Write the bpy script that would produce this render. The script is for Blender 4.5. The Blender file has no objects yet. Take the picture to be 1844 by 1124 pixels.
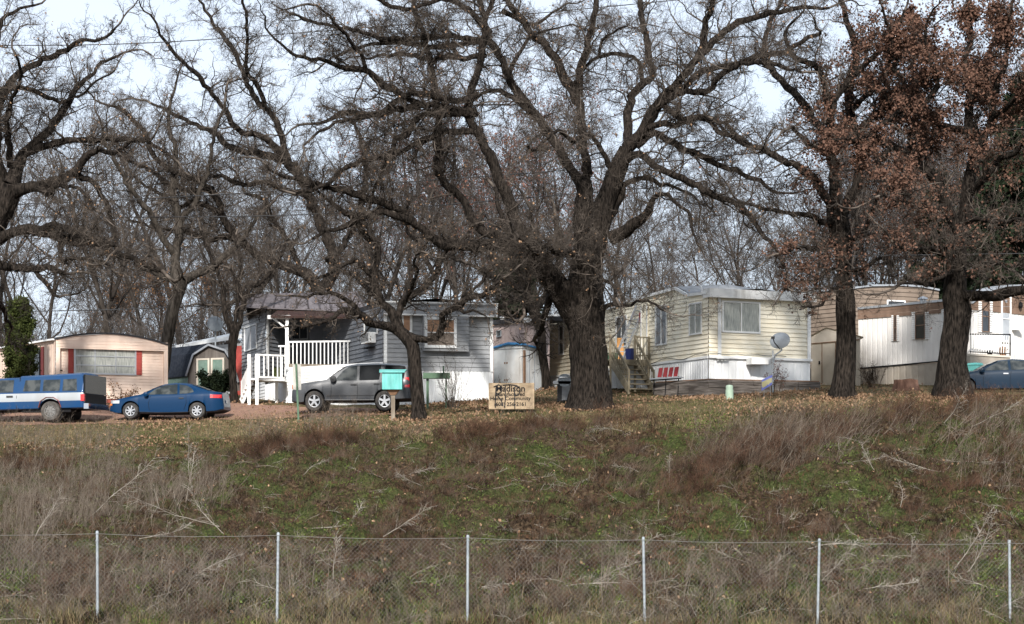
import bpy, math, random
import numpy as np
from mathutils import Vector
random.seed(7)
RNG = np.random.default_rng(11)
SC = bpy.context.scene
COL = SC.collection
F = 3600.0; CX = 922.0; HY = 900.0; CZ = 1.6      # focal length, centre and eye level of the photograph, in its pixels

# ---------------------------------------------------------------- measuring
def P(px, py, Y):
    return ((px-CX)/F*Y, Y, CZ+(HY-py)/F*Y)
GPX = np.array([-400, 0, 340, 620, 755, 900, 1065, 1300, 1515, 1720, 1844, 2300], float)
GROWS = [  # distance, picture height of the ground at each column above
 (30, [1180]*12),
 (36, [1085]*12),
 (45, [1006]*12),
 (55, [930, 930, 925, 920, 918, 915, 915, 912, 905, 905, 905, 905]),
 (65, [860, 858, 850, 838, 828, 820, 815, 800, 785, 780, 780, 780]),
 (72, [800, 796, 790, 775, 766, 760, 752, 738, 728, 722, 720, 716]),
 (78, [766, 764, 757, 747, 745, 740, 735, 722, 711, 703, 701, 698]),
 (84, [745, 742, 735, 733, 730, 722, 718, 712, 700, 698, 692, 690]),
 (90, [728, 722, 722, 722, 716, 706, 700, 700, 692, 690, 686, 684]),
 (100, [715, 712, 712, 712, 706, 700, 696, 694, 690, 686, 684, 680]),
]
GY = np.array([r[0] for r in GROWS], float)
GZ = np.array([[CZ+(HY-p)/F*r[0] for p in r[1]] for r in GROWS])
GPY = np.array([r[1] for r in GROWS], float)
def _near():
    ys = np.concatenate([[-60, 20, 27], GY, [140, 700]])
    z0 = GZ[0]
    zz = np.vstack([np.full(12, -1.0), np.full(12, -1.0), np.full(12, -.95), GZ, GZ[-1]+1.6, GZ[-1]+2.0])
    return ys, zz
YS, ZZ = _near()
def ground(x, y):
    x = np.asarray(x, float); y = np.asarray(y, float)
    px = np.clip(CX+x/np.maximum(y, 25)*F, GPX[0], GPX[-1])
    ci = np.clip(np.searchsorted(GPX, px)-1, 0, len(GPX)-2); ct = (px-GPX[ci])/(GPX[ci+1]-GPX[ci])
    yc = np.clip(y, YS[0], YS[-1])
    ri = np.clip(np.searchsorted(YS, yc)-1, 0, len(YS)-2); rt = (yc-YS[ri])/(YS[ri+1]-YS[ri])
    z = .0+(ZZ[ri, ci]*(1-ct)+ZZ[ri, ci+1]*ct)*(1-rt)+(ZZ[ri+1, ci]*(1-ct)+ZZ[ri+1, ci+1]*ct)*rt
    amp = np.clip((y-30)/6, 0, 1)*np.clip((73-y)/8, 0.12, 1)
    b = .19*np.sin(x*1.3+y*.7)*np.sin(y*1.1-x*.4)+.15*np.sin(x*2.9+1.3)*np.sin(y*2.3+x)+.10*np.sin(x*5.1+y*3.3)*np.sin(y*4.7)+.05*np.sin(x*9.1-y*3.3+1)*np.sin(y*8.7+x*2)
    b = b+.55*np.exp(-((x-8.5)/3.6)**2-((y-58)/4.5)**2)+.35*np.exp(-((x-15)/4)**2-((y-63)/4)**2)+.3*np.exp(-((x+6.5)/2.5)**2-((y-66)/2)**2)+.25*np.exp(-((x-.8)/2.5)**2-((y-67)/2)**2)
    return z+amp*b-.34*np.exp(-np.abs((x-20.7)/3.4)**4-np.abs((y-80.8)/2.0)**4)
def gz(x, y): return float(ground(x, y))
def row_y(px, py):      # distance at which the ground shows at this picture height
    px = np.asarray(px, float); py = np.asarray(py, float)
    out = np.empty(px.shape)
    ci = np.clip(np.searchsorted(GPX, px)-1, 0, len(GPX)-2); ct = np.clip((px-GPX[ci])/(GPX[ci+1]-GPX[ci]), 0, 1)
    rows = GPY[:, ci]*(1-ct)+GPY[:, ci+1]*ct
    out[:] = GY[0]
    for k in range(len(GY)-1):
        a, b = rows[k], rows[k+1]
        m = (py <= a) & (py > b)
        out = np.where(m, GY[k]+(a-py)/(a-b)*(GY[k+1]-GY[k]), out)
    out = np.where(py <= rows[-1], GY[-1], out)
    return out

# ---------------------------------------------------------------- materials
def _n(nt, t, **kw):
    n = nt.nodes.new(t)
    for k, v in kw.items(): setattr(n, k, v)
    return n
MATS = {}
def mat(name, col, rough=.7, col2=None, scale=6.0, stretch=(1, 1, 1), bump=0.0, bscale=None, metal=0.0, dirt=None, dscale=1.2, damt=.5, coat=0.0, spec=.5, trans=0.0, detail=6.0, lo=.35, hi=.65, emis=None):
    m = bpy.data.materials.new(name); m.use_nodes = True
    nt = m.node_tree; bs = nt.nodes['Principled BSDF']
    bs.inputs['Roughness'].default_value = rough; bs.inputs['Metallic'].default_value = metal
    bs.inputs['Coat Weight'].default_value = coat; bs.inputs['Specular IOR Level'].default_value = spec
    bs.inputs['Base Color'].default_value = (*col, 1)
    tc = _n(nt, 'ShaderNodeTexCoord'); mp = _n(nt, 'ShaderNodeMapping'); mp.inputs['Scale'].default_value = stretch
    nt.links.new(tc.outputs['Object'], mp.inputs['Vector'])
    last = None
    if col2 is not None:
        nz = _n(nt, 'ShaderNodeTexNoise'); nz.inputs['Scale'].default_value = scale; nz.inputs['Detail'].default_value = detail
        nt.links.new(mp.outputs[0], nz.inputs['Vector'])
        r = _n(nt, 'ShaderNodeValToRGB'); r.color_ramp.elements[0].position = lo; r.color_ramp.elements[1].position = hi
        r.color_ramp.elements[0].color = (*col, 1); r.color_ramp.elements[1].color = (*col2, 1)
        nt.links.new(nz.outputs['Fac'], r.inputs['Fac']); last = r.outputs['Color']
    if dirt is not None:
        nz = _n(nt, 'ShaderNodeTexNoise'); nz.inputs['Scale'].default_value = dscale; nz.inputs['Detail'].default_value = 8
        mp2 = _n(nt, 'ShaderNodeMapping'); mp2.inputs['Scale'].default_value = (1, 1, .35)
        nt.links.new(tc.outputs['Object'], mp2.inputs['Vector']); nt.links.new(mp2.outputs[0], nz.inputs['Vector'])
        mr = _n(nt, 'ShaderNodeMapRange'); mr.inputs['From Min'].default_value = .48; mr.inputs['From Max'].default_value = .75; mr.inputs['To Max'].default_value = damt
        nt.links.new(nz.outputs['Fac'], mr.inputs['Value'])
        mx = _n(nt, 'ShaderNodeMix', data_type='RGBA'); mx.inputs['B'].default_value = (*dirt, 1)
        if last: nt.links.new(last, mx.inputs['A'])
        else: mx.inputs['A'].default_value = (*col, 1)
        nt.links.new(mr.outputs[0], mx.inputs['Factor']); last = mx.outputs['Result']
    if last: nt.links.new(last, bs.inputs['Base Color'])
    if bump:
        nb = _n(nt, 'ShaderNodeTexNoise'); nb.inputs['Scale'].default_value = bscale or scale*2; nb.inputs['Detail'].default_value = 5
        nt.links.new(mp.outputs[0], nb.inputs['Vector'])
        bp = _n(nt, 'ShaderNodeBump'); bp.inputs['Strength'].default_value = 1.0; bp.inputs['Distance'].default_value = bump
        nt.links.new(nb.outputs['Fac'], bp.inputs['Height']); nt.links.new(bp.outputs[0], bs.inputs['Normal'])
    if trans:
        bs.inputs['Transmission Weight'].default_value = trans
    if emis:
        bs.inputs['Emission Color'].default_value = (*emis[0], 1); bs.inputs['Emission Strength'].default_value = emis[1]
    MATS[name] = m
    return m
mat('bark', (.0045, .0038, .0032), .95, (.040, .032, .026), 17, (1, 1, .2), bump=.10, bscale=19, detail=10, lo=.34, hi=.66, spec=.08)
mat('bark_grey', (.018, .015, .012), .95, (.068, .058, .048), 12, (1, 1, .2), bump=.03, detail=8, spec=.08)
mat('twig', (.018, .0145, .012), .9, (.125, .103, .085), 3, spec=.08)
mat('twig_far', (.055, .047, .042), .95, (.115, .098, .086), .6, spec=.08)
mat('bark_far', (.024, .020, .017), .95, (.062, .052, .044), 4, (1, 1, .3), spec=.08)
mat('leaf_brown', (.042, .022, .016), .8, (.175, .098, .068), 5.5, detail=10, lo=.3, hi=.7, spec=.08)
mat('leaf_rust', (.085, .038, .028), .8, (.21, .10, .072), 3, detail=8, spec=.08)
mat('leaf_orange', (.17, .085, .045), .8, (.28, .15, .07), 2, detail=8, spec=.08)
mat('leaf_litter', (.10, .055, .03), .85, (.33, .215, .135), 9, detail=8, spec=.08)
mat('needle', (.022, .030, .008), .85, (.060, .072, .020), 4, detail=8, spec=.1)
mat('needle_dark', (.007, .012, .007), .8, (.021, .030, .014), 2, detail=8, spec=.08)
mat('siding_cream', (.86, .77, .585), .55, (.88, .81, .65), 2, dirt=(.62, .54, .41), damt=.22)
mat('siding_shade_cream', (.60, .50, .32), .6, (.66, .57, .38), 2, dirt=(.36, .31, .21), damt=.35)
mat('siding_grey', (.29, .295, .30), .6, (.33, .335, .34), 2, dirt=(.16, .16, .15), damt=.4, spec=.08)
mat('siding_grey_shaded', (.165, .175, .192), .6, (.195, .205, .22), 2, dirt=(.11, .115, .12), damt=.4, spec=.08)  # same grey siding, colour darkened to paint in the shade on side and porch walls
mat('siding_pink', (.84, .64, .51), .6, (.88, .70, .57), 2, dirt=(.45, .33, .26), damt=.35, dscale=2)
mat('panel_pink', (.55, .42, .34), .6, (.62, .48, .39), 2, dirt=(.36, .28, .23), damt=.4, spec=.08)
mat('panel_rose', (.44, .34, .31), .6, (.50, .40, .36), 3, spec=.08)
mat('siding_tan', (.17, .132, .103), .6, (.215, .168, .132), 2, dirt=(.10, .08, .065), damt=.5, spec=.08)
mat('siding_brown', (.16, .105, .075), .65, (.22, .145, .105), 4, (1, 1, .3), spec=.08)
mat('panel_white', (.66, .63, .59), .6, (.73, .70, .66), 1.6, dirt=(.40, .37, .33), damt=.4)
mat('white', (.78, .78, .76), .5, dirt=(.46, .44, .39), damt=.4, dscale=2)
mat('white_peel', (.78, .77, .74), .6, dirt=(.28, .25, .21), damt=.75, dscale=3)
mat('skirt_white', (.76, .77, .76), .6, (.82, .82, .81), 3, dirt=(.48, .46, .40), damt=.45)
mat('skirt_tan', (.34, .30, .25), .7, (.40, .355, .30), 3, dirt=(.22, .19, .15), damt=.5, spec=.08)
mat('skirt_red', (.26, .05, .035), .8, (.33, .08, .05), 8)
mat('shed_cream', (.58, .51, .42), .6, (.64, .57, .48), 2, dirt=(.36, .31, .25), damt=.4)
mat('shed_grey', (.10, .085, .075), .85, (.16, .14, .125), 5, (1, 1, .15), bump=.01, spec=.08)
mat('shed_white', (.58, .60, .60), .5, (.68, .69, .68), 2, dirt=(.34, .28, .22), damt=.6)
mat('roof_dark', (.035, .036, .04), .85, (.06, .06, .065), 8, spec=.08)
mat('roof_navy', (.018, .022, .032), .85, (.035, .04, .05), 8, spec=.08)
mat('roof_grey', (.19, .195, .20), .7, (.27, .275, .28), 5)
mat('roof_metal', (.10, .09, .095), .5, (.14, .125, .13), 2, spec=.08)
mat('roof_rib', (.05, .042, .045), .6)
mat('roof_rust', (.03, .018, .016), .7, (.055, .03, .025), 4, spec=.08)
mat('alu', (.50, .51, .52), .4, metal=.7)
mat('galv', (.26, .29, .31), .55, (.36, .39, .41), 9, metal=.2)
mat('wire_grey', (.16, .15, .14), .7)
mat('dark', (.012, .012, .013), .6, spec=.08)
mat('black_rubber', (.016, .016, .017), .85, (.05, .045, .04), 6, dirt=(.13, .11, .09), damt=.5, dscale=5)
mat('tyre_dusty', (.055, .05, .045), .95, (.105, .098, .09), 7, spec=.08)
mat('rim', (.55, .56, .58), .3, metal=.85)
mat('rim_dirty', (.17, .165, .155), .6, metal=.3)
mat('glass', (.020, .024, .028), .07, spec=.8)
mat('glass_car', (.022, .027, .029), .08, (.065, .07, .068), 3, spec=.38, lo=.42, hi=.6)
mat('glass_tint', (.008, .009, .010), .12, spec=.22)
mat('curtain_pale', (.50, .50, .45), .5, (.18, .20, .18), 9, (7, 7, .35), detail=3, spec=.6)
mat('curtain_blue', (.12, .13, .14), .3, (.34, .36, .37), 5, (6, 6, .4), detail=3, spec=.6)
mat('blind_tan', (.17, .13, .10), .4, (.24, .19, .15), 3, spec=.6)
mat('blind_orange', (.32, .17, .09), .4, (.40, .22, .12), 3, spec=.6)
mat('pane_grey', (.05, .057, .06), .2, (.11, .12, .125), 4, spec=.5)
mat('pane_pale', (.42, .44, .46), .25, (.30, .32, .34), 2, spec=.6)
mat('red_paint', (.36, .05, .04), .6, (.42, .07, .05), 5)
mat('red_plastic', (.26, .025, .03), .6, spec=.2)
mat('teal', (.10, .38, .35), .75, (.15, .46, .42), 7, (1, 1, .3), dirt=(.08, .22, .20), damt=.5, dscale=4)
mat('green_paint', (.05, .10, .055), .7, (.075, .135, .08), 6)
mat('green_door', (.12, .19, .15), .7, (.17, .245, .20), 5)
mat('green_box', (.27, .37, .28), .6, (.33, .42, .33), 6)
mat('blue_car', (.0015, .024, .070), .3, coat=.2, spec=.15)
mat('blue_car_pale', (.006, .018, .036), .3, coat=.3, spec=.2)
mat('grey_car', (.048, .051, .056), .35, coat=.35, spec=.3, dirt=(.08, .075, .07), damt=.3, dscale=3)
mat('leaf_green', (.040, .062, .012), .8, (.125, .160, .038), 4, spec=.1)
mat('truck_blue', (.005, .042, .125), .4, coat=.2, spec=.2, dirt=(.04, .06, .08), damt=.4)
mat('truck_silver', (.36, .38, .39), .4, coat=.4, metal=.3, dirt=(.24, .22, .20), damt=.5)
mat('plastic_black', (.02, .02, .021), .6)
mat('lamp_red', (.50, .02, .02), .2, coat=1)
mat('lamp_amber', (.55, .16, .03), .25, coat=1)
mat('chrome', (.65, .65, .66), .15, metal=1)
mat('wood_grey', (.16, .13, .10), .9, (.27, .23, .18), 6, (1, 1, .3), bump=.01, spec=.08)
mat('wood_deck', (.15, .125, .085), .85, (.25, .215, .155), 5, (.6, .6, .6), spec=.08)
mat('wood_timber', (.09, .075, .065), .95, (.24, .21, .185), 4, (.35, .35, 3), bump=.02, spec=.08)
mat('wood_brown', (.17, .095, .055), .9, (.25, .14, .08), 7)
mat('board_orange', (.62, .30, .09), .7)
mat('plywood', (.27, .195, .12), .85, (.39, .295, .19), 4, (1, 1, 3), dirt=(.20, .15, .10), damt=.5, dscale=2)
mat('ink', (.012, .012, .014), .8, spec=.08)
mat('spray', (.02, .022, .025), .9, (.06, .055, .05), 12, spec=.08)
mat('tarp_blue', (.03, .16, .36), .6, (.05, .22, .44), 6)
mat('bin_blue', (.010, .02, .10), .5)
mat('dish_grey', (.30, .33, .36), .5, (.36, .39, .42), 3)
mat('dish_dark', (.12, .14, .16), .6)
mat('sign_back', (.42, .40, .36), .6, (.50, .48, .43), 4)
mat('yard_blue', (.14, .17, .50), .6)
mat('yard_yellow', (.48, .44, .24), .7)
mat('stump', (.10, .055, .04), .95, (.19, .11, .08), 7, (1, 1, .3), bump=.03, spec=.08)
mat('stalk', (.060, .046, .036), .95, (.205, .168, .132), 2.5, spec=.08)
mat('stalk_dark', (.020, .014, .010), .95, (.140, .100, .074), 1.8, spec=.08, detail=10, lo=.38, hi=.64)
mat('stem_red', (.016, .009, .006), .95, (.130, .072, .046), 1.8, spec=.08, detail=10, lo=.38, hi=.64)
mat('stalk_pale', (.17, .145, .12), .95, (.36, .325, .28), 3, spec=.08)
mat('grass_green', (.012, .017, .005), .9, (.100, .118, .034), 1.6, spec=.1, detail=10, lo=.38, hi=.64)
mat('grass_dry', (.08, .058, .03), .9, (.235, .185, .105), 2.2, spec=.08)
mat('heath', (.009, .006, .004), .95, (.105, .060, .036), 1.5, spec=.08, detail=10, lo=.38, hi=.66)
mat('cable', (.015, .015, .016), .7)
mat('gravel_red', (.17, .092, .068), .95, (.27, .165, .12), 14, bump=.02, dirt=(.30, .20, .12), damt=.6, dscale=1.6, spec=.08)

def ground_material():
    m = bpy.data.materials.new('ground'); m.use_nodes = True
    nt = m.node_tree; bs = nt.nodes['Principled BSDF']; bs.inputs['Roughness'].default_value = .95; bs.inputs['Specular IOR Level'].default_value = .05
    tc = _n(nt, 'ShaderNodeTexCoord')
    def noise(s, d=7, off=0):
        mp = _n(nt, 'ShaderNodeMapping'); mp.inputs['Location'].default_value = (off, off, 0)
        nt.links.new(tc.outputs['Object'], mp.inputs['Vector'])
        n = _n(nt, 'ShaderNodeTexNoise'); n.inputs['Scale'].default_value = s; n.inputs['Detail'].default_value = d
        nt.links.new(mp.outputs[0], n.inputs['Vector']); return n.outputs['Fac']
    def ramp(src, cols):
        r = _n(nt, 'ShaderNodeValToRGB'); e = r.color_ramp.elements
        while len(e) < len(cols): e.new(.5)
        for k, (p, c) in enumerate(cols): e[k].position = p; e[k].color = (*c, 1)
        nt.links.new(src, r.inputs['Fac']); return r.outputs['Color']
    brown = ramp(noise(9, 9), [(.3, (.012, .008, .005)), (.5, (.038, .025, .015)), (.7, (.10, .070, .042))])
    green = ramp(noise(14, 8, 5), [(.3, (.012, .017, .006)), (.55, (.042, .050, .016)), (.75, (.085, .092, .035))])
    mk = _n(nt, 'ShaderNodeMapRange'); mk.inputs['From Min'].default_value = .44; mk.inputs['From Max'].default_value = .58
    nt.links.new(noise(.75, 8, 2), mk.inputs['Value'])
    mx = _n(nt, 'ShaderNodeMix', data_type='RGBA'); nt.links.new(mk.outputs[0], mx.inputs['Factor']); nt.links.new(brown, mx.inputs['A']); nt.links.new(green, mx.inputs['B'])
    # flat top of the bank: leaf litter and lawn
    sp = _n(nt, 'ShaderNodeSeparateXYZ'); nt.links.new(tc.outputs['Object'], sp.inputs[0])
    tp = _n(nt, 'ShaderNodeMapRange'); tp.inputs['From Min'].default_value = 67; tp.inputs['From Max'].default_value = 73
    nt.links.new(sp.outputs['Y'], tp.inputs['Value'])
    lit = ramp(noise(7, 10, 9), [(.35, (.045, .050, .020)), (.5, (.085, .070, .034)), (.62, (.165, .105, .06)), (.78, (.28, .19, .115))])
    mx2 = _n(nt, 'ShaderNodeMix', data_type='RGBA'); nt.links.new(tp.outputs[0], mx2.inputs['Factor']); nt.links.new(mx.outputs['Result'], mx2.inputs['A']); nt.links.new(lit, mx2.inputs['B'])
    nt.links.new(mx2.outputs['Result'], bs.inputs['Base Color'])
    bp = _n(nt, 'ShaderNodeBump'); bp.inputs['Distance'].default_value = .06; nt.links.new(noise(11, 8, 3), bp.inputs['Height']); nt.links.new(bp.outputs[0], bs.inputs['Normal'])
    MATS['ground'] = m
ground_material()

# ---------------------------------------------------------------- objects
def tag(o, label=None, cat=None, group=None, kind=None):
    if label: o['label'] = label
    if cat: o['category'] = cat
    if group: o['group'] = group
    if kind: o['kind'] = kind
    return o
def empty(name, loc, label, cat, group=None, rz=0.0):
    o = bpy.data.objects.new(name, None); COL.objects.link(o); o.location = loc; o.rotation_euler = (0, 0, rz)
    o.empty_display_size = .2
    return tag(o, label, cat, group)
def link_mesh(name, me, parent=None, smooth=None):
    if smooth is not None:
        me.shade_smooth()
        me.set_sharp_from_angle(angle=math.radians(smooth))
    o = bpy.data.objects.new(name, me); COL.objects.link(o)
    if parent: o.parent = parent
    return o
class MB:
    def __init__(s, origin=(0, 0, 0)):
        s.v = []; s.f = []; s.m = []; s.mats = []; s.o = origin
    def mi(s, m):
        if m is None: return 0
        if m not in s.mats: s.mats.append(m)
        return s.mats.index(m)
    def face(s, pts, m=None):
        b = len(s.v); s.v += [tuple(p) for p in pts]; s.f.append(tuple(range(b, b+len(pts)))); s.m.append(s.mi(m))
    def hexa(s, c, m=None):      # 8 corners: bottom 4 (ccw), top 4
        b = len(s.v); s.v += [tuple(p) for p in c]
        for q in ((0, 3, 2, 1), (4, 5, 6, 7), (0, 1, 5, 4), (1, 2, 6, 5), (2, 3, 7, 6), (3, 0, 4, 7)):
            s.f.append(tuple(b+i for i in q)); s.m.append(s.mi(m))
    def box(s, x0, x1, y0, y1, z0, z1, m=None):
        s.hexa([(x0, y0, z0), (x1, y0, z0), (x1, y1, z0), (x0, y1, z0), (x0, y0, z1), (x1, y0, z1), (x1, y1, z1), (x0, y1, z1)], m)
    def slab(s, A, B, z0, z1, out0, out1, m=None, n=None, z0b=None, z1b=None):
        # box standing on the line A-B, from out0 to out1 along its outward normal
        if n is None: n = nrm(A, B)
        z0b = z0 if z0b is None else z0b; z1b = z1 if z1b is None else z1b
        q = lambda p, o, z: (p[0]+n[0]*o, p[1]+n[1]*o, z)
        s.hexa([q(A, out1, z0), q(B, out1, z0b), q(B, out0, z0b), q(A, out0, z0), q(A, out1, z1), q(B, out1, z1b), q(B, out0, z1b), q(A, out0, z1)], m)
    def bar(s, a, b, w, h=None, m=None, up=(0, 0, 1)):
        a = Vector(a); b = Vector(b); d = (b-a).normalized(); h = h or w
        u = Vector(up)
        if abs(d.dot(u)) > .95: u = Vector((0, 1, 0))
        r = d.cross(u).normalized()*w/2; t = d.cross(r).normalized()*h/2
        s.hexa([a-r-t, a+r-t, a+r+t, a-r+t, b-r-t, b+r-t, b+r+t, b-r+t], m)
    def tube(s, pts, r, k=8, m=None, cap=True):
        n = len(pts); rr = r if isinstance(r, (list, tuple)) else [r]*n
        pv = [Vector(p) for p in pts]; b0 = len(s.v); prev = None
        for i, p in enumerate(pv):
            d = (pv[min(i+1, n-1)]-pv[max(i-1, 0)]).normalized()
            if prev is None: u = d.orthogonal().normalized()
            else: u = (prev-d*prev.dot(d)).normalized()
            prev = u; w = d.cross(u)
            for j in range(k):
                a = 2*math.pi*j/k; s.v.append(tuple(p+(u*math.cos(a)+w*math.sin(a))*rr[i]))
        for i in range(n-1):
            for j in range(k):
                j2 = (j+1) % k
                s.f.append((b0+i*k+j, b0+i*k+j2, b0+(i+1)*k+j2, b0+(i+1)*k+j)); s.m.append(s.mi(m))
        if cap:
            s.f.append(tuple(b0+j for j in reversed(range(k)))); s.m.append(s.mi(m))
            s.f.append(tuple(b0+(n-1)*k+j for j in range(k))); s.m.append(s.mi(m))
    def lathe(s, prof, c=(0, 0, 0), axis='z', k=20, m=None):     # prof: (radius, along axis)
        b0 = len(s.v); n = len(prof)
        for (r, t) in prof:
            for j in range(k):
                a = 2*math.pi*j/k; x, y = r*math.cos(a), r*math.sin(a)
                s.v.append((c[0]+x, c[1]+y, c[2]+t) if axis == 'z' else (c[0]+x, c[1]+t, c[2]+y))
        for i in range(n-1):
            for j in range(k):
                j2 = (j+1) % k
                s.f.append((b0+i*k+j, b0+i*k+j2, b0+(i+1)*k+j2, b0+(i+1)*k+j)); s.m.append(s.mi(m))
    def build(s, name, m, parent=None, smooth=None):
        me = bpy.data.meshes.new(name)
        o = s.o
        me.from_pydata([(v[0]-o[0], v[1]-o[1], v[2]-o[2]) for v in s.v], [], s.f)
        names = s.mats if s.mats else [m]
        for q in names: me.materials.append(MATS[q or m])
        if len(s.mats) > 1: me.polygons.foreach_set('material_index', s.m)
        me.validate(); me.update()
        return link_mesh(name, me, parent, smooth)
def nrm(A, B):      # horizontal normal of A-B on the camera's side
    dx, dy = B[0]-A[0], B[1]-A[1]; l = math.hypot(dx, dy); n = (dy/l, -dx/l)
    if n[0]*A[0]+n[1]*A[1] > 0: n = (-n[0], -n[1])
    return n
def lerp(a, b, t): return a+(b-a)*t
def L2(A, B, t): return (lerp(A[0], B[0], t), lerp(A[1], B[1], t))
def wt(A, B, px):     # parameter along wall A-B seen at column px
    k = (px-CX)/F
    return (k*A[1]-A[0])/((B[0]-A[0])-k*(B[1]-A[1]))
def wz(A, B, px, py):
    q = L2(A, B, wt(A, B, px)); return CZ+(HY-py)/F*q[1]
def lap(mb, A, B, z0, z1, pitch=.19, lip=.03, m=None, z1b=None):
    lip *= 1.12
    n = nrm(A, B); z1b = z1 if z1b is None else z1b
    top = max(z1, z1b); k = max(1, int(math.ceil((top-z0)/pitch)))
    for i in range(k):
        a = z0+i*pitch; b = a+pitch
        for (t0, t1) in ([(0, 1)] if abs(z1-z1b) < 1e-6 else [(j/12, (j+1)/12) for j in range(12)]):
            zt = lerp(z1, z1b, (t0+t1)/2); bb = min(b, zt)
            if bb-a < .01: continue
            p, q = L2(A, B, t0), L2(A, B, t1)
            lo = lip; hi = lip*(1-(bb-a)/pitch)
            f = lambda w, o, z: (w[0]+n[0]*o, w[1]+n[1]*o, z)
            mb.face([f(p, lo, a), f(q, lo, a), f(q, hi, bb), f(p, hi, bb)], m)
            mb.face([f(p, 0, a), f(q, 0, a), f(q, lo, a), f(p, lo, a)], m)
def corr(mb, A, B, z0, z1, pitch=.15, d=.025, m=None, z0b=None, z1b=None):      # vertical ribs
    n = nrm(A, B); l = math.hypot(B[0]-A[0], B[1]-A[1]); k = max(1, int(l/pitch))
    z0b = z0 if z0b is None else z0b; z1b = z1 if z1b is None else z1b
    f = lambda t, o, z: (lerp(A[0], B[0], t)+n[0]*o, lerp(A[1], B[1], t)+n[1]*o, z)
    for i in range(k):
        t = [(i+q)/k for q in (0, .62, .74, .88, 1)]; o = [d, d, 0, 0, d]
        for j in range(4):
            mb.face([f(t[j], o[j], lerp(z0, z0b, t[j])), f(t[j+1], o[j+1], lerp(z0, z0b, t[j+1])), f(t[j+1], o[j+1], lerp(z1, z1b, t[j+1])), f(t[j], o[j], lerp(z1, z1b, t[j]))], m)
def window(par, A, B, px0, px1, py0, py1, pane='glass', frame='white', fw=.07, cols=2, rows=1, out=.03, trim=None, name='window'):
    n = nrm(A, B); t0, t1 = wt(A, B, px0), wt(A, B, px1); t0, t1 = min(t0, t1), max(t0, t1)
    pm = (px0+px1)/2; z0, z1 = wz(A, B, pm, py1), wz(A, B, pm, py0)
    p, q = L2(A, B, t0), L2(A, B, t1); w = math.hypot(q[0]-p[0], q[1]-p[1])
    s = MB(par.location); f = fw/w
    s.slab(p, q, z0, z0+fw, out, out+.05, n=n); s.slab(p, q, z1-fw, z1, out, out+.05, n=n)
    for k in range(cols+1):
        a = k/cols; a0, a1 = max(0, a-f/2), min(1, a+f/2)
        if k == 0: a0, a1 = 0, f
        if k == cols: a0, a1 = 1-f, 1
        if 0 < k < cols: a0, a1 = a-f*.35, a+f*.35
        s.slab(L2(p, q, a0), L2(p, q, a1), z0+fw, z1-fw, out, out+.05, n=n)
    for k in range(1, rows):
        zc = lerp(z0, z1, k/rows); s.slab(L2(p, q, f), L2(p, q, 1-f), zc-.02, zc+.02, out, out+.045, n=n)
    fo = s.build(name, frame, par)
    g = MB(par.location); g.slab(L2(p, q, f*.6), L2(p, q, 1-f*.6), z0+fw*.6, z1-fw*.6, out-.005, out+.018, n=n)
    g.build('pane', pane, fo)
    return fo
# ---------------------------------------------------------------- plants
def unit(a): return a/np.maximum(np.linalg.norm(a, axis=-1, keepdims=True), 1e-9)
def grow(S, D, L, R, nseg, wob, up, taper, rng, gend=None):
    N = len(S); pts = np.empty((N, nseg+1, 3)); rad = np.empty((N, nseg+1)); pts[:, 0] = S; d = unit(D); step = (L/nseg)[:, None]
    for i in range(nseg):
        d = unit(d+rng.normal(0, wob, (N, 3))+np.array([0, 0, up])); pts[:, i+1] = pts[:, i]+d*step
    t = np.linspace(0, 1, nseg+1)[None, :]; rad[:] = R[:, None]*(1-taper*t)
    return pts, rad
def kids(pts, rad, L, per, rng, tmin=.15, tmax=1.0, ang=(35, 75), lf=(.35, .6), rf=.55, shrink=.5, upb=0.0, rmin=.0):
    N, S, _ = pts.shape; M = N*per
    bi = np.repeat(np.arange(N), per)
    t = tmin+(tmax-tmin)*((np.tile(np.arange(per), N)+rng.random(M))/per)
    f = t*(S-1); i = np.minimum(f.astype(int), S-2); fr = (f-i)[:, None]
    p = pts[bi, i]*(1-fr)+pts[bi, i+1]*fr; d = unit(pts[bi, i+1]-pts[bi, i])
    r0 = rad[bi, i]*(1-fr[:, 0])+rad[bi, i+1]*fr[:, 0]
    q = rng.normal(0, 1, (M, 3)); q[:, 2] += upb; q = unit(q-d*(q*d).sum(1, keepdims=True))
    a = np.radians(rng.uniform(ang[0], ang[1], M))[:, None]
    D = d*np.cos(a)+q*np.sin(a)
    LL = L[bi]*rng.uniform(lf[0], lf[1], M)*(1-shrink*t); RR = np.maximum(r0*rf*rng.uniform(.7, 1.1, M), rmin)
    return p, D, LL, RR
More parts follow.
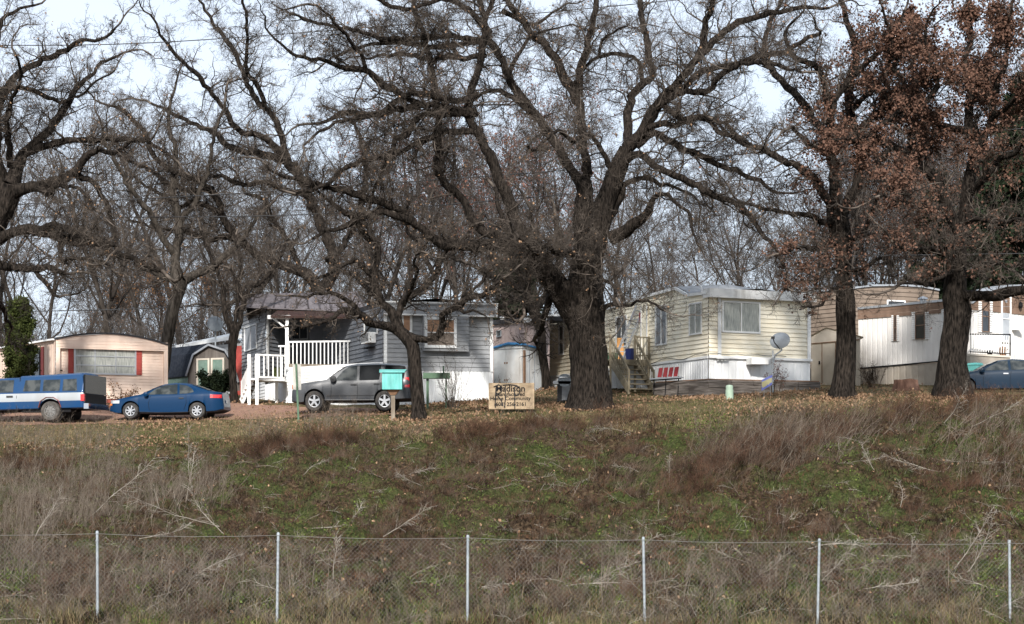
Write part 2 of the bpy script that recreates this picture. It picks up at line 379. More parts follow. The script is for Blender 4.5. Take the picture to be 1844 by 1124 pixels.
def tubes(pts, rad, k=3, point=True):
    N, S, _ = pts.shape
    T = np.empty_like(pts); T[:, 1:-1] = pts[:, 2:]-pts[:, :-2]; T[:, 0] = pts[:, 1]-pts[:, 0]; T[:, -1] = pts[:, -1]-pts[:, -2]; T = unit(T)
    d0 = np.abs(T.mean(1)); ref = np.zeros((N, 3)); ref[np.arange(N), np.argmin(d0, 1)] = 1
    U = unit(np.cross(T, ref[:, None, :])); W = np.cross(T, U)
    S2 = S-1 if point else S
    a = 2*np.pi*np.arange(k)/k
    ring = pts[:, :S2, None, :]+rad[:, :S2, None, None]*(U[:, :S2, None, :]*np.cos(a)[None, None, :, None]+W[:, :S2, None, :]*np.sin(a)[None, None, :, None])
    V = ring.reshape(N, S2*k, 3); per = S2*k
    j = np.arange(k); j2 = (j+1) % k
    q = []
    for s in range(S2-1):
        q.append(np.stack([s*k+j, s*k+j2, (s+1)*k+j2, (s+1)*k+j], 1))
    if point:
        V = np.concatenate([V, pts[:, -1:, :]], 1); tipi = per; per += 1
        tri = np.stack([(S2-1)*k+j, (S2-1)*k+j2, np.full(k, tipi)], 1)
    else: tri = np.zeros((0, 3), int)
    Q = np.concatenate(q, 0) if q else np.zeros((0, 4), int)
    base = (np.arange(N)*per)[:, None, None]
    return V.reshape(-1, 3), (Q[None]+base).reshape(-1, 4), (tri[None]+base).reshape(-1, 3)
class Acc:
    def __init__(s): s.V = []; s.Q = []; s.T = []; s.n = 0
    def add(s, V, Q, T=None):
        s.V.append(V); s.Q.append(np.asarray(Q, int).reshape(-1, 4)+s.n)
        if T is not None and len(T): s.T.append(np.asarray(T, int).reshape(-1, 3)+s.n)
        s.n += len(V)
    def tubes(s, pts, rad, k=3, point=True): s.add(*tubes(pts, rad, k, point))
    def build(s, name, m, parent=None, origin=(0, 0, 0), smooth=True):
        V = np.concatenate(s.V)-np.array(origin); Q = np.concatenate(s.Q) if s.Q else np.zeros((0, 4), int); T = np.concatenate(s.T) if s.T else np.zeros((0, 3), int)
        me = bpy.data.meshes.new(name); nl = len(Q)*4+len(T)*3
        me.vertices.add(len(V)); me.vertices.foreach_set('co', V.astype(np.float32).ravel())
        me.loops.add(nl); me.loops.foreach_set('vertex_index', np.concatenate([Q.ravel(), T.ravel()]).astype(np.int32))
        me.polygons.add(len(Q)+len(T))
        me.polygons.foreach_set('loop_start', np.concatenate([np.arange(len(Q))*4, len(Q)*4+np.arange(len(T))*3]).astype(np.int32))
        if smooth: me.polygons.foreach_set('use_smooth', np.ones(len(Q)+len(T), bool))
        me.materials.append(MATS[m]); me.update(calc_edges=True)
        return link_mesh(name, me, parent)
def leaves(C, size, rng, drop=.3):      # folded leaves of two faces about the points C
    N = len(C); a = unit(rng.normal(0, 1, (N, 3))+np.array([0, 0, -drop])); b = unit(np.cross(a, rng.normal(0, 1, (N, 3)))); c = np.cross(a, b)
    s = (size*rng.uniform(.6, 1.3, N))[:, None]; w = s*.34
    V = np.stack([C, C+a*s*.55+b*w+c*s*.14, C+a*s, C+a*s*.5-b*w+c*s*.16], 1).reshape(-1, 3)
    i = (np.arange(N)*4)[:, None]
    return V, np.zeros((0, 4), int), np.concatenate([i+np.array([0, 1, 2]), i+np.array([0, 2, 3])])
def catmull(ctrl, step):
    ctrl = np.asarray(ctrl, float); out = []
    c = np.vstack([2*ctrl[0]-ctrl[1], ctrl, 2*ctrl[-1]-ctrl[-2]])
    for i in range(1, len(c)-2):
        l = np.linalg.norm(c[i+1, :3]-c[i, :3]); n = max(1, int(round(l/step)))
        for j in range(n):
            t = j/n; t2 = t*t; t3 = t2*t
            out.append(.5*((2*c[i])+(-c[i-1]+c[i+1])*t+(2*c[i-1]-5*c[i]+4*c[i+1]-c[i+2])*t2+(-c[i-1]+3*c[i]-3*c[i+1]+c[i+2])*t3))
    out.append(c[-2]); return np.array(out)
def ramify(acc, polys, rng, dens=2.4, len1=2.4, per=(7, 6, 3), up=.03, tip=None, minr=.0, thin=1.0, lmul=1.0):
    """fine branches along hand-laid limbs; returns the twig ends"""
    S, D, L, R = [], [], [], []
    for pts, rad, skip in polys:
        seg = np.linalg.norm(np.diff(pts, axis=0), axis=1); cum = np.concatenate([[0], np.cumsum(seg)]); tot = cum[-1]
        n = max(2, int((tot*(1-skip))*dens*1.25)); ss = tot*(skip+(1-skip)*(np.arange(n)+rng.random(n))/n)
        x = np.stack([np.interp(ss, cum, pts[:, k]) for k in range(3)], 1); r = np.interp(ss, cum, rad)
        i = np.clip(np.searchsorted(cum, ss)-1, 0, len(seg)-1); d = unit(pts[i+1]-pts[i])
        q = rng.normal(0, 1, (n, 3)); q[:, 2] += .25; q = unit(q-d*(q*d).sum(1, keepdims=True)); a = np.radians(rng.uniform(35, 80, n))[:, None]
        S.append(x); D.append(d*np.cos(a)+q*np.sin(a)); tt = (ss/tot)
        L.append(len1*rng.uniform(.35, 1.15, n)*(1.1-.55*tt)); R.append(np.clip(r*.36, .009, .040)*rng.uniform(.55, 1.1, n))
        # the limb runs on as a thin leader
        S.append(pts[-1:]); D.append(unit(pts[-1:]-pts[-2:-1])); L.append(np.array([len1*.9])); R.append(np.maximum(rad[-1:], .02))
    S, D, L, R = map(np.concatenate, (S, D, L, R)); L = L*lmul
    p1, r1 = grow(S, D, L, R*thin, 8, .30, up, .75, rng); acc.tubes(p1, r1, 5)
    a = kids(p1, r1, L, per[0], rng, .12, 1, (30, 75), (.35, .62), .6, .45, rmin=.0068*thin, upb=.2)
    p2, r2 = grow(*a, 5, .32, up, .7, rng); acc.tubes(p2, r2, 3)
    b = kids(p2, r2, a[2], per[1], rng, .1, 1, (30, 70), (.38, .65), .7, .35, rmin=.0048*thin, upb=.1)
    p3, r3 = grow(*b, 3, .24, up, .55, rng); acc.tubes(p3, r3, 3)
    tips = [p3[:, -1], p2[:, -1]]
    if per[2]:
        c = kids(p3, r3, b[2], per[2], rng, .2, 1, (30, 65), (.4, .7), .8, .3, rmin=.0038*thin)
        p4, r4 = grow(*c, 2, .2, up, .5, rng); acc.tubes(p4, r4, 3); tips.append(p4[:, -1])
    return np.concatenate(tips)
def oak(name, label, cat, base_px, Y, trunk, limbs, seed, group=None, dens=2.4, len1=2.4, per=(7, 6, 3), bark='bark', twig='twig', leaf=None, fork_d=2.5, scat=0, thin=1.0, k=20):
    """trunk: (px, py, half width px[, depth]); limbs: lists of the same, first point hooks onto what is already there"""
    rng = np.random.default_rng(seed)
    bx, by, _ = P(base_px, 700, Y); bz = gz(bx, by)
    root = empty(name, (bx, by, bz), label, cat, group)
    sc = Y/F; done = []; polys = []; wood = Acc()
    def lay(pts, step):
        arr = np.array([[(q[0]-CX)/F*(Y+q[3]), Y+q[3], CZ+(HY-q[1])/F*(Y+q[3]), q[2]*sc*(.73 if q[2] < 18 else .94)] for q in pts])
        return catmull(arr, step)
    c = lay([(t[0], t[1], t[2], t[3] if len(t) > 3 else 0) for t in trunk], .22)
    c[0, 2] = bz-.35; c[0, 3] *= 1.12
    def skin(c, kk):
        p, r = c[None, :, :3], c[None, :, 3]
        V, Q, T = tubes(p, r, kk, False)
        V = V.reshape(len(c), kk, 3); ctr = c[:, None, :3]; rel = V-ctr
        an = np.arange(kk)[None, :]*2*np.pi/kk; h = np.arange(len(c))[:, None]
        lob = 1+.05*np.sin(an*5+h*.35+seed)+.035*np.sin(an*9-h*.6)+rng.normal(0, .018, (len(c), kk))
        if kk > 30:
            hh = np.exp(-np.abs(c[:, 2]-c[0, 2]-.35)/.55)[:, None]; lob = lob+hh*(.16*np.sin(an*6+seed*1.7)+.09*np.sin(an*4+seed))
        V = ctr+rel*lob[..., None]
        wood.add(V.reshape(-1, 3), Q)
    skin(c, 36); done.append((np.array([[*( (CX+q[0]/q[1]*F), HY-(q[2]-CZ)/q[1]*F), q[1]-Y] for q in c]), c)); tip = done[-1]
    for li, lm in enumerate(limbs):
        opt = {}
        if isinstance(lm, tuple): lm, opt = lm
        s = lm[0]; best = None
        for (pix, cc) in done:
            dd = np.hypot(pix[:, 0]-s[0], pix[:, 1]-s[1]); i = int(np.argmin(dd))
            if best is None or dd[i] < best[0]: best = (dd[i], pix[i, 2], cc[i])
        d0 = best[1] if best[0] < 40 else rng.uniform(-1, 1)*fork_d
        d1 = opt.get('d', d0+rng.uniform(-1, 1)*fork_d); n = len(lm)
        pts = [(q[0], q[1], q[2], lerp(d0, d1, i/(n-1))) for i, q in enumerate(lm)]
        c = lay(pts, .28)
        jit = np.cumsum(rng.normal(0, .026, (len(c), 3)), axis=0)+rng.normal(0, .03, (len(c), 3)); c[:, 3] *= 1+rng.normal(0, .06, len(c)); jit -= jit[:1]; c[:, :3] += jit*np.clip(np.arange(len(c))/4, 0, 1)[:, None]
        skin(c, 14 if c[0, 3] > .12 else 9)
        done.append((np.array([[CX+q[0]/q[1]*F, HY-(q[2]-CZ)/q[1]*F, q[1]-Y] for q in c]), c))
        polys.append((c[:, :3], c[:, 3], opt.get('skip', .12)))
    wood.build('trunk', bark, root, (bx, by, bz))
    cr = Acc(); tips = ramify(cr, polys, rng, dens, len1, per, thin=thin)
    cr.build('crown', twig, root, (bx, by, bz), smooth=False)
    if leaf:
        n, size, col, fn = leaf
        sel = tips
        if fn is not None:
            px = CX+tips[:, 0]/tips[:, 1]*F; py = HY-(tips[:, 2]-CZ)/tips[:, 1]*F
            sel = tips[rng.random(len(tips)) < fn(px, py)]
        if len(sel):
            C = np.repeat(sel, n, 0); C = C+rng.normal(0, .085, C.shape)
            a = Acc(); a.add(*leaves(C, size, rng)); a.build('leaves', col, root, (bx, by, bz), smooth=False)
    return root

def blob(px, py, cx, cy, rx, ry): return np.clip(1.25-np.hypot((px-cx)/rx, (py-cy)/ry), 0, 1)

# the great oak in the middle
GREAT = dict(trunk=[(1064, 738, 50), (1064, 722, 43), (1063, 700, 39), (1060, 650, 35), (1058, 600, 34), (1054, 560, 37), (1052, 525, 36), (1056, 480, 30), (1066, 440, 27), (1078, 400, 24), (1094, 355, 19), (1108, 315, 18), (1128, 268, 17)], limbs=[
 ([(1052, 600, 20), (1030, 562, 25), (1008, 525, 23), (985, 492, 22), (965, 462, 20), (935, 440, 18), (900, 434, 16), (867, 436, 14), (832, 432, 12), (799, 428, 11), (767, 411, 10), (744, 396, 9), (722, 383, 9), (685, 375, 8), (656, 383, 8), (633, 394, 7), (600, 402, 5), (560, 420, 3)], dict(d=-3, skip=.3)),
 ([(744, 396, 8), (720, 378, 9), (679, 365, 9), (642, 357, 9), (611, 345, 8), (577, 337, 7), (542, 331, 6), (505, 322, 4), (470, 300, 3)], dict(d=-4)),
 ([(965, 462, 18), (930, 442, 14), (890, 420, 13), (867, 412, 12), (848, 390, 11), (827, 352, 10), (800, 332, 9), (788, 300, 10), (787, 256, 10), (787, 205, 9), (780, 147, 9), (772, 106, 8), (764, 74, 6), (755, 42, 6), (745, 3, 5), (740, -30, 4)], dict(d=2, skip=.3)),
 ([(950, 460, 17), (936, 400, 15), (925, 355, 14), (912, 325, 13), (891, 275, 12), (874, 235, 12), (858, 205, 11), (862, 165, 9), (873, 122, 8), (880, 77, 8), (882, 42, 7), (890, 5, 6), (900, -40, 5)], dict(d=-2, skip=.4)),
 ([(1050, 470, 22), (1048, 400, 20), (1048, 345, 16), (1031, 307, 13), (1010, 275, 12), (985, 238, 12), (948, 195, 11), (920, 153, 10), (897, 105, 9), (883, 77, 8), (877, 43, 7), (868, 10, 6), (850, -30, 4)], dict(d=2, skip=.35)),
 ([(1058, 440, 22), (1056, 380, 18), (1054, 330, 14), (1053, 285, 12), (1048, 216, 11), (1042, 175, 12), (1031, 150, 12), (1011, 122, 12), (1000, 94, 11), (985, 71, 10), (965, 57, 9), (945, 28, 8), (925, 6, 7), (900, -30, 5)], dict(d=3, skip=.35)),
 ([(1042, 175, 11), (1045, 142, 10), (1056, 100, 9), (1062, 57, 8), (1070, 8, 7), (1074, -40, 5)], dict(d=1)),
 ([(1128, 268, 17), (1150, 240, 16), (1170, 205, 14), (1190, 178, 12), (1212, 155, 11), (1238, 125, 10), (1258, 97, 9), (1278, 77, 9), (1304, 51, 8), (1330, 33, 8), (1360, 18, 7), (1400, 6, 6), (1440, 0, 5), (1490, 2, 3)], dict(d=-3)),
 ([(1258, 97, 8), (1266, 78, 9), (1265, 60, 9), (1272, 31, 7), (1279, 6, 7), (1284, -30, 5)], dict(d=-2)),
 ([(1170, 205, 9), (1205, 176, 8), (1238, 148, 7), (1258, 128, 7), (1287, 117, 7), (1315, 110, 7), (1335, 104, 7), (1360, 94, 7), (1400, 86, 6), (1430, 74, 6), (1457, 60, 5), (1476, 52, 4)], dict(d=-4)),
 ([(1190, 178, 9), (1238, 165, 7), (1258, 165, 8), (1281, 158, 7), (1295, 138, 7), (1322, 125, 6), (1351, 112, 5), (1390, 113, 5), (1421, 121, 4), (1450, 123, 3)], dict(d=-5)),
 ([(1130, 266, 12), (1128, 215, 11), (1135, 171, 10), (1156, 148, 9), (1173, 128, 8), (1170, 77, 8), (1162, 28, 7), (1160, -30, 5)], dict(d=4)),
 ([(1156, 145, 6), (1152, 113, 5), (1130, 102, 5), (1102, 100, 5), (1079, 106, 4), (1062, 120, 4), (1050, 135, 3)], dict(d=2)),
 ([(1079, 104, 4), (1082, 80, 4), (1100, 62, 3), (1125, 48, 2)], {}),
 ([(1112, 300, 14), (1140, 278, 10), (1160, 282, 9), (1187, 299, 8), (1216, 309, 8), (1253, 325, 8), (1281, 343, 8), (1320, 362, 7), (1351, 392, 6), (1373, 419, 5), (1394, 440, 4), (1410, 475, 3)], dict(d=-5)),
 ([(1145, 262, 12), (1173, 242, 9), (1196, 253, 8), (1224, 270, 8), (1258, 285, 8), (1295, 299, 7), (1330, 318, 6), (1365, 328, 5), (1400, 350, 3)], dict(d=0)),
 ([(1100, 430, 16), (1125, 415, 15), (1150, 392, 13), (1163, 375, 9), (1173, 352, 6), (1202, 347, 5), (1219, 366, 4), (1239, 387, 4), (1246, 420, 3), (1262, 450, 2)], dict(d=-3)),
 ([(1078, 560, 9), (1105, 548, 5), (1130, 550, 4), (1150, 540, 3), (1175, 545, 3), (1195, 560, 2)], dict(d=-3)),
 ([(858, 205, 9), (838, 204, 9), (806, 192, 8), (764, 189, 8), (732, 193, 8), (700, 200, 8), (652, 206, 7), (614, 208, 6), (588, 222, 4), (560, 228, 3)], dict(d=-3)),
 ([(856, 200, 8), (832, 200, 8), (800, 205, 8), (764, 202, 8), (744, 220, 8), (732, 237, 8), (710, 248, 7), (707, 269, 7), (691, 282, 7), (659, 285, 6), (633, 291, 6), (607, 304, 5), (588, 323, 5), (569, 330, 4), (530, 340, 3)], dict(d=-4)),
 ([(870, 235, 8), (838, 237, 8), (806, 238, 7), (780, 250, 7), (750, 262, 6), (716, 280, 6), (700, 300, 5), (690, 325, 4), (680, 350, 3)], dict(d=-2)),
 ([(862, 170, 8), (830, 184, 8), (812, 184, 8), (774, 174, 8), (742, 173, 7), (716, 186, 7), (690, 202, 6), (665, 211, 5), (639, 221, 5), (610, 224, 4), (582, 240, 4), (562, 253, 3)], dict(d=-4)),
 ([(764, 189, 7), (735, 180, 8), (712, 165, 8), (690, 158, 8), (680, 144, 8), (668, 131, 7), (639, 128, 7), (614, 120, 6), (588, 112, 5), (562, 112, 5), (534, 106, 4), (514, 90, 3), (492, 70, 3)], dict(d=-5)),
 ([(660, 130, 6), (655, 115, 5), (647, 98, 5), (633, 80, 5), (620, 64, 4), (607, 48, 4), (588, 29, 3), (569, 6, 3)], {}),
 ([(880, 70, 7), (841, 69, 7), (812, 64, 6), (780, 67, 6), (745, 70, 6), (710, 66, 6), (685, 68, 6), (665, 61, 5), (633, 53, 5), (601, 46, 4), (569, 42, 4), (530, 32, 3), (505, 19, 2)], dict(d=-4)),
 ([(880, 77, 7), (863, 77, 7), (825, 80, 6), (793, 86, 6), (758, 82, 6), (723, 78, 6), (697, 77, 5), (665, 80, 4), (646, 86, 4), (610, 95, 3)], dict(d=-1)),
 ([(873, 100, 7), (850, 100, 8), (822, 96, 7), (799, 96, 7), (761, 93, 6), (726, 86, 5), (690, 92, 4), (660, 100, 3)], dict(d=3)),
 ([(883, 60, 8), (850, 30, 7), (818, 8, 6), (790, 0, 6), (755, 12, 5), (735, 20, 5), (700, 10, 5), (675, -8, 4)], dict(d=-2)),
 ([(948, 195, 8), (925, 175, 7), (905, 165, 6), (888, 162, 5)], {}),
 ([(916, 150, 7), (922, 120, 6), (935, 98, 5), (955, 68, 4), (990, 52, 3), (1030, 45, 2)], {}),
 ([(905, 20, 7), (930, 30, 6), (955, 42, 5), (975, 36, 4), (1010, 15, 3)], {}),
 ([(1110, 320, 8), (1080, 262, 6), (1062, 245, 6), (1046, 252, 5), (1030, 260, 5), (1015, 245, 5), (995, 250, 4), (975, 270, 4), (958, 272, 3), (948, 262, 2)], dict(d=-5)),
 ([(1065, 455, 9), (1080, 455, 7), (1070, 475, 6), (1078, 500, 5), (1095, 510, 4), (1110, 535, 3)], dict(d=-4)),
 ([(985, 492, 8), (975, 470, 7), (958, 462, 6), (935, 465, 6), (915, 480, 5), (890, 492, 5), (870, 515, 4), (850, 540, 3)], dict(d=-4)),
 ([(945, 470, 6), (948, 500, 5), (946, 530, 5), (945, 565, 4)], dict(d=-3)),
 ([(1052, 500, 9), (1040, 470, 7), (1020, 450, 7), (1000, 455, 6), (980, 440, 5), (960, 450, 4), (935, 430, 3)], dict(d=-5)),
 ([(1000, 510, 10), (985, 560, 8), (975, 600, 6)], dict(d=1)),
 ([(1090, 400, 12), (1112, 370, 9), (1128, 340, 8), (1145, 325, 7), (1170, 320, 6), (1190, 330, 5), (1215, 335, 4), (1250, 350, 3)], dict(d=1)),
 ([(1187, 182, 8), (1215, 205, 7), (1245, 215, 6), (1270, 210, 6), (1300, 220, 5), (1330, 240, 5), (1355, 262, 4), (1380, 275, 3)], dict(d=-1)),
 ([(1150, 240, 9), (1185, 228, 8), (1215, 230, 7), (1245, 215, 6), (1275, 220, 6), (1305, 250, 5), (1335, 255, 4), (1360, 280, 3)], dict(d=-4)),
])
oak('bare_oak', 'huge bare oak with very thick furrowed trunk beside plywood sign', 'tree', 1064, 77, GREAT['trunk'], GREAT['limbs'], 3, dens=4.0, len1=2.7, per=(8, 8, 3),
    leaf=(2, .10, 'leaf_litter', lambda x, y: .004+0*x))

oak('bare_oak', 'small crooked bare oak leaning left in front of grey siding house', 'tree', 755, 74.5,
 [(754, 760, 21), (753, 740, 17), (751, 700, 16), (747, 660, 16), (743, 625, 16), (727, 603, 15), (712, 592, 14)], [
 ([(712, 592, 13), (700, 588, 11), (676, 583, 10), (653, 571, 9), (631, 560, 8), (610, 562, 6), (590, 578, 4), (560, 588, 3), (520, 592, 2)], dict(d=-2)),
 ([(736, 606, 11), (756, 610, 9), (778, 609, 9), (790, 600, 8), (797, 585, 8), (792, 570, 7), (805, 562, 7), (822, 550, 8), (832, 538, 8), (850, 535, 7), (875, 523, 5), (900, 500, 3)], dict(d=-2)),
 ([(716, 592, 12), (710, 575, 11), (705, 560, 11), (690, 543, 11), (680, 525, 10), (677, 500, 10), (682, 470, 10), (683, 450, 9), (665, 432, 9), (648, 412, 8), (632, 396, 7), (610, 380, 5), (585, 360, 4), (560, 330, 3)], dict(d=0)),
 ([(722, 595, 9), (718, 570, 8), (727, 545, 8), (745, 530, 7), (768, 515, 7), (784, 497, 7), (795, 470, 6), (805, 450, 5), (830, 430, 4), (855, 405, 3)], dict(d=2)),
 ([(784, 497, 7), (770, 470, 6), (760, 440, 6), (742, 425, 5), (730, 400, 4), (735, 370, 3)], {}),
 ([(653, 571, 6), (630, 545, 6), (605, 530, 5), (580, 528, 4), (550, 535, 3), (520, 530, 2)], dict(d=-2)),
 ([(676, 500, 7), (650, 480, 6), (630, 470, 5), (610, 480, 5), (585, 500, 4), (560, 505, 3), (530, 490, 2)], dict(d=-2)),
 ([(690, 543, 7), (665, 530, 6), (645, 505, 5), (625, 495, 4), (600, 470, 3)], dict(d=3)),
 ([(727, 550, 6), (735, 520, 5), (745, 495, 4), (740, 470, 3), (755, 455, 2)], dict(d=-3)),
 ([(822, 550, 5), (835, 565, 4), (850, 560, 3), (870, 570, 2)], dict(d=-2)),
 ], 5, dens=4.6, len1=1.5, per=(7, 6, 3), leaf=(2, .09, 'leaf_litter', lambda x, y: .010+0*x))

oak('bare_oak', 'bare oak at the far left with heavy dark limbs reaching in over the pickup', 'tree', -70, 79,
 [(-75, 775, 44), (-72, 740, 36), (-68, 650, 33), (-60, 560, 32), (-45, 480, 30), (-20, 410, 28), (5, 370, 24), (18, 335, 22)], [
 ([(18, 345, 20), (48, 340, 14), (96, 328, 12), (134, 307, 11), (158, 280, 9), (185, 265, 7), (210, 275, 5), (240, 262, 4), (272, 258, 3)], dict(d=-2)),
 ([(18, 335, 20), (34, 300, 16), (60, 265, 12), (90, 240, 10), (112, 211, 9), (130, 185, 8), (146, 160, 7), (170, 130, 5), (192, 106, 4), (230, 80, 3)], dict(d=2)),
 ([(10, 350, 16), (-5, 280, 14), (-10, 215, 12), (0, 165, 9), (22, 131, 8), (58, 109, 7), (96, 88, 7), (134, 70, 5), (179, 66, 4), (195, 48, 3)], dict(d=-2)),
 ([(0, 165, 7), (30, 158, 6), (60, 165, 6), (95, 180, 5), (120, 185, 4), (160, 160, 3), (205, 132, 2)], dict(d=1)),
 ([(48, 275, 10), (96, 256, 9), (128, 252, 7), (160, 253, 6), (192, 250, 6), (240, 246, 5), (272, 256, 4), (300, 275, 3)], dict(d=-2)),
 ([(-30, 445, 22), (0, 430, 15), (40, 417, 13), (80, 419, 13), (107, 431, 13), (133, 441, 12), (165, 448, 10), (190, 456, 8), (208, 468, 8), (235, 474, 7), (267, 488, 6), (294, 499, 5)], dict(d=-2)),
 ([(60, 420, 9), (95, 410, 8), (130, 420, 8), (165, 430, 7), (190, 435, 5), (215, 452, 3)], dict(d=-4)),
 ([(-30, 470, 16), (8, 481, 11), (30, 483, 9), (53, 482, 9), (88, 484, 7), (120, 495, 4)], dict(d=-3)),
 ([(60, 483, 6), (72, 500, 5), (88, 512, 5), (102, 526, 4), (112, 528, 3)], dict(d=-3)),
 ([(110, 432, 7), (112, 470, 5), (125, 462, 5), (140, 460, 5), (170, 465, 4), (190, 468, 3)], dict(d=-4)),
 ([(134, 307, 8), (150, 322, 8), (170, 330, 7), (185, 350, 6), (200, 375, 5), (205, 400, 4), (215, 430, 3)], dict(d=1)),
 ([(60, 335, 9), (90, 350, 7), (98, 340, 5), (120, 340, 5), (150, 350, 4), (175, 375, 3)], dict(d=-3)),
 ([(18, 300, 9), (15, 250, 7), (12, 210, 6), (25, 165, 5), (40, 130, 4), (30, 90, 3)], dict(d=-4)),
 ([(-20, 120, 9), (5, 30, 5), (25, 18, 4), (60, 8, 3)], dict(d=-1)),
 ([(-45, 450, 14), (-20, 520, 9), (5, 560, 6), (20, 590, 3)], dict(d=3)),
 ], 8, dens=3.8, len1=2.5, per=(8, 7, 2), leaf=(2, .09, 'leaf_litter', lambda x, y: .008+0*x))

oak('bare_oak', 'large bare oak behind the grey siding house with limbs sweeping up to the left', 'tree', 590, 96,
 [(600, 690, 24), (597, 620, 22), (590, 570, 21), (578, 530, 20)], [
 ([(578, 530, 18), (560, 500, 15), (542, 487, 13), (500, 471, 12), (471, 459, 11), (437, 435, 10), (414, 410, 9), (400, 370, 9), (384, 340, 9), (350, 318, 8), (320, 302, 7), (288, 282, 6), (272, 243, 5), (243, 205, 5), (205, 186, 3)], dict(d=-3, skip=.2)),
 ([(578, 525, 16), (600, 490, 14), (595, 440, 13), (575, 400, 12), (555, 350, 12), (530, 310, 11), (500, 292, 10), (460, 282, 9), (416, 272, 8), (390, 250, 7), (368, 237, 6), (320, 215, 5), (295, 202, 4), (265, 190, 3)], dict(d=3, skip=.2)),
 ([(545, 330, 9), (520, 290, 9), (490, 250, 8), (448, 234, 7), (426, 218, 7), (397, 176, 6), (368, 141, 6), (340, 112, 5), (307, 74, 4), (290, 50, 3)], dict(d=-3)),
 ([(520, 290, 8), (500, 240, 8), (478, 200, 7), (460, 188, 7), (440, 165, 7), (429, 141, 6), (410, 96, 6), (384, 64, 5), (362, 29, 4), (345, 0, 3)], dict(d=3)),
 ([(478, 200, 6), (470, 160, 6), (450, 130, 5), (442, 110, 5), (442, 70, 4), (438, 30, 4), (433, -10, 3)], dict(d=-2)),
 ([(590, 470, 9), (620, 440, 8), (650, 380, 7), (660, 330, 6), (655, 270, 5), (640, 220, 4)], dict(d=4)),
 ([(500, 471, 8), (480, 500, 7), (465, 525, 6), (445, 540, 5), (420, 545, 4)], dict(d=-4)),
 ([(437, 435, 7), (400, 425, 6), (370, 430, 6), (335, 415, 5), (290, 410, 3)], dict(d=0)),
 ([(384, 340, 7), (340, 345, 6), (300, 325, 6), (260, 300, 5), (230, 290, 4), (200, 270, 3)], dict(d=2)),
 ([(555, 350, 7), (520, 345, 7), (480, 330, 6), (440, 335, 6), (400, 320, 5), (360, 322, 4)], dict(d=-2)),
 ([(430, 430, 8), (395, 385, 7), (350, 360, 6), (320, 370, 5), (280, 345, 4), (250, 330, 3)], dict(d=-1)),
 ([(542, 487, 7), (520, 440, 6), (490, 400, 6), (470, 360, 5), (440, 350, 4)], dict(d=2)),
 ], 9, dens=3.6, len1=3.0, per=(8, 7, 2), bark='bark', thin=1.1)

oak('bare_tree', 'bare tree with thick grey trunk between pink house and gambrel shed', 'tree', 295, 93,
 [(288, 725, 17), (290, 690, 15), (296, 650, 14), (302, 608, 14), (310, 565, 15), (322, 525, 15), (330, 505, 13)], [
 ([(326, 515, 11), (305, 500, 9), (285, 494, 8), (262, 486, 6), (240, 470, 4), (215, 440, 3)], dict(d=1)),
 ([(330, 505, 12), (355, 492, 10), (385, 480, 9), (420, 455, 7), (450, 420, 5), (470, 380, 4)], dict(d=2)),
 ([(322, 515, 13), (315, 460, 12), (322, 400, 10), (310, 340, 9), (318, 280, 7), (305, 220, 5), (315, 160, 3)], dict(d=2)),
 ([(315, 460, 9), (290, 420, 8), (272, 380, 7), (240, 340, 6), (215, 290, 5), (190, 230, 3)], dict(d=-2)),
 ([(322, 400, 8), (350, 360, 7), (372, 300, 5), (380, 240, 4), (400, 180, 3)], dict(d=0)),
 ], 12, dens=3.0, len1=2.4, per=(6, 6, 2), bark='bark_grey', thin=1.1)
oak('bare_tree', 'slender forked bare tree between gambrel shed and white porch stairs', 'tree', 421, 88,
 [(422, 725, 10), (420, 690, 9), (418, 650, 9), (419, 615, 11), (424, 595, 10)], [
 ([(420, 600, 8), (408, 575, 7), (404, 545, 7), (396, 510, 5), (380, 470, 4), (362, 430, 3)], {}),
 ([(424, 598, 8), (436, 570, 7), (440, 545, 7), (455, 520, 6), (482, 500, 5), (505, 470, 4), (515, 430, 3)], {}),
 ([(424, 595, 6), (422, 560, 5), (425, 520, 4), (415, 480, 3)], {}),
 ([(440, 545, 5), (432, 510, 5), (440, 470, 4), (430, 420, 3)], {}),
 ], 13, dens=3.4, len1=1.7, per=(6, 5, 2), thin=1.0)
oak('bare_tree', 'dark bare tree behind the great oak beside the blue-edged white shed', 'tree', 980, 91,
 [(985, 705, 12), (982, 670, 10), (977, 640, 10), (974, 600, 11), (965, 570, 13), (958, 545, 14)], [
 ([(960, 560, 12), (945, 520, 11), (930, 480, 9), (922, 430, 8), (905, 390, 6), (895, 340, 4)], dict(d=2)),
 ([(962, 555, 11), (985, 530, 10), (1000, 490, 9), (1010, 440, 7), (1000, 390, 5)], dict(d=3)),
 ([(950, 530, 8), (920, 510, 7), (890, 505, 6), (865, 480, 5), (840, 470, 4)], dict(d=0)),
 ([(950, 530, 8), (955, 480, 7), (965, 430, 6), (955, 370, 4)], dict(d=0)),
 ([(950, 540, 8), (925, 540, 6), (905, 550, 5), (880, 545, 3)], dict(d=-2)),
 ], 14, dens=3.4, len1=2.1, per=(7, 6, 2), thin=1.1)

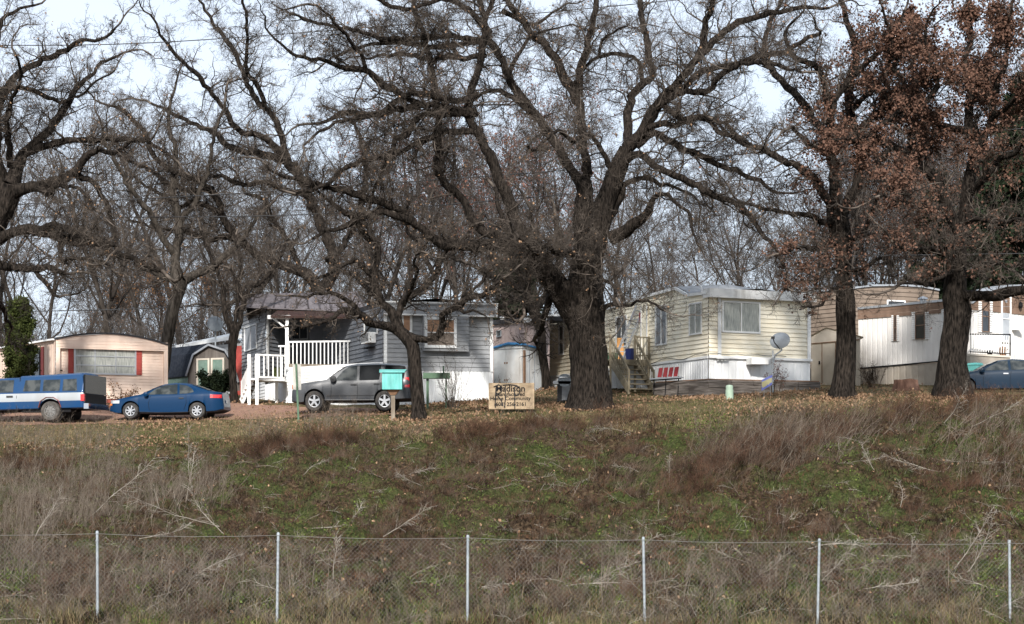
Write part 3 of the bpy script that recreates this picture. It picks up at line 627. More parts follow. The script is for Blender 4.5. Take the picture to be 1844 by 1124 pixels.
# the two oaks that keep their brown leaves
def brown8(x, y):
    c = np.maximum.reduce([blob(x, y, 1570, 180, 130, 120)*.8, blob(x, y, 1480, 330, 60, 50)*.4, blob(x, y, 1470, 470, 90, 60)*.35, blob(x, y, 1640, 60, 120, 100)*.8])
    return np.clip(c*.62, .006, 1)*np.clip(.5+.7*np.sin(x*.05+y*.03)*np.sin(y*.06), .05, 1)
oak('brown_leaved_oak', 'oak with clumps of brown leaves and straight dark trunk beside cream shed', 'tree', 1517, 75.5,
 [(1517, 716, 28), (1519, 700, 22), (1522, 660, 20), (1523, 600, 18), (1523, 540, 18), (1520, 490, 17), (1517, 440, 18), (1508, 395, 20), (1505, 370, 18)], [
 ([(1512, 400, 14), (1535, 340, 13), (1545, 300, 12), (1540, 245, 11), (1528, 190, 11), (1524, 142, 11), (1539, 91, 9), (1533, 60, 8), (1518, 18, 7), (1508, -30, 5)], dict(d=1, skip=.2)),
 ([(1505, 375, 14), (1503, 320, 12), (1500, 255, 11), (1495, 200, 9), (1515, 150, 8), (1560, 110, 6), (1600, 70, 5), (1625, 20, 3)], dict(d=-2, skip=.2)),
 ([(1503, 380, 13), (1485, 345, 11), (1465, 312, 10), (1440, 295, 9), (1421, 287, 8), (1379, 263, 7), (1339, 251, 5), (1306, 230, 4), (1280, 205, 3)], dict(d=-1)),
 ([(1500, 300, 11), (1480, 235, 10), (1450, 185, 10), (1421, 157, 9), (1391, 130, 8), (1378, 106, 8), (1383, 60, 6), (1400, 12, 5), (1408, -20, 4)], dict(d=3)),
 ([(1495, 200, 8), (1482, 140, 8), (1454, 115, 7), (1432, 104, 6), (1424, 82, 5), (1418, 60, 4), (1436, 33, 3)], dict(d=-2)),
 ([(1530, 200, 8), (1560, 170, 7), (1600, 130, 6), (1630, 90, 5), (1680, 60, 3)], dict(d=-3)),
 ([(1510, 400, 9), (1480, 400, 7), (1450, 385, 6), (1420, 380, 5), (1380, 375, 4), (1340, 355, 3)], dict(d=-3)),
 ([(1515, 430, 8), (1490, 440, 6), (1465, 455, 5), (1440, 450, 4), (1410, 465, 3)], dict(d=-4)),
 ([(1520, 480, 7), (1495, 485, 5), (1470, 500, 4), (1440, 505, 3), (1415, 520, 2)], dict(d=-4)),
 ([(1522, 520, 6), (1500, 520, 5), (1478, 545, 4), (1455, 555, 3), (1430, 560, 2)], dict(d=-4)),
 ([(1520, 440, 8), (1550, 420, 6), (1575, 390, 5), (1590, 350, 4), (1620, 330, 3)], dict(d=-3)),
 ([(1522, 490, 6), (1555, 490, 5), (1585, 470, 4), (1610, 480, 3)], dict(d=-4)),
 ([(1540, 245, 8), (1570, 215, 7), (1610, 190, 6), (1650, 180, 5), (1690, 150, 3)], dict(d=-4)),
 ([(1500, 255, 7), (1470, 265, 6), (1440, 240, 5), (1420, 225, 4)], dict(d=-4)),
 ], 21, dens=3.6, len1=2.1, per=(7, 6, 2), leaf=(5, .115, 'leaf_brown', brown8))
def brown9(x, y):
    c = np.maximum.reduce([blob(x, y, 1690, 130, 170, 190), blob(x, y, 1620, 250, 120, 90), blob(x, y, 1820, 110, 120, 220)*.9, blob(x, y, 1520, 290, 90, 80)*.9, blob(x, y, 1600, 400, 120, 70)*.25, blob(x, y, 1690, 420, 200, 100)*.1])
    return np.clip(c*.66, .006, 1)*np.clip(.55+.6*np.sin(x*.045+1)*np.sin(y*.05+x*.02), .05, 1)
oak('brown_leaved_oak', 'wide oak with dense brown leaves and thick trunk in front of the long white trailer', 'tree', 1720, 74,
 [(1716, 706, 40), (1717, 690, 33), (1714, 650, 27), (1720, 600, 25), (1726, 560, 25), (1720, 535, 23), (1722, 500, 20), (1728, 450, 17), (1735, 400, 15), (1742, 350, 15), (1748, 310, 15)], [
 ([(1748, 310, 15), (1758, 275, 14), (1750, 235, 13), (1740, 200, 11), (1745, 150, 9), (1735, 100, 8), (1745, 50, 7), (1735, -10, 5)], dict(d=1)),
 ([(1748, 300, 12), (1768, 260, 11), (1785, 215, 9), (1790, 160, 8), (1810, 100, 6), (1815, 40, 5), (1830, -20, 4)], dict(d=-2)),
 ([(1732, 430, 14), (1705, 370, 12), (1680, 320, 12), (1648, 290, 12), (1603, 263, 11), (1566, 245, 9), (1535, 250, 7), (1505, 252, 5), (1470, 262, 3)], dict(d=-3, skip=.2)),
 ([(1566, 245, 8), (1590, 225, 7), (1630, 205, 6), (1660, 195, 6), (1690, 165, 6), (1690, 130, 5), (1670, 90, 4), (1680, 50, 3)], dict(d=-4)),
 ([(1745, 235, 9), (1715, 232, 8), (1690, 222, 8), (1660, 175, 7), (1630, 140, 6), (1610, 100, 5), (1620, 60, 4), (1600, 10, 3)], dict(d=-3)),
 ([(1722, 532, 17), (1755, 530, 13), (1790, 528, 13), (1830, 524, 12), (1880, 510, 9), (1930, 470, 6)], dict(d=-3)),
 ([(1785, 215, 7), (1815, 190, 6), (1840, 160, 5), (1870, 150, 4)], dict(d=-3)),
 ([(1745, 350, 9), (1775, 330, 8), (1805, 300, 7), (1835, 290, 6), (1870, 260, 4)], dict(d=-3)),
 ([(1735, 400, 8), (1765, 395, 6), (1795, 405, 5), (1825, 395, 4), (1860, 405, 3)], dict(d=-4)),
 ([(1728, 450, 8), (1700, 455, 6), (1670, 440, 5), (1640, 445, 4), (1605, 430, 3)], dict(d=-4)),
 ([(1722, 490, 8), (1695, 495, 6), (1670, 510, 5), (1645, 505, 4), (1615, 520, 3)], dict(d=-4)),
 ([(1728, 470, 7), (1760, 480, 5), (1790, 470, 4), (1820, 485, 3)], dict(d=-4)),
 ([(1705, 370, 8), (1675, 375, 6), (1650, 360, 5), (1620, 365, 4), (1580, 350, 3)], dict(d=-4)),
 ([(1740, 200, 7), (1770, 150, 6), (1765, 100, 5), (1790, 60, 4), (1780, 10, 3)], dict(d=2)),
 ([(1648, 290, 7), (1640, 240, 6), (1655, 200, 5), (1640, 150, 4), (1650, 100, 3)], dict(d=0)),
 ([(1603, 263, 6), (1590, 300, 5), (1610, 330, 4), (1640, 340, 3)], dict(d=-4)),
 ], 22, dens=3.6, len1=2.2, per=(7, 6, 2), leaf=(5, .115, 'leaf_brown', brown9))

# ---------------------------------------------------------------- the wood behind: a few kinds, each copied tree by tree
def forest_tree(seed, h, bark, twig, leafm=None, leafp=0, spread=1.0, nl=9):
    rng = np.random.default_rng(seed); root = empty('bare_tree', (0, 0, 0), 'x', 'tree')
    S = np.zeros((1, 3)); S[0, 2] = -.4; p0, r0 = grow(S, np.array([[0, 0, 1.]]), np.array([h*.8]), np.array([h*.0105]), 12, .09, .12, .75, rng)
    w = Acc(); w.tubes(p0, r0, 10)
    a = kids(p0, r0, np.array([h*.8]), nl, rng, .28, 1, (22, 55), (.45, .75), .62, .5, upb=.3); a[2][:] *= spread
    p1, r1 = grow(*a, 9, .15, .06, .8, rng); w.tubes(p1, r1, 6); w.build('trunk', bark, root)
    c = Acc()
    b = kids(p1, r1, a[2], 8, rng, .15, 1, (25, 65), (.35, .6), .5, .4, upb=.2, rmin=.02); p2, r2 = grow(*b, 6, .2, .05, .8, rng); c.tubes(p2, r2, 3)
    b3 = kids(p2, r2, b[2], 6, rng, .1, 1, (25, 65), (.35, .6), .6, .4, rmin=.010, upb=.2); p3, r3 = grow(*b3, 4, .2, .05, .6, rng); c.tubes(p3, r3, 3)
    b4 = kids(p3, r3, b3[2], 6, rng, .1, 1, (25, 60), (.45, .8), .8, .3, rmin=.0075, upb=.2); p4, r4 = grow(*b4, 2, .18, .05, .5, rng); c.tubes(p4, r4, 3)
    b5 = kids(p4, r4, b4[2], 2, rng, .2, 1, (25, 60), (.5, .8), .9, .3, rmin=.0065); p5, r5 = grow(*b5, 1, .1, .0, .5, rng); c.tubes(p5, r5, 3)
    c.build('crown', twig, root, smooth=False)
    if leafm:
        t = np.concatenate([p4[:, -1], p5[:, -1]]); t = t[rng.random(len(t)) < leafp]
        l = Acc(); l.add(*leaves(np.repeat(t, 2, 0)+rng.normal(0, .12, (len(t)*2, 3)), .12, rng)); l.build('leaves', leafm, root, smooth=False)
    return root
def copy_tree(o, parent=None):
    c = o.copy(); COL.objects.link(c)
    if parent: c.parent = parent
    for ch in list(o.children): copy_tree(ch, c)
    return c
def conifer(name, label, px, Y, h, r, mt, seed, column=False, n=9000, group=None, leafsize=.22):
    rng = np.random.default_rng(seed); x, y, _ = P(px, 0, Y); z = gz(x, y); root = empty(name, (x, y, z), label, 'tree', group)
    w = Acc(); p, q = grow(np.array([[0, 0, -.3]]), np.array([[0, 0, 1.]]), np.array([h*.95]), np.array([.05+h*.013]), 8, .02, .1, .9, rng); w.tubes(p, q, 8)
    nb = int(h*16); t = rng.random(nb)**.8; an = rng.random(nb)*6.283
    rr = (r*(1-t)**.8 if not column else r*np.clip(1.15-t, .12, 1)**.45*np.clip(t*6+.5, 0, 1))*rng.uniform(.75, 1.12, nb)
    S = np.stack([0*t, 0*t, .3+t*(h-.4)], 1); D = np.stack([np.cos(an), np.sin(an), 0*an+(.9 if column else -.1)], 1)
    bp, br = grow(S, D, rr*(1.3 if column else 1), np.full(nb, .02), 5, .08, -.02 if not column else 0, .7, rng); w.tubes(bp, br, 3); w.build('trunk', 'bark', root)
    f = rng.random(n)**.6*5; bi = rng.integers(0, nb, n); i = np.minimum(f.astype(int), 4); fr = (f-i)[:, None]
    C = bp[bi, i]*(1-fr)+bp[bi, i+1]*fr+rng.normal(0, .10, (n, 3))
    a = Acc(); a.add(*leaves(C, leafsize, rng, .1 if not column else -.8)); a.build('crown', mt, root, smooth=False)
    return root
kinds = [forest_tree(31, 17, 'bark_far', 'twig_far'), forest_tree(32, 14, 'bark_far', 'twig_far', spread=1.25, nl=11), forest_tree(33, 19, 'bark_far', 'twig_far', spread=.8, nl=12),
         forest_tree(34, 16, 'bark_far', 'twig_far', 'leaf_rust', .12, nl=11), forest_tree(35, 9, 'bark_far', 'twig_far', 'leaf_orange', .10, 1.2), forest_tree(36, 16.5, 'bark_far', 'twig_far', 'leaf_brown', .22, nl=11)]
lab = ['bare tree in the wood behind the homes', 'bare tree in the wood behind the homes', 'bare tree in the wood behind the homes', 'tall tree still holding rust coloured leaves behind the great oak', 'low tree with orange brown leaves behind the pink house', 'tall tree with dark brown leaves behind the long white trailer']
nam = ['bare_tree']*3+['rust_leaved_tree', 'orange_leaved_tree', 'brown_leaved_tree']
grp = ['bare trees of the wood behind the homes']*3+['rust leaved trees behind the great oak', 'orange leaved trees behind the pink house', 'brown leaved trees behind the long white trailer']
def thicket(seed, h, n):
    rng = np.random.default_rng(seed); root = empty('bare_shrub', (0, 0, 0), 'x', 'shrub'); S = np.zeros((n, 3)); S[:, :2] = rng.normal(0, .8, (n, 2)); S[:, 2] = -.2; D = rng.normal(0, .28, (n, 3)); D[:, 2] = 1; L = h*rng.uniform(.5, 1.1, n); a = Acc()
    p1, r1 = grow(S, D, L, np.full(n, .03), 8, .10, .03, .7, rng); a.tubes(p1, r1, 4); k = kids(p1, r1, L, 9, rng, .2, 1, (20, 55), (.22, .45), .45, .4, rmin=.010); p2, r2 = grow(*k, 5, .2, .04, .6, rng); a.tubes(p2, r2, 3)
    k = kids(p2, r2, k[2], 6, rng, .1, 1, (25, 60), (.3, .6), .6, .3, rmin=.007); p3, r3 = grow(*k, 2, .2, .03, .5, rng); a.tubes(p3, r3, 3); k = kids(p3, r3, k[2], 3, rng, .1, 1, (25, 60), (.4, .7), .7, .3, rmin=.006); p4, r4 = grow(*k, 1, .2, 0, .5, rng); a.tubes(p4, r4, 3)
    a.build('stems', 'twig_far', root, smooth=False); return root
kinds.append(thicket(61, 5.5, 34)); kinds.append(thicket(62, 4.2, 40)); lab += ['tangled bare thicket under the wood behind the homes']*2; nam += ['bare_shrub']*2; grp += ['bare thickets under the wood behind the homes']*2
spots = []
rf = random.Random(5)
for px in range(-90, 1990, 125): spots.append((px+rf.uniform(-25, 25), rf.uniform(104, 118), rf.choice([0, 1, 2]), rf.uniform(.8, 1.05)))
for px in range(-90, 1960, 86): spots.append((px+rf.uniform(-20, 20), rf.uniform(124, 150), rf.choice([0, 1, 2]), rf.uniform(.9, 1.15)))
for px in range(-80, 1950, 95): spots.append((px+rf.uniform(-20, 20), rf.uniform(160, 185), rf.choice([0, 1, 2]), rf.uniform(.9, 1.1)))
for px in range(-60, 1900, 66): spots.append((px+rf.uniform(-25, 25), rf.uniform(103.5, 116), rf.choice([6, 7]), rf.uniform(.8, 1.25)))
for px, Y, s in ((665, 108, .95), (740, 112, 1.05), (820, 106, 1.05), (905, 110, 1.1), (960, 104, 1.0), (1010, 109, .9)): spots.append((px, Y, 3, s))
for px, Y, s in ((1570, 106, .95), (1650, 110, 1.05), (1725, 105, 1.0), (1800, 109, 1.1), (1880, 104, 1.0)): spots.append((px, Y, 5, s))
for px in (200, 330, 460): spots.append((px+rf.uniform(-15, 15), rf.uniform(106, 122), rf.choice([0, 1, 2]), rf.uniform(.95, 1.15)))
for px in (1560, 1625, 1690, 1760, 1835): spots.append((px, rf.uniform(112, 135), rf.choice([0, 1, 2]), 1.1))
for px, Y, s in ((215, 112, .8), (290, 118, .85), (392, 115, .9)): spots.append((px, Y, 4, s))
first = [True]*8
for px, Y, k, s in spots:
    o = kinds[k] if first[k] else copy_tree(kinds[k]); first[k] = False
    x, y, _ = P(px, 0, Y); o.name = nam[k]; o['label'] = lab[k]; o['group'] = grp[k]
    o.location = (x, y, gz(x, y)); o.rotation_euler = (0, 0, rf.uniform(0, 6.28)); o.scale = (s, s, s*rf.uniform(.95, 1.1))
conifer('arborvitae', 'tall narrow green arborvitae at the left end of the pink house', 36, 86.3, 4.4, .72, 'needle', 41, column=True, n=62000, leafsize=.10)
conifer('evergreen_tree', 'dark evergreen behind the blue-edged white shed', 925, 103, 8.2, 3.0, 'needle_dark', 42, n=14000)
conifer('evergreen_tree', 'tall dark pine at the right edge behind the white trailer door', 1835, 102, 15.5, 4.8, 'needle_dark', 43, n=26000, leafsize=.3)
conifer('evergreen_tree', 'dark pine rising behind the thick trunk in front of the long white trailer', 1690, 108, 11.5, 3.6, 'needle_dark', 44, n=15000, leafsize=.28)
conifer('evergreen_tree', 'dark pine behind the curved right end of the long white trailer', 1765, 112, 14, 4.2, 'needle_dark', 45, n=18000, leafsize=.3)
# ---------------------------------------------------------------- homes
def corner(px, Y): return (((px-CX)/F)*Y, Y)
def along(C, deg, l): a = math.radians(deg); return (C[0]+math.cos(a)*l, C[1]+math.sin(a)*l)
def zy(py, Y): return CZ+(HY-py)/F*Y
def home(name, label, C, cat='mobile home'):
    return empty(name, (C[0], C[1], gz(*C)), label, cat)
def roof_sheet(par, prof, back, th, m, name='roof'):     # prof: front edge points (x,y,z); swept by vector back
    s = MB(par.location); n = len(prof)
    for i in range(n-1):
        a, b = prof[i], prof[i+1]; c = [p+q for p, q in zip(b, back)]; d = [p+q for p, q in zip(a, back)]
        lo = lambda p: (p[0], p[1], p[2]-th)
        s.hexa([lo(a), lo(b), lo(c), lo(d), a, b, c, d])
    return s.build(name, m, par)
def trimbar(mb, A, B, t, w, z0, z1, out=.03, th=.03):
    l = math.hypot(B[0]-A[0], B[1]-A[1]); h = w/l/2
    mb.slab(L2(A, B, t-h), L2(A, B, t+h), z0, z1, out, out+th, n=nrm(A, B))

# cream home ---------------------------------------------------
C = corner(1276, 84); R_ = along(C, 25, 5.05); Lf = along(C, 115, 16.5)
h = home('mobile_home', 'cream mobile home with white skirting and satellite dish in front', C)
zf = zy(641, 84); ze = zy(536, 84); o_ = h.location
s = MB(o_); lap(s, C, R_, zf, ze+.15, .185, .03); s.build('front_wall', 'siding_cream', h)
s = MB(o_)
Lpts = [(1276, 528), (1241, 532), (1219, 520), (1160, 536), (1098, 556), (985, 571)]
fz = zf
for i in range(len(Lpts)-1):
    a, b = Lpts[i], Lpts[i+1]; A = L2(C, Lf, max(0, wt(C, Lf, a[0]))); B = L2(C, Lf, min(1, wt(C, Lf, b[0])))
    lap(s, A, B, fz, wz(C, Lf, a[0]-.01, a[1]), .185, .03, z1b=wz(C, Lf, b[0], b[1]))
s.build('side_wall', 'siding_cream', h)
s = MB(o_)
for i in range(len(Lpts)-1):
    a, b = Lpts[i], Lpts[i+1]; A = L2(C, Lf, max(-.01, wt(C, Lf, a[0]))); B = L2(C, Lf, min(1, wt(C, Lf, b[0])))
    s.slab(A, B, wz(C, Lf, a[0], a[1])-.05, wz(C, Lf, a[0], a[1])+.07, .03, .12, n=nrm(C, Lf), z0b=wz(C, Lf, b[0], b[1])-.05, z1b=wz(C, Lf, b[0], b[1])+.07)
s.build('eave_trim', 'white', h)
# roof of the long body
s = MB(o_); bk = (R_[0]-C[0], R_[1]-C[1])
for i in range(len(Lpts)-1):
    a, b = Lpts[i], Lpts[i+1]; A = L2(C, Lf, max(0, wt(C, Lf, a[0]))); B = L2(C, Lf, min(1, wt(C, Lf, b[0])))
    za, zb = wz(C, Lf, a[0], a[1])+.08, wz(C, Lf, b[0], b[1])+.08
    s.face([(A[0], A[1], za), (A[0]+bk[0], A[1]+bk[1], za), (B[0]+bk[0], B[1]+bk[1], zb), (B[0], B[1], zb)])
    s.face([(A[0]+bk[0]*.5, A[1]+bk[1]*.5, za+.22), (A[0]+bk[0], A[1]+bk[1], za), (B[0]+bk[0], B[1]+bk[1], zb), (B[0]+bk[0]*.5, B[1]+bk[1]*.5, zb+.22)])
    s.face([(A[0], A[1], za+.01), (A[0]+bk[0]*.5, A[1]+bk[1]*.5, za+.22), (B[0]+bk[0]*.5, B[1]+bk[1]*.5, zb+.22), (B[0], B[1], zb+.01)])
s.build('roof', 'roof_grey', h)
s = MB(o_); s.slab(L2(C, R_, -.02), L2(C, R_, 1.03), ze, zy(520, 84), -.3, .28, n=nrm(C, R_)); s.build('fascia', 'white_peel', h)
s = MB(o_)
for t in (.10, .985): trimbar(s, C, R_, t, .17, zf, ze, .032)
s.slab(L2(C, R_, -.005), L2(C, R_, 1.01), zf-.09, zf+.01, .03, .12, n=nrm(C, R_))
s.slab(L2(C, Lf, 0), L2(C, Lf, 1), zf-.1, zf, .03, .06, n=nrm(C, Lf)); s.build('corner_trim', 'white', h)
s = MB(o_); gb = gz(*C)-.6
corr(s, C, R_, gb, zf-.06, .35, .015); corr(s, C, Lf, gb, zf-.06, .2, .02); s.build('skirting', 'skirt_white', h)
s = MB(o_); bk2 = L2(C, R_, 1); E = along(R_, 115, 16.5); lap(s, R_, E, gb, ze+.2, .2); s.slab(Lf, E, gb, ze, -.05, 0, n=nrm(Lf, E)); s.build('rear_wall', 'siding_shade_cream', h)
window(h, C, R_, 1299, 1368, 543, 600, 'curtain_pale', 'white', .07, 2)
window(h, C, Lf, 1243, 1266, 545, 603, 'curtain_pale', 'white', .07, 2)
window(h, C, Lf, 1182, 1203, 550, 622, 'curtain_blue', 'white', .07, 2)
window(h, C, Lf, 1111, 1131, 569, 625, 'pane_grey', 'white', .07, 2)
window(h, C, Lf, 1008, 1017, 586, 640, 'pane_grey', 'white', .07, 1, 2)
s = MB(o_); t0, t1 = wt(C, Lf, 1169), wt(C, Lf, 1157); A, B = L2(C, Lf, t0), L2(C, Lf, t1); zt, zb = wz(C, Lf, 1163, 550), wz(C, Lf, 1163, 648)
s.slab(A, B, zb, zt, .03, .08, n=nrm(C, Lf)); d_ = s.build('door', 'siding_cream', h)
s = MB(o_); s.slab(L2(A, B, .0), L2(A, B, .12), zb, zt, .081, .11, n=nrm(C, Lf)); s.slab(L2(A, B, .88), L2(A, B, 1), zb, zt, .081, .11, n=nrm(C, Lf)); s.build('door_frame', 'white', d_)
s = MB(o_)
for q in (1290, 1297, 1303): 
    x, y = L2(C, R_, wt(C, R_, q)); s.slab((x-.03, y-.014), (x+.03, y+.014), zf-.2, zf-.1, .13, .15, n=nrm(C, R_))
s.slab(L2(C, R_, .06), L2(C, R_, .17), zf-.12, zf-.05, .121, .22, n=nrm(C, R_)); s.build('outlet_box', 'white', h)
s = MB(o_); px_ = L2(C, Lf, .02); s.tube([(px_[0]-.1, px_[1], ze+.1), (px_[0]-.12, px_[1], ze+.45), (px_[0]-.45, px_[1]+.2, ze+.85)], .03, 8); s.build('vent_pipe', 'white', h)
s = MB(o_); v0 = L2(C, Lf, .12); vx, vy = v0[0]+bk[0]*.85, v0[1]+bk[1]*.85
s.lathe([(.12, 0), (.12, .28), (.25, .29), (.22, .36), (.02, .46)], (vx, vy, ze+.3)); s.build('roof_vent', 'alu', h, 30)
# dark cable along siding
s = MB(o_); n = nrm(C, Lf)
pts = [(*[v+n[i]*.07 for i, v in enumerate(L2(C, Lf, t))], zf+.05+.08*math.sin(t*37)) for t in np.linspace(0, .45, 16)]
s.tube(pts, .014, 5); n = nrm(C, R_); s.tube([(*[v+n[i]*.07 for i, v in enumerate(L2(C, R_, t))], zf+.1+.02*math.sin(t*30)) for t in np.linspace(0, .75, 12)], .012, 5); s.build('cable', 'cable', h)
# wooden steps and landing
dk = L2(C, Lf, wt(C, Lf, 1172)); n = nrm(C, Lf); u = ((Lf[0]-C[0])/16.5, (Lf[1]-C[1])/16.5)
st = empty('wooden_stairs', (dk[0]+n[0]*.8, dk[1]+n[1]*.8, gz(dk[0]+n[0]*.8, dk[1]+n[1]*.8)), 'weathered wooden steps with handrails up to the cream home door', 'stairs')
q = lambda a, o, z: (dk[0]+u[0]*a+n[0]*o, dk[1]+u[1]*a+n[1]*o, z)
zd = zb-.05; so = st.location
s = MB(so)
for i in range(9):
    o = .07+i*.215; s.hexa([q(0, o, zd-.06), q(0, o+.2, zd-.06), q(3.4, o+.2, zd-.06), q(3.4, o, zd-.06), q(0, o, zd), q(0, o+.2, zd), q(3.4, o+.2, zd), q(3.4, o, zd)])
s.hexa([q(-.04, .07, zd-.25), q(-.04, 2.0, zd-.25), q(-.005, 2.0, zd-.25), q(-.005, .07, zd-.25), q(-.04, .07, zd-.0), q(-.04, 2.0, zd-.0), q(-.005, 2.0, zd-.0), q(-.005, .07, zd-.0)])
s.build('landing', 'wood_deck', st)
s = MB(so); bt = q(-1.7, 1.4, 0); gzs = gz(bt[0], bt[1])-.02; ns = 6; rz_ = (zd-gzs)/(ns+1)
for i in range(ns):
    a = -.06-i*.27; z = zd-rz_*(i+1); s.hexa([q(a-.27, .82, z-.05), q(a-.27, 1.98, z-.05), q(a, 1.98, z-.05), q(a, .82, z-.05), q(a-.27, .82, z), q(a-.27, 1.98, z), q(a, 1.98, z), q(a, .82, z)])
s.build('steps', 'wood_deck', st)
for o in (.80, 2.02):
    s = MB(so)
    s.bar(q(-.02, o, zd-.15), q(-1.75, o, gzs+.05), .05, .26)
    s.bar(q(0, o, zd+.95), q(-1.7, o, gzs+.95), .06, .12); s.bar(q(0, o, zd+.25), q(-1.7, o, gzs+.28), .04, .08)
    for k in range(11):
        t = (k+.5)/11; s.bar(q(-1.7*t, o, lerp(zd, gzs, t)+.2), q(-1.7*t, o, lerp(zd, gzs, t)+.93), .04)
    s.build('handrail', 'wood_deck', st)
for (a, o, top) in ((0, .80, zd+1.08), (0, 2.02, zd+1.08), (0, .1, zd+1.05), (3.35, 2.0, zd+1.05), (-1.7, .8, gzs+1.05), (-1.7, 2.02, gzs+1.05)):
    s = MB(so); s.bar(q(a, o, gzs-.25), q(a, o, top), .1); s.build('post', 'wood_deck', st)
s = MB(so)
s.bar(q(0, .1, zd+1.0), q(0, .8, zd+1.0), .12, .05); s.bar(q(0, .1, zd+.2), q(0, .8, zd+.2), .05, .06)
for k in range(4): s.bar(q(0, .2+k*.16, zd+.2), q(0, .2+k*.16, zd+1.0), .04)
s.bar(q(0, 2.0, zd+1.0), q(3.35, 2.0, zd+1.0), .05, .1); s.bar(q(0, 2.0, zd+.2), q(3.35, 2.0, zd+.2), .05, .06)
for k in range(17): s.bar(q(.15+k*.19, 2.0, zd+.2), q(.15+k*.19, 2.0, zd+1.0), .04)
s.bar(q(3.35, .1, zd+1.0), q(3.35, 2.0, zd+1.0), .05, .1)
s.build('landing_railing', 'wood_deck', st)
# things on the landing
la = q(.9, 1.0, zd); r = empty('ladder', la, 'aluminium ladder with red cloth leaning beside the cream home door', 'ladder')
s = MB(la); a0 = Vector(q(.9, 1.35, zd)); a1 = Vector(q(1.1, .12, zd+2.5)); w_ = Vector((.36, .0, 0)); a2 = a1+w_; a3 = a0+w_
s.bar(a0, a1, .07, .09); s.bar(a3, a2, .07, .09); s.build('rail', 'alu', r)
s = MB(la)
for k in range(1, 12): s.bar(a0.lerp(a1, k/12), a3.lerp(a2, k/12), .035)
s.build('rung', 'galv', r)
rc = a3.lerp(a2, .78); s = MB(tuple(rc)); s.tube([tuple(rc+Vector((.02, -.05, .25))), tuple(rc+Vector((.08, -.06, .05))), tuple(rc+Vector((.1, -.06, -.2))), tuple(rc+Vector((.07, -.05, -.35)))], [.05, .12, .09, .03], 7)
o = s.build('red_cloth', 'red_plastic', None); o.location = rc; tag(o, 'red cloth hanging on the ladder by the cream home', 'cloth')
p = q(.5, .75, zd); s = MB(p); s.lathe([(.19, 0), (.24, .5), (.26, .52), (.22, .53), (.18, .1)], p, k=4); o = s.build('storage_bin', 'bin_blue'); o.location = p; tag(o, 'dark blue bin on the wooden landing behind the ladder', 'bin')
p = q(.5, 1.65, zd); s = MB(p); s.lathe([(.2, 0), (.25, .28), (.27, .30), (.0, .33)], p, k=4); o = s.build('storage_tub', 'green_paint'); o.location = p; tag(o, 'green plastic tub on the wooden landing', 'tub')
p = q(2.3, .3, zd); s = MB(p); s.bar(p, (p[0], p[1], p[2]+1.15), .3, .03, up=(0, 1, 0)); o = s.build('orange_board', 'board_orange'); o.location = p; tag(o, 'orange board standing against the cream home wall under a window', 'board')
# row of red seats
A0, A1 = corner(1184, 85.0), corner(1222, 84.2); bz_ = zy(683, 84.6)
r = empty('folding_seats', (A0[0], A0[1], bz_-.1), 'row of four red folding seats by the white skirting', 'seats')
for k in range(4):
    x, y = L2(A0, A1, .1+k*.25); s = MB(r.location)
    s.hexa([(x-.09, y-.03, bz_+.10), (x+.08, y-.03, bz_+.10), (x+.08, y+.03, bz_+.10), (x-.09, y+.03, bz_+.10), (x-.01, y+.1, bz_+.50), (x+.16, y+.1, bz_+.52), (x+.16, y+.14, bz_+.52), (x-.01, y+.14, bz_+.50)]); s.build('seat_back', 'red_plastic', r)
s = MB(r.location); s.bar((A0[0]-.3, A0[1]-.2, bz_+.02), (A1[0]+.15, A1[1]-.2, bz_+.04), .22, .05); s.build('seat', 'alu', r)
s = MB(r.location)
for t in (-.2, .35, .95): x, y = L2(A0, A1, t); s.bar((x, y-.1, gz(x, y)-.05), (x+.05, y, bz_+.1), .04)
s.bar((A0[0]-.3, A0[1]-.1, bz_-.04), (A1[0]+.1, A1[1]-.1, bz_), .04); s.build('frame', 'dark', r)
# timber retaining wall, and what stands by it
r = empty('timber_wall', (*corner(1300, 83.2), gz(*corner(1300, 83.2))), 'low retaining wall of stacked weathered timbers below the cream home', 'wall')
A0, A1, A2 = corner(1176, 85.2), corner(1276, 83.0), corner(1478, 84.6); s = MB(r.location); rr = random.Random(3)
for k in range(6):
    for (a, b, i0) in ((A0, A1, 0), (A1, A2, 1)):
        ln = 3 if i0 == 0 else 5; sh = rr.uniform(0, .2)
        for j in range(ln):
            t0, t1 = j/ln, (j+1)/ln-.004; zt = zy(708, 84)+k*.105-.12; e = rr.uniform(-.02, .02)
            s.slab(L2(a, b, t0), L2(a, b, t1), zt-.12 if k == 0 else zt, zt+.098, -.14, e, n=nrm(a, b))
s.build('timbers', 'wood_timber', r)
s = MB(r.location); zt = zy(708, 84)+.525; s.slab(A1, A2, zt-.02, zt+.03, -.5, -.14, n=nrm(A1, A2)); s.slab(A0, A1, zt-.02, zt+.03, -.4, -.14, n=nrm(A0, A1)); s.build('cap', 'wood_brown', r)
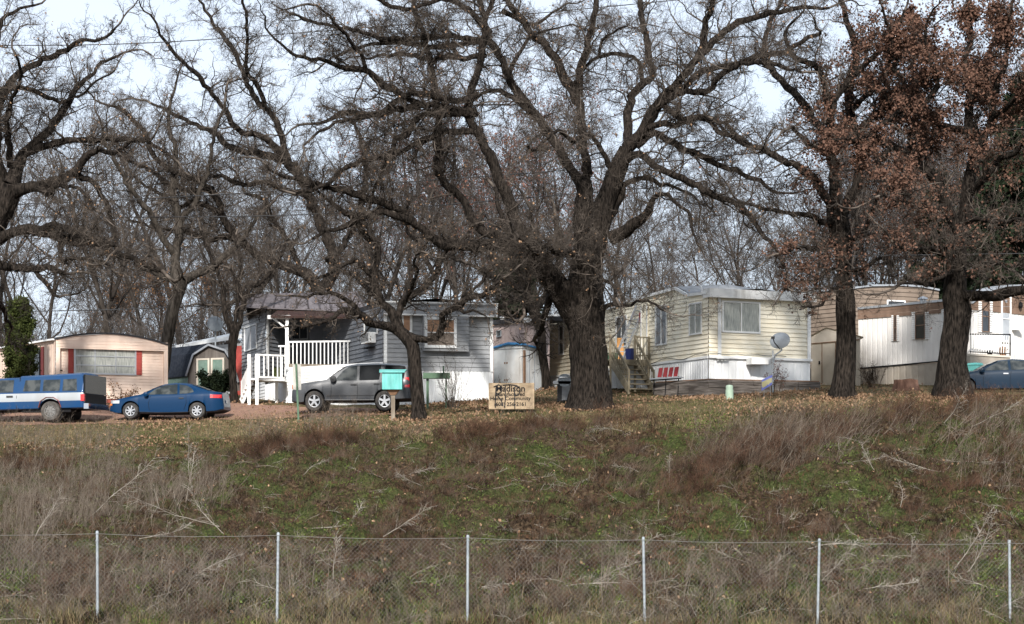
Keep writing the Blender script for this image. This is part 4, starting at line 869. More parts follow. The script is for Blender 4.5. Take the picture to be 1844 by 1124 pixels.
# satellite dish on post
b = corner(1392, 83.0); D0 = (b[0], b[1], gz(*b)-.1)
r = empty('satellite_dish', D0, 'grey satellite dish on a bent post in front of the cream home', 'satellite dish')
s = MB(D0); zd_ = zy(618, 83); s.tube([D0, (b[0]+.0, b[1], zy(655, 83)), (b[0]+.08, b[1], zy(640, 83)), (b[0]+.35, b[1]-.1, zd_-.3), (b[0]+.3, b[1]-.05, zd_)], .035, 8); s.build('mast', 'galv', r, 40)
s = MB((0, 0, 0)); s.lathe([(.0, .10), (.2, .085), (.38, .04), (.47, 0), (.48, .01), (.38, .055), (.2, .10), (0, .115)], k=28)
d = s.build('reflector', 'dish_grey', r, 40); d.location = (.28, -.1, zy(614, 83)-D0[2]); d.rotation_euler = (math.radians(82), math.radians(0), math.radians(-38)); d.scale = (1, .72, 1)
s = MB(D0); x, z = b[0]+.28, zy(614, 83); s.tube([(x, b[1]-.1, z-.35), (x-.3, b[1]-.6, z-.12), (x-.36, b[1]-.66, z+.05)], .022, 6); s.box(x-.44, x-.30, b[1]-.74, b[1]-.62, z+.03, z+.13); s.build('feed_arm', 'plastic_black', r)
# white bracket box on skirting
A, B = corner(1349, 84.4), corner(1388, 84.7); r = empty('wall_shelf', (*A, zy(656, 84)), 'white shelf bracket below the cream home window', 'shelf')
s = MB(r.location); s.slab(A, B, zy(655, 84), zy(643, 84), -.3, .25, n=nrm(A, B)); s.build('box', 'white', r); s = MB(r.location); s.slab(L2(A, B, .93), L2(A, B, 1.0), zy(664, 84), zy(630, 84), .26, .30, n=nrm(A, B)); s.build('bracket', 'white', r)
# green pedestal, yard sign
b = corner(1313.5, 79.5); z = gz(*b); r = empty('utility_pedestal', (*b, z), 'short pale green utility pedestal in the grass', 'pedestal')
s = MB((*b, z)); s.lathe([(.16, -.1), (.165, .38)], (*b, z), k=12); s.build('base', 'green_box', r, 40)
s = MB((*b, z)); s.lathe([(.145, .38), (.15, .5), (.12, .56), (0, .58)], (*b, z), k=12); s.build('cap', 'green_box', r, 40)
b = corner(1381, 79.5); z = gz(*b); r = empty('yard_sign', (*b, z), 'small tilted blue and yellow yard sign in the grass', 'sign')
zc = zy(693, 79.5); s = MB((*b, z)); qd = [(-.21, -.24), (.20, .0), (.22, .40), (-.20, .20)]
s.hexa([(b[0]+x, b[1]-.0, zc+y) for x, y in (qd[0], qd[1])]+[(b[0]+qd[1][0], b[1]+.02, zc+qd[1][1]), (b[0]+qd[0][0], b[1]+.02, zc+qd[0][1])]+[(b[0]+x, b[1], zc+y) for x, y in (qd[3], qd[2])]+[(b[0]+qd[2][0], b[1]+.02, zc+qd[2][1]), (b[0]+qd[3][0], b[1]+.02, zc+qd[3][1])]); s.build('panel', 'yard_blue', r)
s = MB((*b, z)); y = b[1]-.006
for (t, w) in ((.30, .8), (.5, 1), (.68, .7)):
    for k in range(9):
        if rr.random() < .2: continue
        x0 = -.17+k*.038*w*1.1; za = lerp(lerp(qd[0][1], qd[1][1], (x0+.2)/.4), lerp(qd[3][1], qd[2][1], (x0+.2)/.4), t); s.box(b[0]+x0, b[0]+x0+.03, y-.003, y, zc+za-.03, zc+za+.035)
s.face([(b[0]-.20, y, zc-.08), (b[0]+.20, y, zc+.1), (b[0]+.20, y, zc+.29), (b[0]-.20, y, zc+.11)]); s.build('lettering', 'yard_yellow', r)
s = MB((*b, z)); s.bar((b[0]-.12, b[1]+.03, z-.1), (b[0]-.1, b[1]+.03, zc), .012); s.bar((b[0]+.14, b[1]+.03, z-.1), (b[0]+.14, b[1]+.03, zc+.1), .012); s.build('wire_legs', 'galv', r)

# grey home with porch ---------------------------------------------
C = corner(690, 84.5); R_ = along(C, 13, 4.75); Lf = along(C, 112, 9)
h = home('mobile_home', 'grey siding home with white trim and covered white porch', C); o_ = h.location
zf = zy(667, 84.5); ze = zy(568, 84.5); zt = zy(546, 84.5)
s = MB(o_); lap(s, C, R_, zf, ze+.05, .19, .03); s.build('front_wall', 'siding_grey', h)
s = MB(o_); A = L2(C, R_, .0); s2 = nrm(C, R_); sh = lambda p, o: (p[0]+s2[0]*o, p[1]+s2[1]*o)
lap(s, sh(C, .25), sh(L2(C, R_, 1.03), .25), ze+.07, zt, .19, .03); s.slab(C, L2(C, R_, 1.03), ze+.06, zt-.02, 0, .25, n=s2); s.build('gable_box', 'siding_grey', h)
s = MB(o_); s.slab(sh(C, .25), sh(L2(C, R_, 1.035), .25), zt, zt+.07, -.3, .06, n=s2); s.slab(sh(C, .25), sh(L2(C, R_, 1.035), .25), ze, ze+.065, -.2, .05, n=s2)
trimbar(s, sh(C, .25), sh(R_, .25), 1.02, .09, ze, zt+.06); trimbar(s, C, R_, .985, .13, zf, ze, .03); trimbar(s, C, R_, .02, .13, zf, ze, .03)
trimbar(s, C, R_, .757, .06, zf+.9, ze); s.build('trim', 'white', h)
s = MB(o_); lap(s, C, Lf, zf, ze+.4, .19, .03); s.build('side_wall', 'siding_grey_shaded', h)
E = along(R_, 112, 9); s = MB(o_); s.hexa([(*C, zt-.1), (*R_, zt-.1), (*E, zt-.1), (*Lf, zt-.1), (*C, zt+.06), (*R_, zt+.06), (*E, zt+.1), (*Lf, zt+.1)])
m0, m1 = L2(C, R_, .5), L2(Lf, E, .5); s.face([(*C, zt+.08), (*m0, zt+.25), (*m1, zt+.3), (*Lf, zt+.12)]); s.face([(*m0, zt+.25), (*R_, zt+.08), (*E, zt+.12), (*m1, zt+.3)]); s.build('roof', 'roof_dark', h)
s = MB(o_); gb = gz(*C)-.5; corr(s, C, R_, gb, zf, .16, .03); s.slab(R_, E, gb, zt, -.1, 0, n=(1, 0)); s.build('skirting', 'skirt_white', h)
# bay window box
bx0, bx1 = wt(C, R_, 760), wt(C, R_, 842); A, B = sh(L2(C, R_, bx0), .28), sh(L2(C, R_, bx1), .28); zb0, zb1 = zy(629, 84.4), ze
s = MB(o_); lap(s, A, B, zb0+.05, zb1, .16, .02); s.slab(A, B, zb0, zb1, -.28, -.01, n=s2); s.slab(A, B, zb0-.05, zb0+.04, -.28, .03, m=None, n=s2); s.build('bay', 'siding_grey', h)
w_ = window(h, A, B, 764, 822, 571, 627, 'blind_tan', 'white', .12, 1, 2, out=.03)
s = MB(o_); t0, t1 = wt(A, B, 768), wt(A, B, 818); s.slab(L2(A, B, t0), L2(A, B, t1), zy(597, 84.2), zy(575, 84.2), .052, .056, n=s2); s.build('blind', 'blind_orange', w_)
window(h, C, R_, 722, 742, 565, 600, 'blind_orange', 'white', .1, 1, 1)
# window air conditioner
A_, B_ = L2(C, Lf, wt(C, Lf, 678)), L2(C, Lf, wt(C, Lf, 664)); nn = nrm(C, Lf); z0 = wz(C, Lf, 670, 619); s = MB(o_)
s.slab(A_, B_, z0, z0+.45, .03, .35, n=nn)
ac = s.build('air_conditioner', 'white', h); s = MB(o_)
for k in range(7): t = .08+k*.135; s.slab(L2(A_, B_, t), L2(A_, B_, t+.07), z0+.06, z0+.40, .351, .358, n=nn)
s.slab(A_, B_, z0-.2, z0-.16, .05, .3, n=nn); s.build('grille', 'dark', ac)
window(h, C, Lf, 658, 682, 570, 604, 'pane_grey', 'white', .06, 1, 1)
# rear block at the left, with window, and the wall under the porch roof
W0, W1 = corner(436, 96), corner(479, 91.5); W2 = corner(514, 93.5); W3 = corner(645, 92)
zfl = zy(668, 93)
s = MB(o_); lap(s, W0, W1, zy(690, 94), zy(548, 92), .18, .03); s.build('wing_wall', 'siding_grey', h)
s = MB(o_); lap(s, W1, W2, zy(680, 92), zy(560, 92), .18, .03); lap(s, W2, W3, zy(680, 92), zy(556, 92), .18, .03); s.build('porch_wall', 'siding_grey_shaded', h)
s = MB(o_); s.slab(W1, L2(W1, W2, .1), zy(665, 91.5), zy(561, 91.5), .032, .06, n=nrm(W1, W2)); s.build('wing_trim', 'white', h)
window(h, W0, W1, 442, 464, 586, 631, 'pane_pale', 'white', .06, 2)
window(h, W2, W3, 526, 556, 583, 612, 'glass', 'siding_grey', .05, 2)
s = MB(o_); A_, B_ = L2(W2, W3, wt(W2, W3, 597)), L2(W2, W3, wt(W2, W3, 622)); s.slab(A_, B_, zfl, zy(575, 93), .03, .07, n=nrm(W2, W3)); d_ = s.build('door', 'siding_grey_shaded', h)
s = MB(o_); s.slab(L2(A_, B_, .2), L2(A_, B_, .8), zfl+.3, zy(580, 93), .071, .09, n=nrm(W2, W3)); s.build('pane', 'glass', d_)
# metal gable roof of the wing: gable end at left, slope falling toward us
rl, rr_ = corner(446, 93.6), corner(640, 92.6); el, er = corner(430, 91.0), corner(662, 89.5); bl = corner(436, 97)
zr, zee = zy(527, 93), zy(561, 89.5)
s = MB(o_); s.hexa([(*el, zy(552, 91)-.05), (*er, zee-.05), (*rr_, zr-.05), (*rl, zr-.05), (*el, zy(552, 91)), (*er, zee), (*rr_, zr), (*rl, zr)])
rb = MB(o_)
for k in range(12):
    t = k/11; a = L2(el, er, t); b = L2(rl, rr_, t); rb.bar((*a, lerp(zy(552, 91), zee, t)+.03), (*b, zr+.03), .07, .06)
s.hexa([(*rl, zr-.05), (*rr_, zr-.05), (rr_[0], rr_[1]+4, zee-.1), (rl[0], rl[1]+4, zee-.1), (*rl, zr), (*rr_, zr), (rr_[0], rr_[1]+4, zee), (rl[0], rl[1]+4, zee)])
mr_ = s.build('metal_roof', 'roof_metal', h); rb.build('roof_rib', 'roof_rib', mr_)
s = MB(o_); s.face([(el[0]+.3, el[1]+.3, zy(552, 91)-.1), (rl[0]+.3, rl[1], zr-.08), (bl[0]+.3, bl[1]+.6, zee-.1)]); s.build('gable_end', 'dark', h)
# porch
pl, pr = corner(517, 88.2), corner(637, 88.8)
s = MB(o_); zA = zy(563, 89.5); zB = zy(571, 88)
s.hexa([(pl[0]-.7, pl[1]-.35, zB-.04), (pr[0]+.5, pr[1]-.35, zB-.04), (pr[0]+.5, 90.6, zA+.1), (pl[0]-.7, 90.6, zA+.1), (pl[0]-.7, pl[1]-.35, zB+.04), (pr[0]+.5, pr[1]-.35, zB+.04), (pr[0]+.5, 90.6, zA+.2), (pl[0]-.7, 90.6, zA+.2)])
s.build('porch_roof', 'roof_rust', h)
s = MB(o_); zp = zy(570, 88.2)
s.bar((*pr, zy(668, 88)), (*pr, zp), .14); s.build('porch_post', 'white', h); s = MB(o_); s.bar((*pl, zy(668, 88)), (*pl, zp), .14)
s.bar((pl[0]-.85, pl[1], zp-.03), (pl[0]+.15, pl[1], zp-.03), .12, .16); s.bar((pl[0]-.6, pl[1], zp-.1), (pl[0], pl[1], zp-.55), .08); s.build('porch_post', 'white', h)
def rail(mb, A, B, z0, z1, z0b, z1b, pitch=.14, w=.045, tw=.09):
    l = math.hypot(B[0]-A[0], B[1]-A[1]); n = max(2, int(l/pitch))
    mb.bar((*A, z1), (*B, z1b), tw, .07); mb.bar((*A, z0), (*B, z0b), .07, .07)
    for k in range(n):
        t = (k+.5)/n; a = L2(A, B, t); mb.bar((*a, lerp(z0, z0b, t)), (*a, lerp(z1, z1b, t)), w)
s = MB(o_); rail(s, pl, pr, zy(663, 88.2), zy(616, 88.2), zy(663, 88.8), zy(614.5, 88.8), .165); rail(s, pl, (W2[0], W2[1]-.1), zy(663, 88.2), zy(616, 88.2), zy(663, 88.2), zy(616, 88.2)); s.build('porch_railing', 'white', h)
s = MB(o_); s.hexa([(pl[0]-.1, pl[1]-.05, zfl-.15), (pr[0]+.3, pr[1]-.05, zfl-.15), (pr[0]+.3, 93, zfl-.15), (pl[0]-.1, 93, zfl-.15), (pl[0]-.1, pl[1]-.05, zfl), (pr[0]+.3, pr[1]-.05, zfl), (pr[0]+.3, 93, zfl), (pl[0]-.1, 93, zfl)]); s.build('porch_floor', 'wood_grey', h)
s = MB(o_); lap(s, (pl[0]-.05, pl[1]+.05), C, gb, zfl-.16, .13, .02); s.build('porch_skirting', 'skirt_white', h)
s = MB(o_); corr(s, (W1[0], W1[1]-.3), (pl[0]-.05, pl[1]+.2), gz(*W1)-.3, zy(690, 90), .2, .02); lap(s, W0, (W1[0], W1[1]-.3), gz(*W1)-.3, zy(690, 94), .15, .02); s.build('wing_skirting', 'skirt_white', h)
# white stairs and lower landing
a, b_ = corner(463, 86.6), corner(512, 87.3); zl = zy(682, 87)
st = empty('porch_stairs', (*a, gz(*a)), 'white wooden stair landing with railing at the left end of the grey home porch', 'stairs'); so = st.location
s = MB(so); s.hexa([(a[0]-.35, a[1]-.05, zl-.08), (b_[0], b_[1]-.05, zl-.08), (b_[0], b_[1]+1.7, zl-.08), (a[0]-.35, a[1]+1.7, zl-.08), (a[0]-.35, a[1]-.05, zl), (b_[0], b_[1]-.05, zl), (b_[0], b_[1]+1.7, zl), (a[0]-.35, a[1]+1.7, zl)]); s.build('landing', 'white', st)
s = MB(so); rail(s, a, b_, zy(680, 87), zy(640, 87), zy(680, 87), zy(640, 87), .19); a_2 = (a[0]-.3, a[1]+1.7); rail(s, a, a_2, zy(680, 87), zy(640, 87), zy(680, 87), zy(641, 87), .19)
rail(s, (b_[0]-.4, b_[1]+1.2), (b_[0]+.2, b_[1]+1.2), zl, zy(622, 88), zl, zy(622, 88), .16); s.build('railing', 'white_peel', st)
s = MB(so)
for p in (a, (a[0]-.35, a[1]+.05)): s = MB(so); s.bar((*p, gz(*p)-.2), (*p, zy(639, 87)), .13); s.build('post', 'white', st)
s = MB(so)
s.bar((b_[0]-.45, b_[1]+1, gz(*b_)-.2), (b_[0]-.45, b_[1]+1, zl), .12, m=None); s.build('post', 'white', st)
s = MB(so)
e0 = (a[0]-.25, a[1]+.3); e1 = (corner(434, 87.5)[0], 87.6)
s.bar((*e0, zl+.0), (e1[0], e1[1], gz(*e1)+.1), .06, .28); s.bar((e0[0], e0[1]+1.2, zl), (e1[0], e1[1]+1.2, gz(*e1)+.1), .06, .28)
s.hexa([(e1[0]-.02, e1[1], gz(*e1)-.2), (e1[0]+.06, e1[1], gz(*e1)-.2), (e1[0]+.06, e1[1]+.05, gz(*e1)-.2), (e1[0]-.02, e1[1]+.05, gz(*e1)-.2), (e1[0]-.02, e1[1], gz(*e1)+1.0), (e1[0]+.06, e1[1], gz(*e1)+1.0), (e1[0]+.06, e1[1]+.05, gz(*e1)+1.0), (e1[0]-.02, e1[1]+.05, gz(*e1)+1.0)])
for k in range(9):
    t0, t1 = k/9, (k+.9)/9; f = lambda t: (lerp(e0[0], e1[0], t), lerp(e0[1], e1[1], t)-.03, lerp(zl, gz(*e1)+.05, t))
    p0, p1 = f(t0), f(t1); s.hexa([(p0[0], p0[1], p0[2]-.3), (p1[0], p1[1], p1[2]-.25), (p1[0], p1[1]+.03, p1[2]-.25), (p0[0], p0[1]+.03, p0[2]-.3), (p0[0], p0[1], p0[2]+.95), (p1[0], p1[1], p1[2]+.95), (p1[0], p1[1]+.03, p1[2]+.95), (p0[0], p0[1]+.03, p0[2]+.95)])
s.build('stringer', 'white_peel', st)
s = MB(so)
for k in range(6):
    t = (k+.5)/6; x, y, z = lerp(e0[0], e1[0], t), lerp(e0[1], e1[1], t), lerp(zl, gz(*e1), t); s.box(x-.14, x+.14, y, y+1.2, z-.04, z)
s.build('steps', 'wood_grey', st)
p = corner(500, 88.6); s = MB((*p, zl)); s.lathe([(.14, 0), (.18, .55), (.2, .57), (0, .6)], (*p, zl), k=10); o = s.build('green_bucket', 'grass_green'); o.location = (*p, zl); tag(o, 'green bucket behind the white stair railing', 'bucket')

# pink home -----------------------------------------------------------
C = corner(100, 88); R_ = along(C, 22, 4.95); Lf = along(C, 126, 10.5)
h = home('mobile_home', 'pink mobile home with red shutters at the left', C); o_ = h.location
zb_ = gz(*C)+.25; zt = zy(612, 88)
def bow(t): return zt+.36*(1-(2*t-1)**2)-.12*(t)
s = MB(o_); N_ = 14
lap(s, C, R_, zb_, zt-.4, .13, .018); s2 = nrm(C, R_); sh = lambda p, o: (p[0]+s2[0]*o, p[1]+s2[1]*o); s.build('front_wall', 'siding_pink', h)
s = MB(o_)
for i in range(N_):
    t0, t1 = i/N_, (i+1)/N_; p, q = L2(C, R_, t0), L2(C, R_, t1)
    s.hexa([(*sh(p, .18), zt-.38), (*sh(q, .18), zt-.38), (*q, zt-.38), (*p, zt-.38), (*sh(p, .18), bow(t0)), (*sh(q, .18), bow(t1)), (*q, bow(t1)), (*p, bow(t0))])
for k in range(3): s.slab(sh(C, .18), sh(R_, .18), zt-.3+k*.14, zt-.285+k*.14, 0, .012, n=s2)
for t in (.0, .965): s.slab(L2(C, R_, t), L2(C, R_, t+.035), zb_, zt-.38, .0, .18, n=s2)
s.build('gable_box', 'siding_pink', h)
s = MB(o_)
bkv = (Lf[0]-C[0], Lf[1]-C[1])
for i in range(N_):
    t0, t1 = i/N_, (i+1)/N_; p, q = sh(L2(C, R_, t0), .24), sh(L2(C, R_, t1), .24)
    s.hexa([(*p, bow(t0)), (*q, bow(t1)), (q[0]+bkv[0], q[1]+bkv[1], bow(t1)), (p[0]+bkv[0], p[1]+bkv[1], bow(t0)), (*p, bow(t0)+.07), (*q, bow(t1)+.07), (q[0]+bkv[0], q[1]+bkv[1], bow(t1)+.07), (p[0]+bkv[0], p[1]+bkv[1], bow(t0)+.07)])
s.build('roof', 'roof_dark', h)
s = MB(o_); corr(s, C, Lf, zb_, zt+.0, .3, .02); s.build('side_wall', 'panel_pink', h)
s = MB(o_); s.slab(C, Lf, zt-.02, zt+.05, .0, .16, n=nrm(C, Lf)); s.slab(sh(C, .2), sh(L2(C, R_, .5), .2), zt+.1, zt+.13, 0, .03, n=s2, z0b=zt+.33, z1b=zt+.36); s.build('eave_trim', 'white', h)
s = MB(o_); s.slab(C, R_, gz(*C)-.6, zb_, -.08, -.02, n=s2); s.slab(C, Lf, gz(*C)-.4, zb_, -.08, -.02, n=nrm(C, Lf)); E = along(R_, 126, 10.5); s.slab(R_, E, gz(*C)-.4, zt, -.06, 0, n=(1, 0)); s.build('skirting', 'skirt_red', h)
w_ = window(h, C, R_, 133, 245, 626, 675, 'curtain_pale', 'alu', .07, 3, 3)
for (a, b) in ((122.5, 132), (245, 255)):
    s = MB(o_); t0, t1 = wt(C, R_, a), wt(C, R_, b); z0, z1 = wz(C, R_, 190, 674), wz(C, R_, 190, 625); s.slab(L2(C, R_, t0), L2(C, R_, t1), z0, z1, .03, .07, n=s2)
    for k in range(12): s.slab(L2(C, R_, t0+.004), L2(C, R_, t1-.004), z0+.05+k*.095, z0+.09+k*.095, .07, .085, n=s2)
    s.build('shutter', 'red_paint', h)
window(h, C, Lf, 61, 74, 626, 683, 'glass', 'roof_dark', .06, 1, 3)
s = MB(o_); t0, t1 = wt(C, Lf, 80), wt(C, Lf, 75.5); s.slab(L2(C, Lf, t0), L2(C, Lf, t1), wz(C, Lf, 77, 684), wz(C, Lf, 77, 625), .03, .06, n=nrm(C, Lf)); s.build('shutter', 'red_paint', h)
s = MB(o_); t0 = wt(C, R_, 102); s.slab(L2(C, R_, t0), L2(C, R_, t0+.05), wz(C, R_, 104, 668), wz(C, R_, 104, 666), .03, .05, n=s2); s.build('number_plate', 'dark', h)

# gambrel shed and what stands behind --------------------------------
A, B = corner(345, 96), corner(425, 95); h = home('gambrel_shed', 'dark grey gambrel shed with green double doors and black side roof', A, 'shed'); o_ = h.location
g0 = gz(*A)-.3; fr = [(338, 705), (338, 676), (350, 638), (378, 621), (408, 632), (420, 652), (432, 690), (432, 705)]
n2 = nrm(A, B); s = MB(o_); f = lambda q, o: (L2(A, B, wt(A, B, q[0]))[0]+n2[0]*o, L2(A, B, wt(A, B, q[0]))[1]+n2[1]*o, zy(q[1], 95.5))
s.face([f(q, 0) for q in fr]); s.build('front_wall', 'shed_grey', h)
s = MB(o_); bv = (-4.2, 5.0)
for i in range(1, 6):
    a, b = f(fr[i], .1), f(fr[i+1], .1); s.hexa([(*a[:2], a[2]-.02), (*b[:2], b[2]-.02), (b[0]+bv[0], b[1]+bv[1], b[2]-.02), (a[0]+bv[0], a[1]+bv[1], a[2]-.02), (*a[:2], a[2]+.05), (*b[:2], b[2]+.05), (b[0]+bv[0], b[1]+bv[1], b[2]+.05), (a[0]+bv[0], a[1]+bv[1], a[2]+.05)])
s.build('roof', 'roof_navy', h)
s = MB(o_)
for i in range(1, 6): s.bar(f(fr[i], .14), f(fr[i+1], .14), .04, .09)
s.build('roof_trim', 'alu', h)
s = MB(o_); a = f((338, 676), 0); s.hexa([(a[0], a[1], g0), (a[0]+.05, a[1], g0), (a[0]+bv[0], a[1]+bv[1], g0), (a[0]+bv[0]-.05, a[1]+bv[1], g0), (a[0], a[1], a[2]), (a[0]+.05, a[1], a[2]), (a[0]+bv[0], a[1]+bv[1], a[2]), (a[0]+bv[0]-.05, a[1]+bv[1], a[2])]); s.build('side_wall', 'green_door', h)
for (a, b) in ((355, 378.5), (381, 405)):
    s = MB(o_); p, q = L2(A, B, wt(A, B, a)), L2(A, B, wt(A, B, b)); z0, z1 = zy(702, 95.5), zy(645, 95.5); s.slab(p, q, z0, z1, .01, .05, n=n2); d_ = s.build('door', 'green_door', h)
    s = MB(o_); w = .07
    for (u0, u1, v0, v1) in ((0, .13, z0, z1), (.87, 1, z0, z1), (.13, .87, z1-.08, z1), (.13, .87, z0, z0+.08)): s.slab(L2(p, q, u0), L2(p, q, u1), v0, v1, .051, .075, n=n2)
    s.build('door_frame', 'shed_cream', d_)
A, B = corner(318, 104), corner(440, 101); h = home('white_house', 'low white roofed house mostly hidden behind the gambrel shed', A, 'house'); o_ = h.location
s = MB(o_); lap(s, A, B, gz(*A), zy(626, 104), .2); s.build('wall', 'siding_grey', h)
s = MB(o_); zl_, zh = zy(628, 104), zy(603, 104); s.hexa([(A[0], A[1]-.3, zl_), (B[0], B[1]-.3, zl_+.3), (B[0]+.3, B[1]+4, zh+.3), (A[0]+2.2, A[1]+4, zh+.1), (A[0], A[1]-.3, zl_+.15), (B[0], B[1]-.3, zl_+.5), (B[0]+.3, B[1]+4, zh+.5), (A[0]+2.2, A[1]+4, zh+.3)]); s.build('roof', 'skirt_white', h)
s = MB(o_); a, b = corner(427, 100.5), corner(442, 100.3); s.slab(a, b, gz(*a), zy(622, 100), 0, .1); s.build('red_wall', 'red_paint', h)
d0 = corner(388, 99); r = empty('satellite_dish', (*d0, gz(*d0)), 'dark satellite dish standing above the gambrel shed', 'satellite dish')
s = MB(r.location); s.tube([(*d0, gz(*d0)), (*d0, zy(590, 99))], .04, 8); s.build('mast', 'galv', r)
s = MB((0, 0, 0)); s.lathe([(.0, .10), (.2, .085), (.38, .03), (.40, .03), (.2, .10), (0, .115)], k=24); d = s.build('reflector', 'dish_dark', r, 40); d.location = (0, -.15, zy(584, 99)-r.location[2]); d.rotation_euler = (math.radians(75), 0, math.radians(20))

# rose home behind, white shed -------------------------------------------
A, B = corner(885, 100), corner(990, 94); h = home('mobile_home', 'dull rose mobile home with small vent window behind the white shed', A); o_ = h.location
s = MB(o_); corr(s, A, B, gz(*A)-.3, zy(583, 100), .3, .01, z1b=zy(575, 94)); s.build('side_wall', 'panel_rose', h)
s = MB(o_); s.slab(L2(A, B, -.02), B, zy(585, 100), zy(577, 100), -1.5, .12, z0b=zy(577, 94), z1b=zy(569, 94)); s.build('roof', 'roof_dark', h)
s = MB(o_); s.slab(L2(A, B, .60), B, zy(582, 96.5), zy(573, 96.5), .121, .15, z0b=zy(577, 94), z1b=zy(569, 94)); s.build('fascia', 'white_peel', h)
s = MB(o_); v = L2(A, B, .2); s.lathe([(.11, 0), (.11, .2), (.17, .21), (.02, .33)], (v[0], v[1]+.7, zy(582, 100)), k=12); s.build('roof_vent', 'white', h, 30)
window(h, A, B, 896, 904, 595, 607, 'pane_grey', 'galv', .04, 1, 1)
s = MB(o_); window(h, A, B, 937, 950, 590, 600, 'panel_rose', 'panel_rose', .04, 1, 1)
A, B, D = corner(889, 90.5), corner(940, 89.8), corner(975, 91.4); h = home('metal_shed', 'leaning white metal shed with blue tarp along its roof edge', A, 'shed'); o_ = h.location
g0 = gz(*A)-.3; zt = zy(627, 90)
s = MB(o_); s.slab(A, B, g0, zt, -.05, 0, n=nrm(A, B)); s.slab(B, D, g0, zt-.02, -.05, 0, n=nrm(B, D)); n2 = nrm(B, D); s.build('wall', 'shed_white', h)
for (t0, t1) in ((.06, .44), (.46, .92)):
    s = MB(o_); s.slab(L2(A, B, t0), L2(A, B, t1), g0+.25, zt-.15, .01, .04, n=nrm(A, B)); d_ = s.build('door', 'shed_white', h)
    s = MB(o_); tt = t1-.03 if t0 < .2 else t0+.03
    for k in (.35, .7): s.slab(L2(A, B, tt-.02), L2(A, B, tt+.02), g0+2.2*k, g0+2.2*k+.08, .041, .06, n=nrm(A, B))
    s.build('handle', 'wood_brown', d_)
s = MB(o_); s.slab(L2(B, D, .05), L2(B, D, .14), g0+.2, zt-.1, .01, .05, n=n2); s.build('rust_strip', 'wood_brown', h)
s = MB(o_)
for t in (.35, .62): s.slab(L2(B, D, t), L2(B, D, t+.03), g0, zt-.1, .002, .012, n=n2)
s.build('blue_streak', 'pane_pale', h)
s = MB(o_); top = [(*A, zt+.02), (*L2(A, B, .5), zt+.17), (*B, zt+.13), (*D, zt+.02)]
for i in range(3): a, b = top[i], top[i+1]; s.hexa([(a[0], a[1]-.05, zt-.02), (b[0], b[1]-.05, zt-.02), (b[0], b[1]+2.5, zt-.02), (a[0], a[1]+2.5, zt-.02), (a[0], a[1]-.05, a[2]), (b[0], b[1]-.05, b[2]), (b[0], b[1]+2.5, b[2]), (a[0], a[1]+2.5, a[2])])
s.build('roof', 'shed_white', h)
s = MB(o_); s.tube([(p[0], p[1]-.12, p[2]+.03) for p in top], [.05, .07, .06, .035], 7); s.build('tarp', 'tarp_blue', h)
# grill
b = corner(1016, 81.5); z = gz(*b); r = empty('gas_grill', (*b, z), 'steel gas grill standing left of the great oak trunk', 'grill')
s = MB((*b, z)); s.box(b[0]-.28, b[0]+.45, b[1]-.25, b[1]+.25, z+.05, z+.75); s.build('cabinet', 'plastic_black', r)
s = MB((*b, z)); s.box(b[0]-.10, b[0]+.27, b[1]-.27, b[1]-.25, z+.1, z+.72); s.build('door', 'roof_grey', r)
s = MB((*b, z)); s.box(b[0]-.45, b[0]+.6, b[1]-.3, b[1]+.3, z+.75, z+.87); s.build('shelf', 'alu', r)
s = MB((*b, z)); s.lathe([(0, -.3), (.27, -.3), (.27, .38), (0, .38)], (b[0], b[1], z+.9), axis='y', k=14); o = s.build('lid', 'galv', r, 40); o.scale = (1, 1, 1)
s = MB((*b, z)); s.bar((b[0]-.2, b[1]-.38, z+1.02), (b[0]+.3, b[1]-.38, z+1.02), .03); s.build('handle', 'chrome', r)

# cream shed, tan home, long white trailer --------------------------------
A, B = corner(1461, 90.3), corner(1549, 88); h = home('garden_shed', 'cream shed with narrow doors behind the straight dark oak trunk', A, 'shed'); o_ = h.location; n2 = nrm(A, B)
g0 = gz(*A)-.4; z1, z2 = zy(611, 89), zy(590, 89)
s = MB(o_); fm = L2(A, B, .3); s.face([(*A, g0), (*B, g0), (*B, z1), (*fm, z2), (*A, z1+.2)]); s.slab(B, (B[0]+.3, B[1]+3), g0, z1, -.02, 0, n=(1, 0)); s.build('wall', 'shed_cream', h)
s = MB(o_)
for t in (.22, .5, .78): s.slab(L2(A, B, t), L2(A, B, t+.012), g0+.3, z1-.1, .005, .02, n=n2)
s.slab(A, B, z1-.12, z1-.08, .005, .03, n=n2); s.build('door_seam', 'wood_brown', h)
s = MB(o_); s.slab(L2(A, B, .17), L2(A, B, .19), g0+1.3, g0+1.45, .02, .06, n=n2); s.build('handle', 'dark', h)
s = MB(o_)
for (p, q, za, zb2) in ((L2(A, B, -.04), fm, z1+.2, z2), (fm, L2(A, B, 1.06), z2, z1-.05)): s.hexa([(*p, za), (*q, zb2), (q[0], q[1]+3, zb2), (p[0], p[1]+3, za), (p[0], p[1]-.1, za+.06), (q[0], q[1]-.1, zb2+.06), (q[0], q[1]+3, zb2+.06), (p[0], p[1]+3, za+.06)])
s.build('roof', 'shed_cream', h)
A, B, D = corner(1455, 95), corner(1530, 93), corner(1690, 95); h = home('mobile_home', 'tan lap sided mobile home with curved roof behind the oaks', A); o_ = h.location
g0 = gz(*A)-.3
def zz(px, py, A, B): return wz(A, B, px, py)
s = MB(o_); lap(s, A, B, g0, zz(1473, 526, A, B), .2, .03, z1b=zz(1530, 521, A, B)); s.build('side_wall', 'siding_tan', h)
s = MB(o_); crv = [(1530, 521), (1570, 516), (1620, 515), (1660, 518), (1690, 524)]
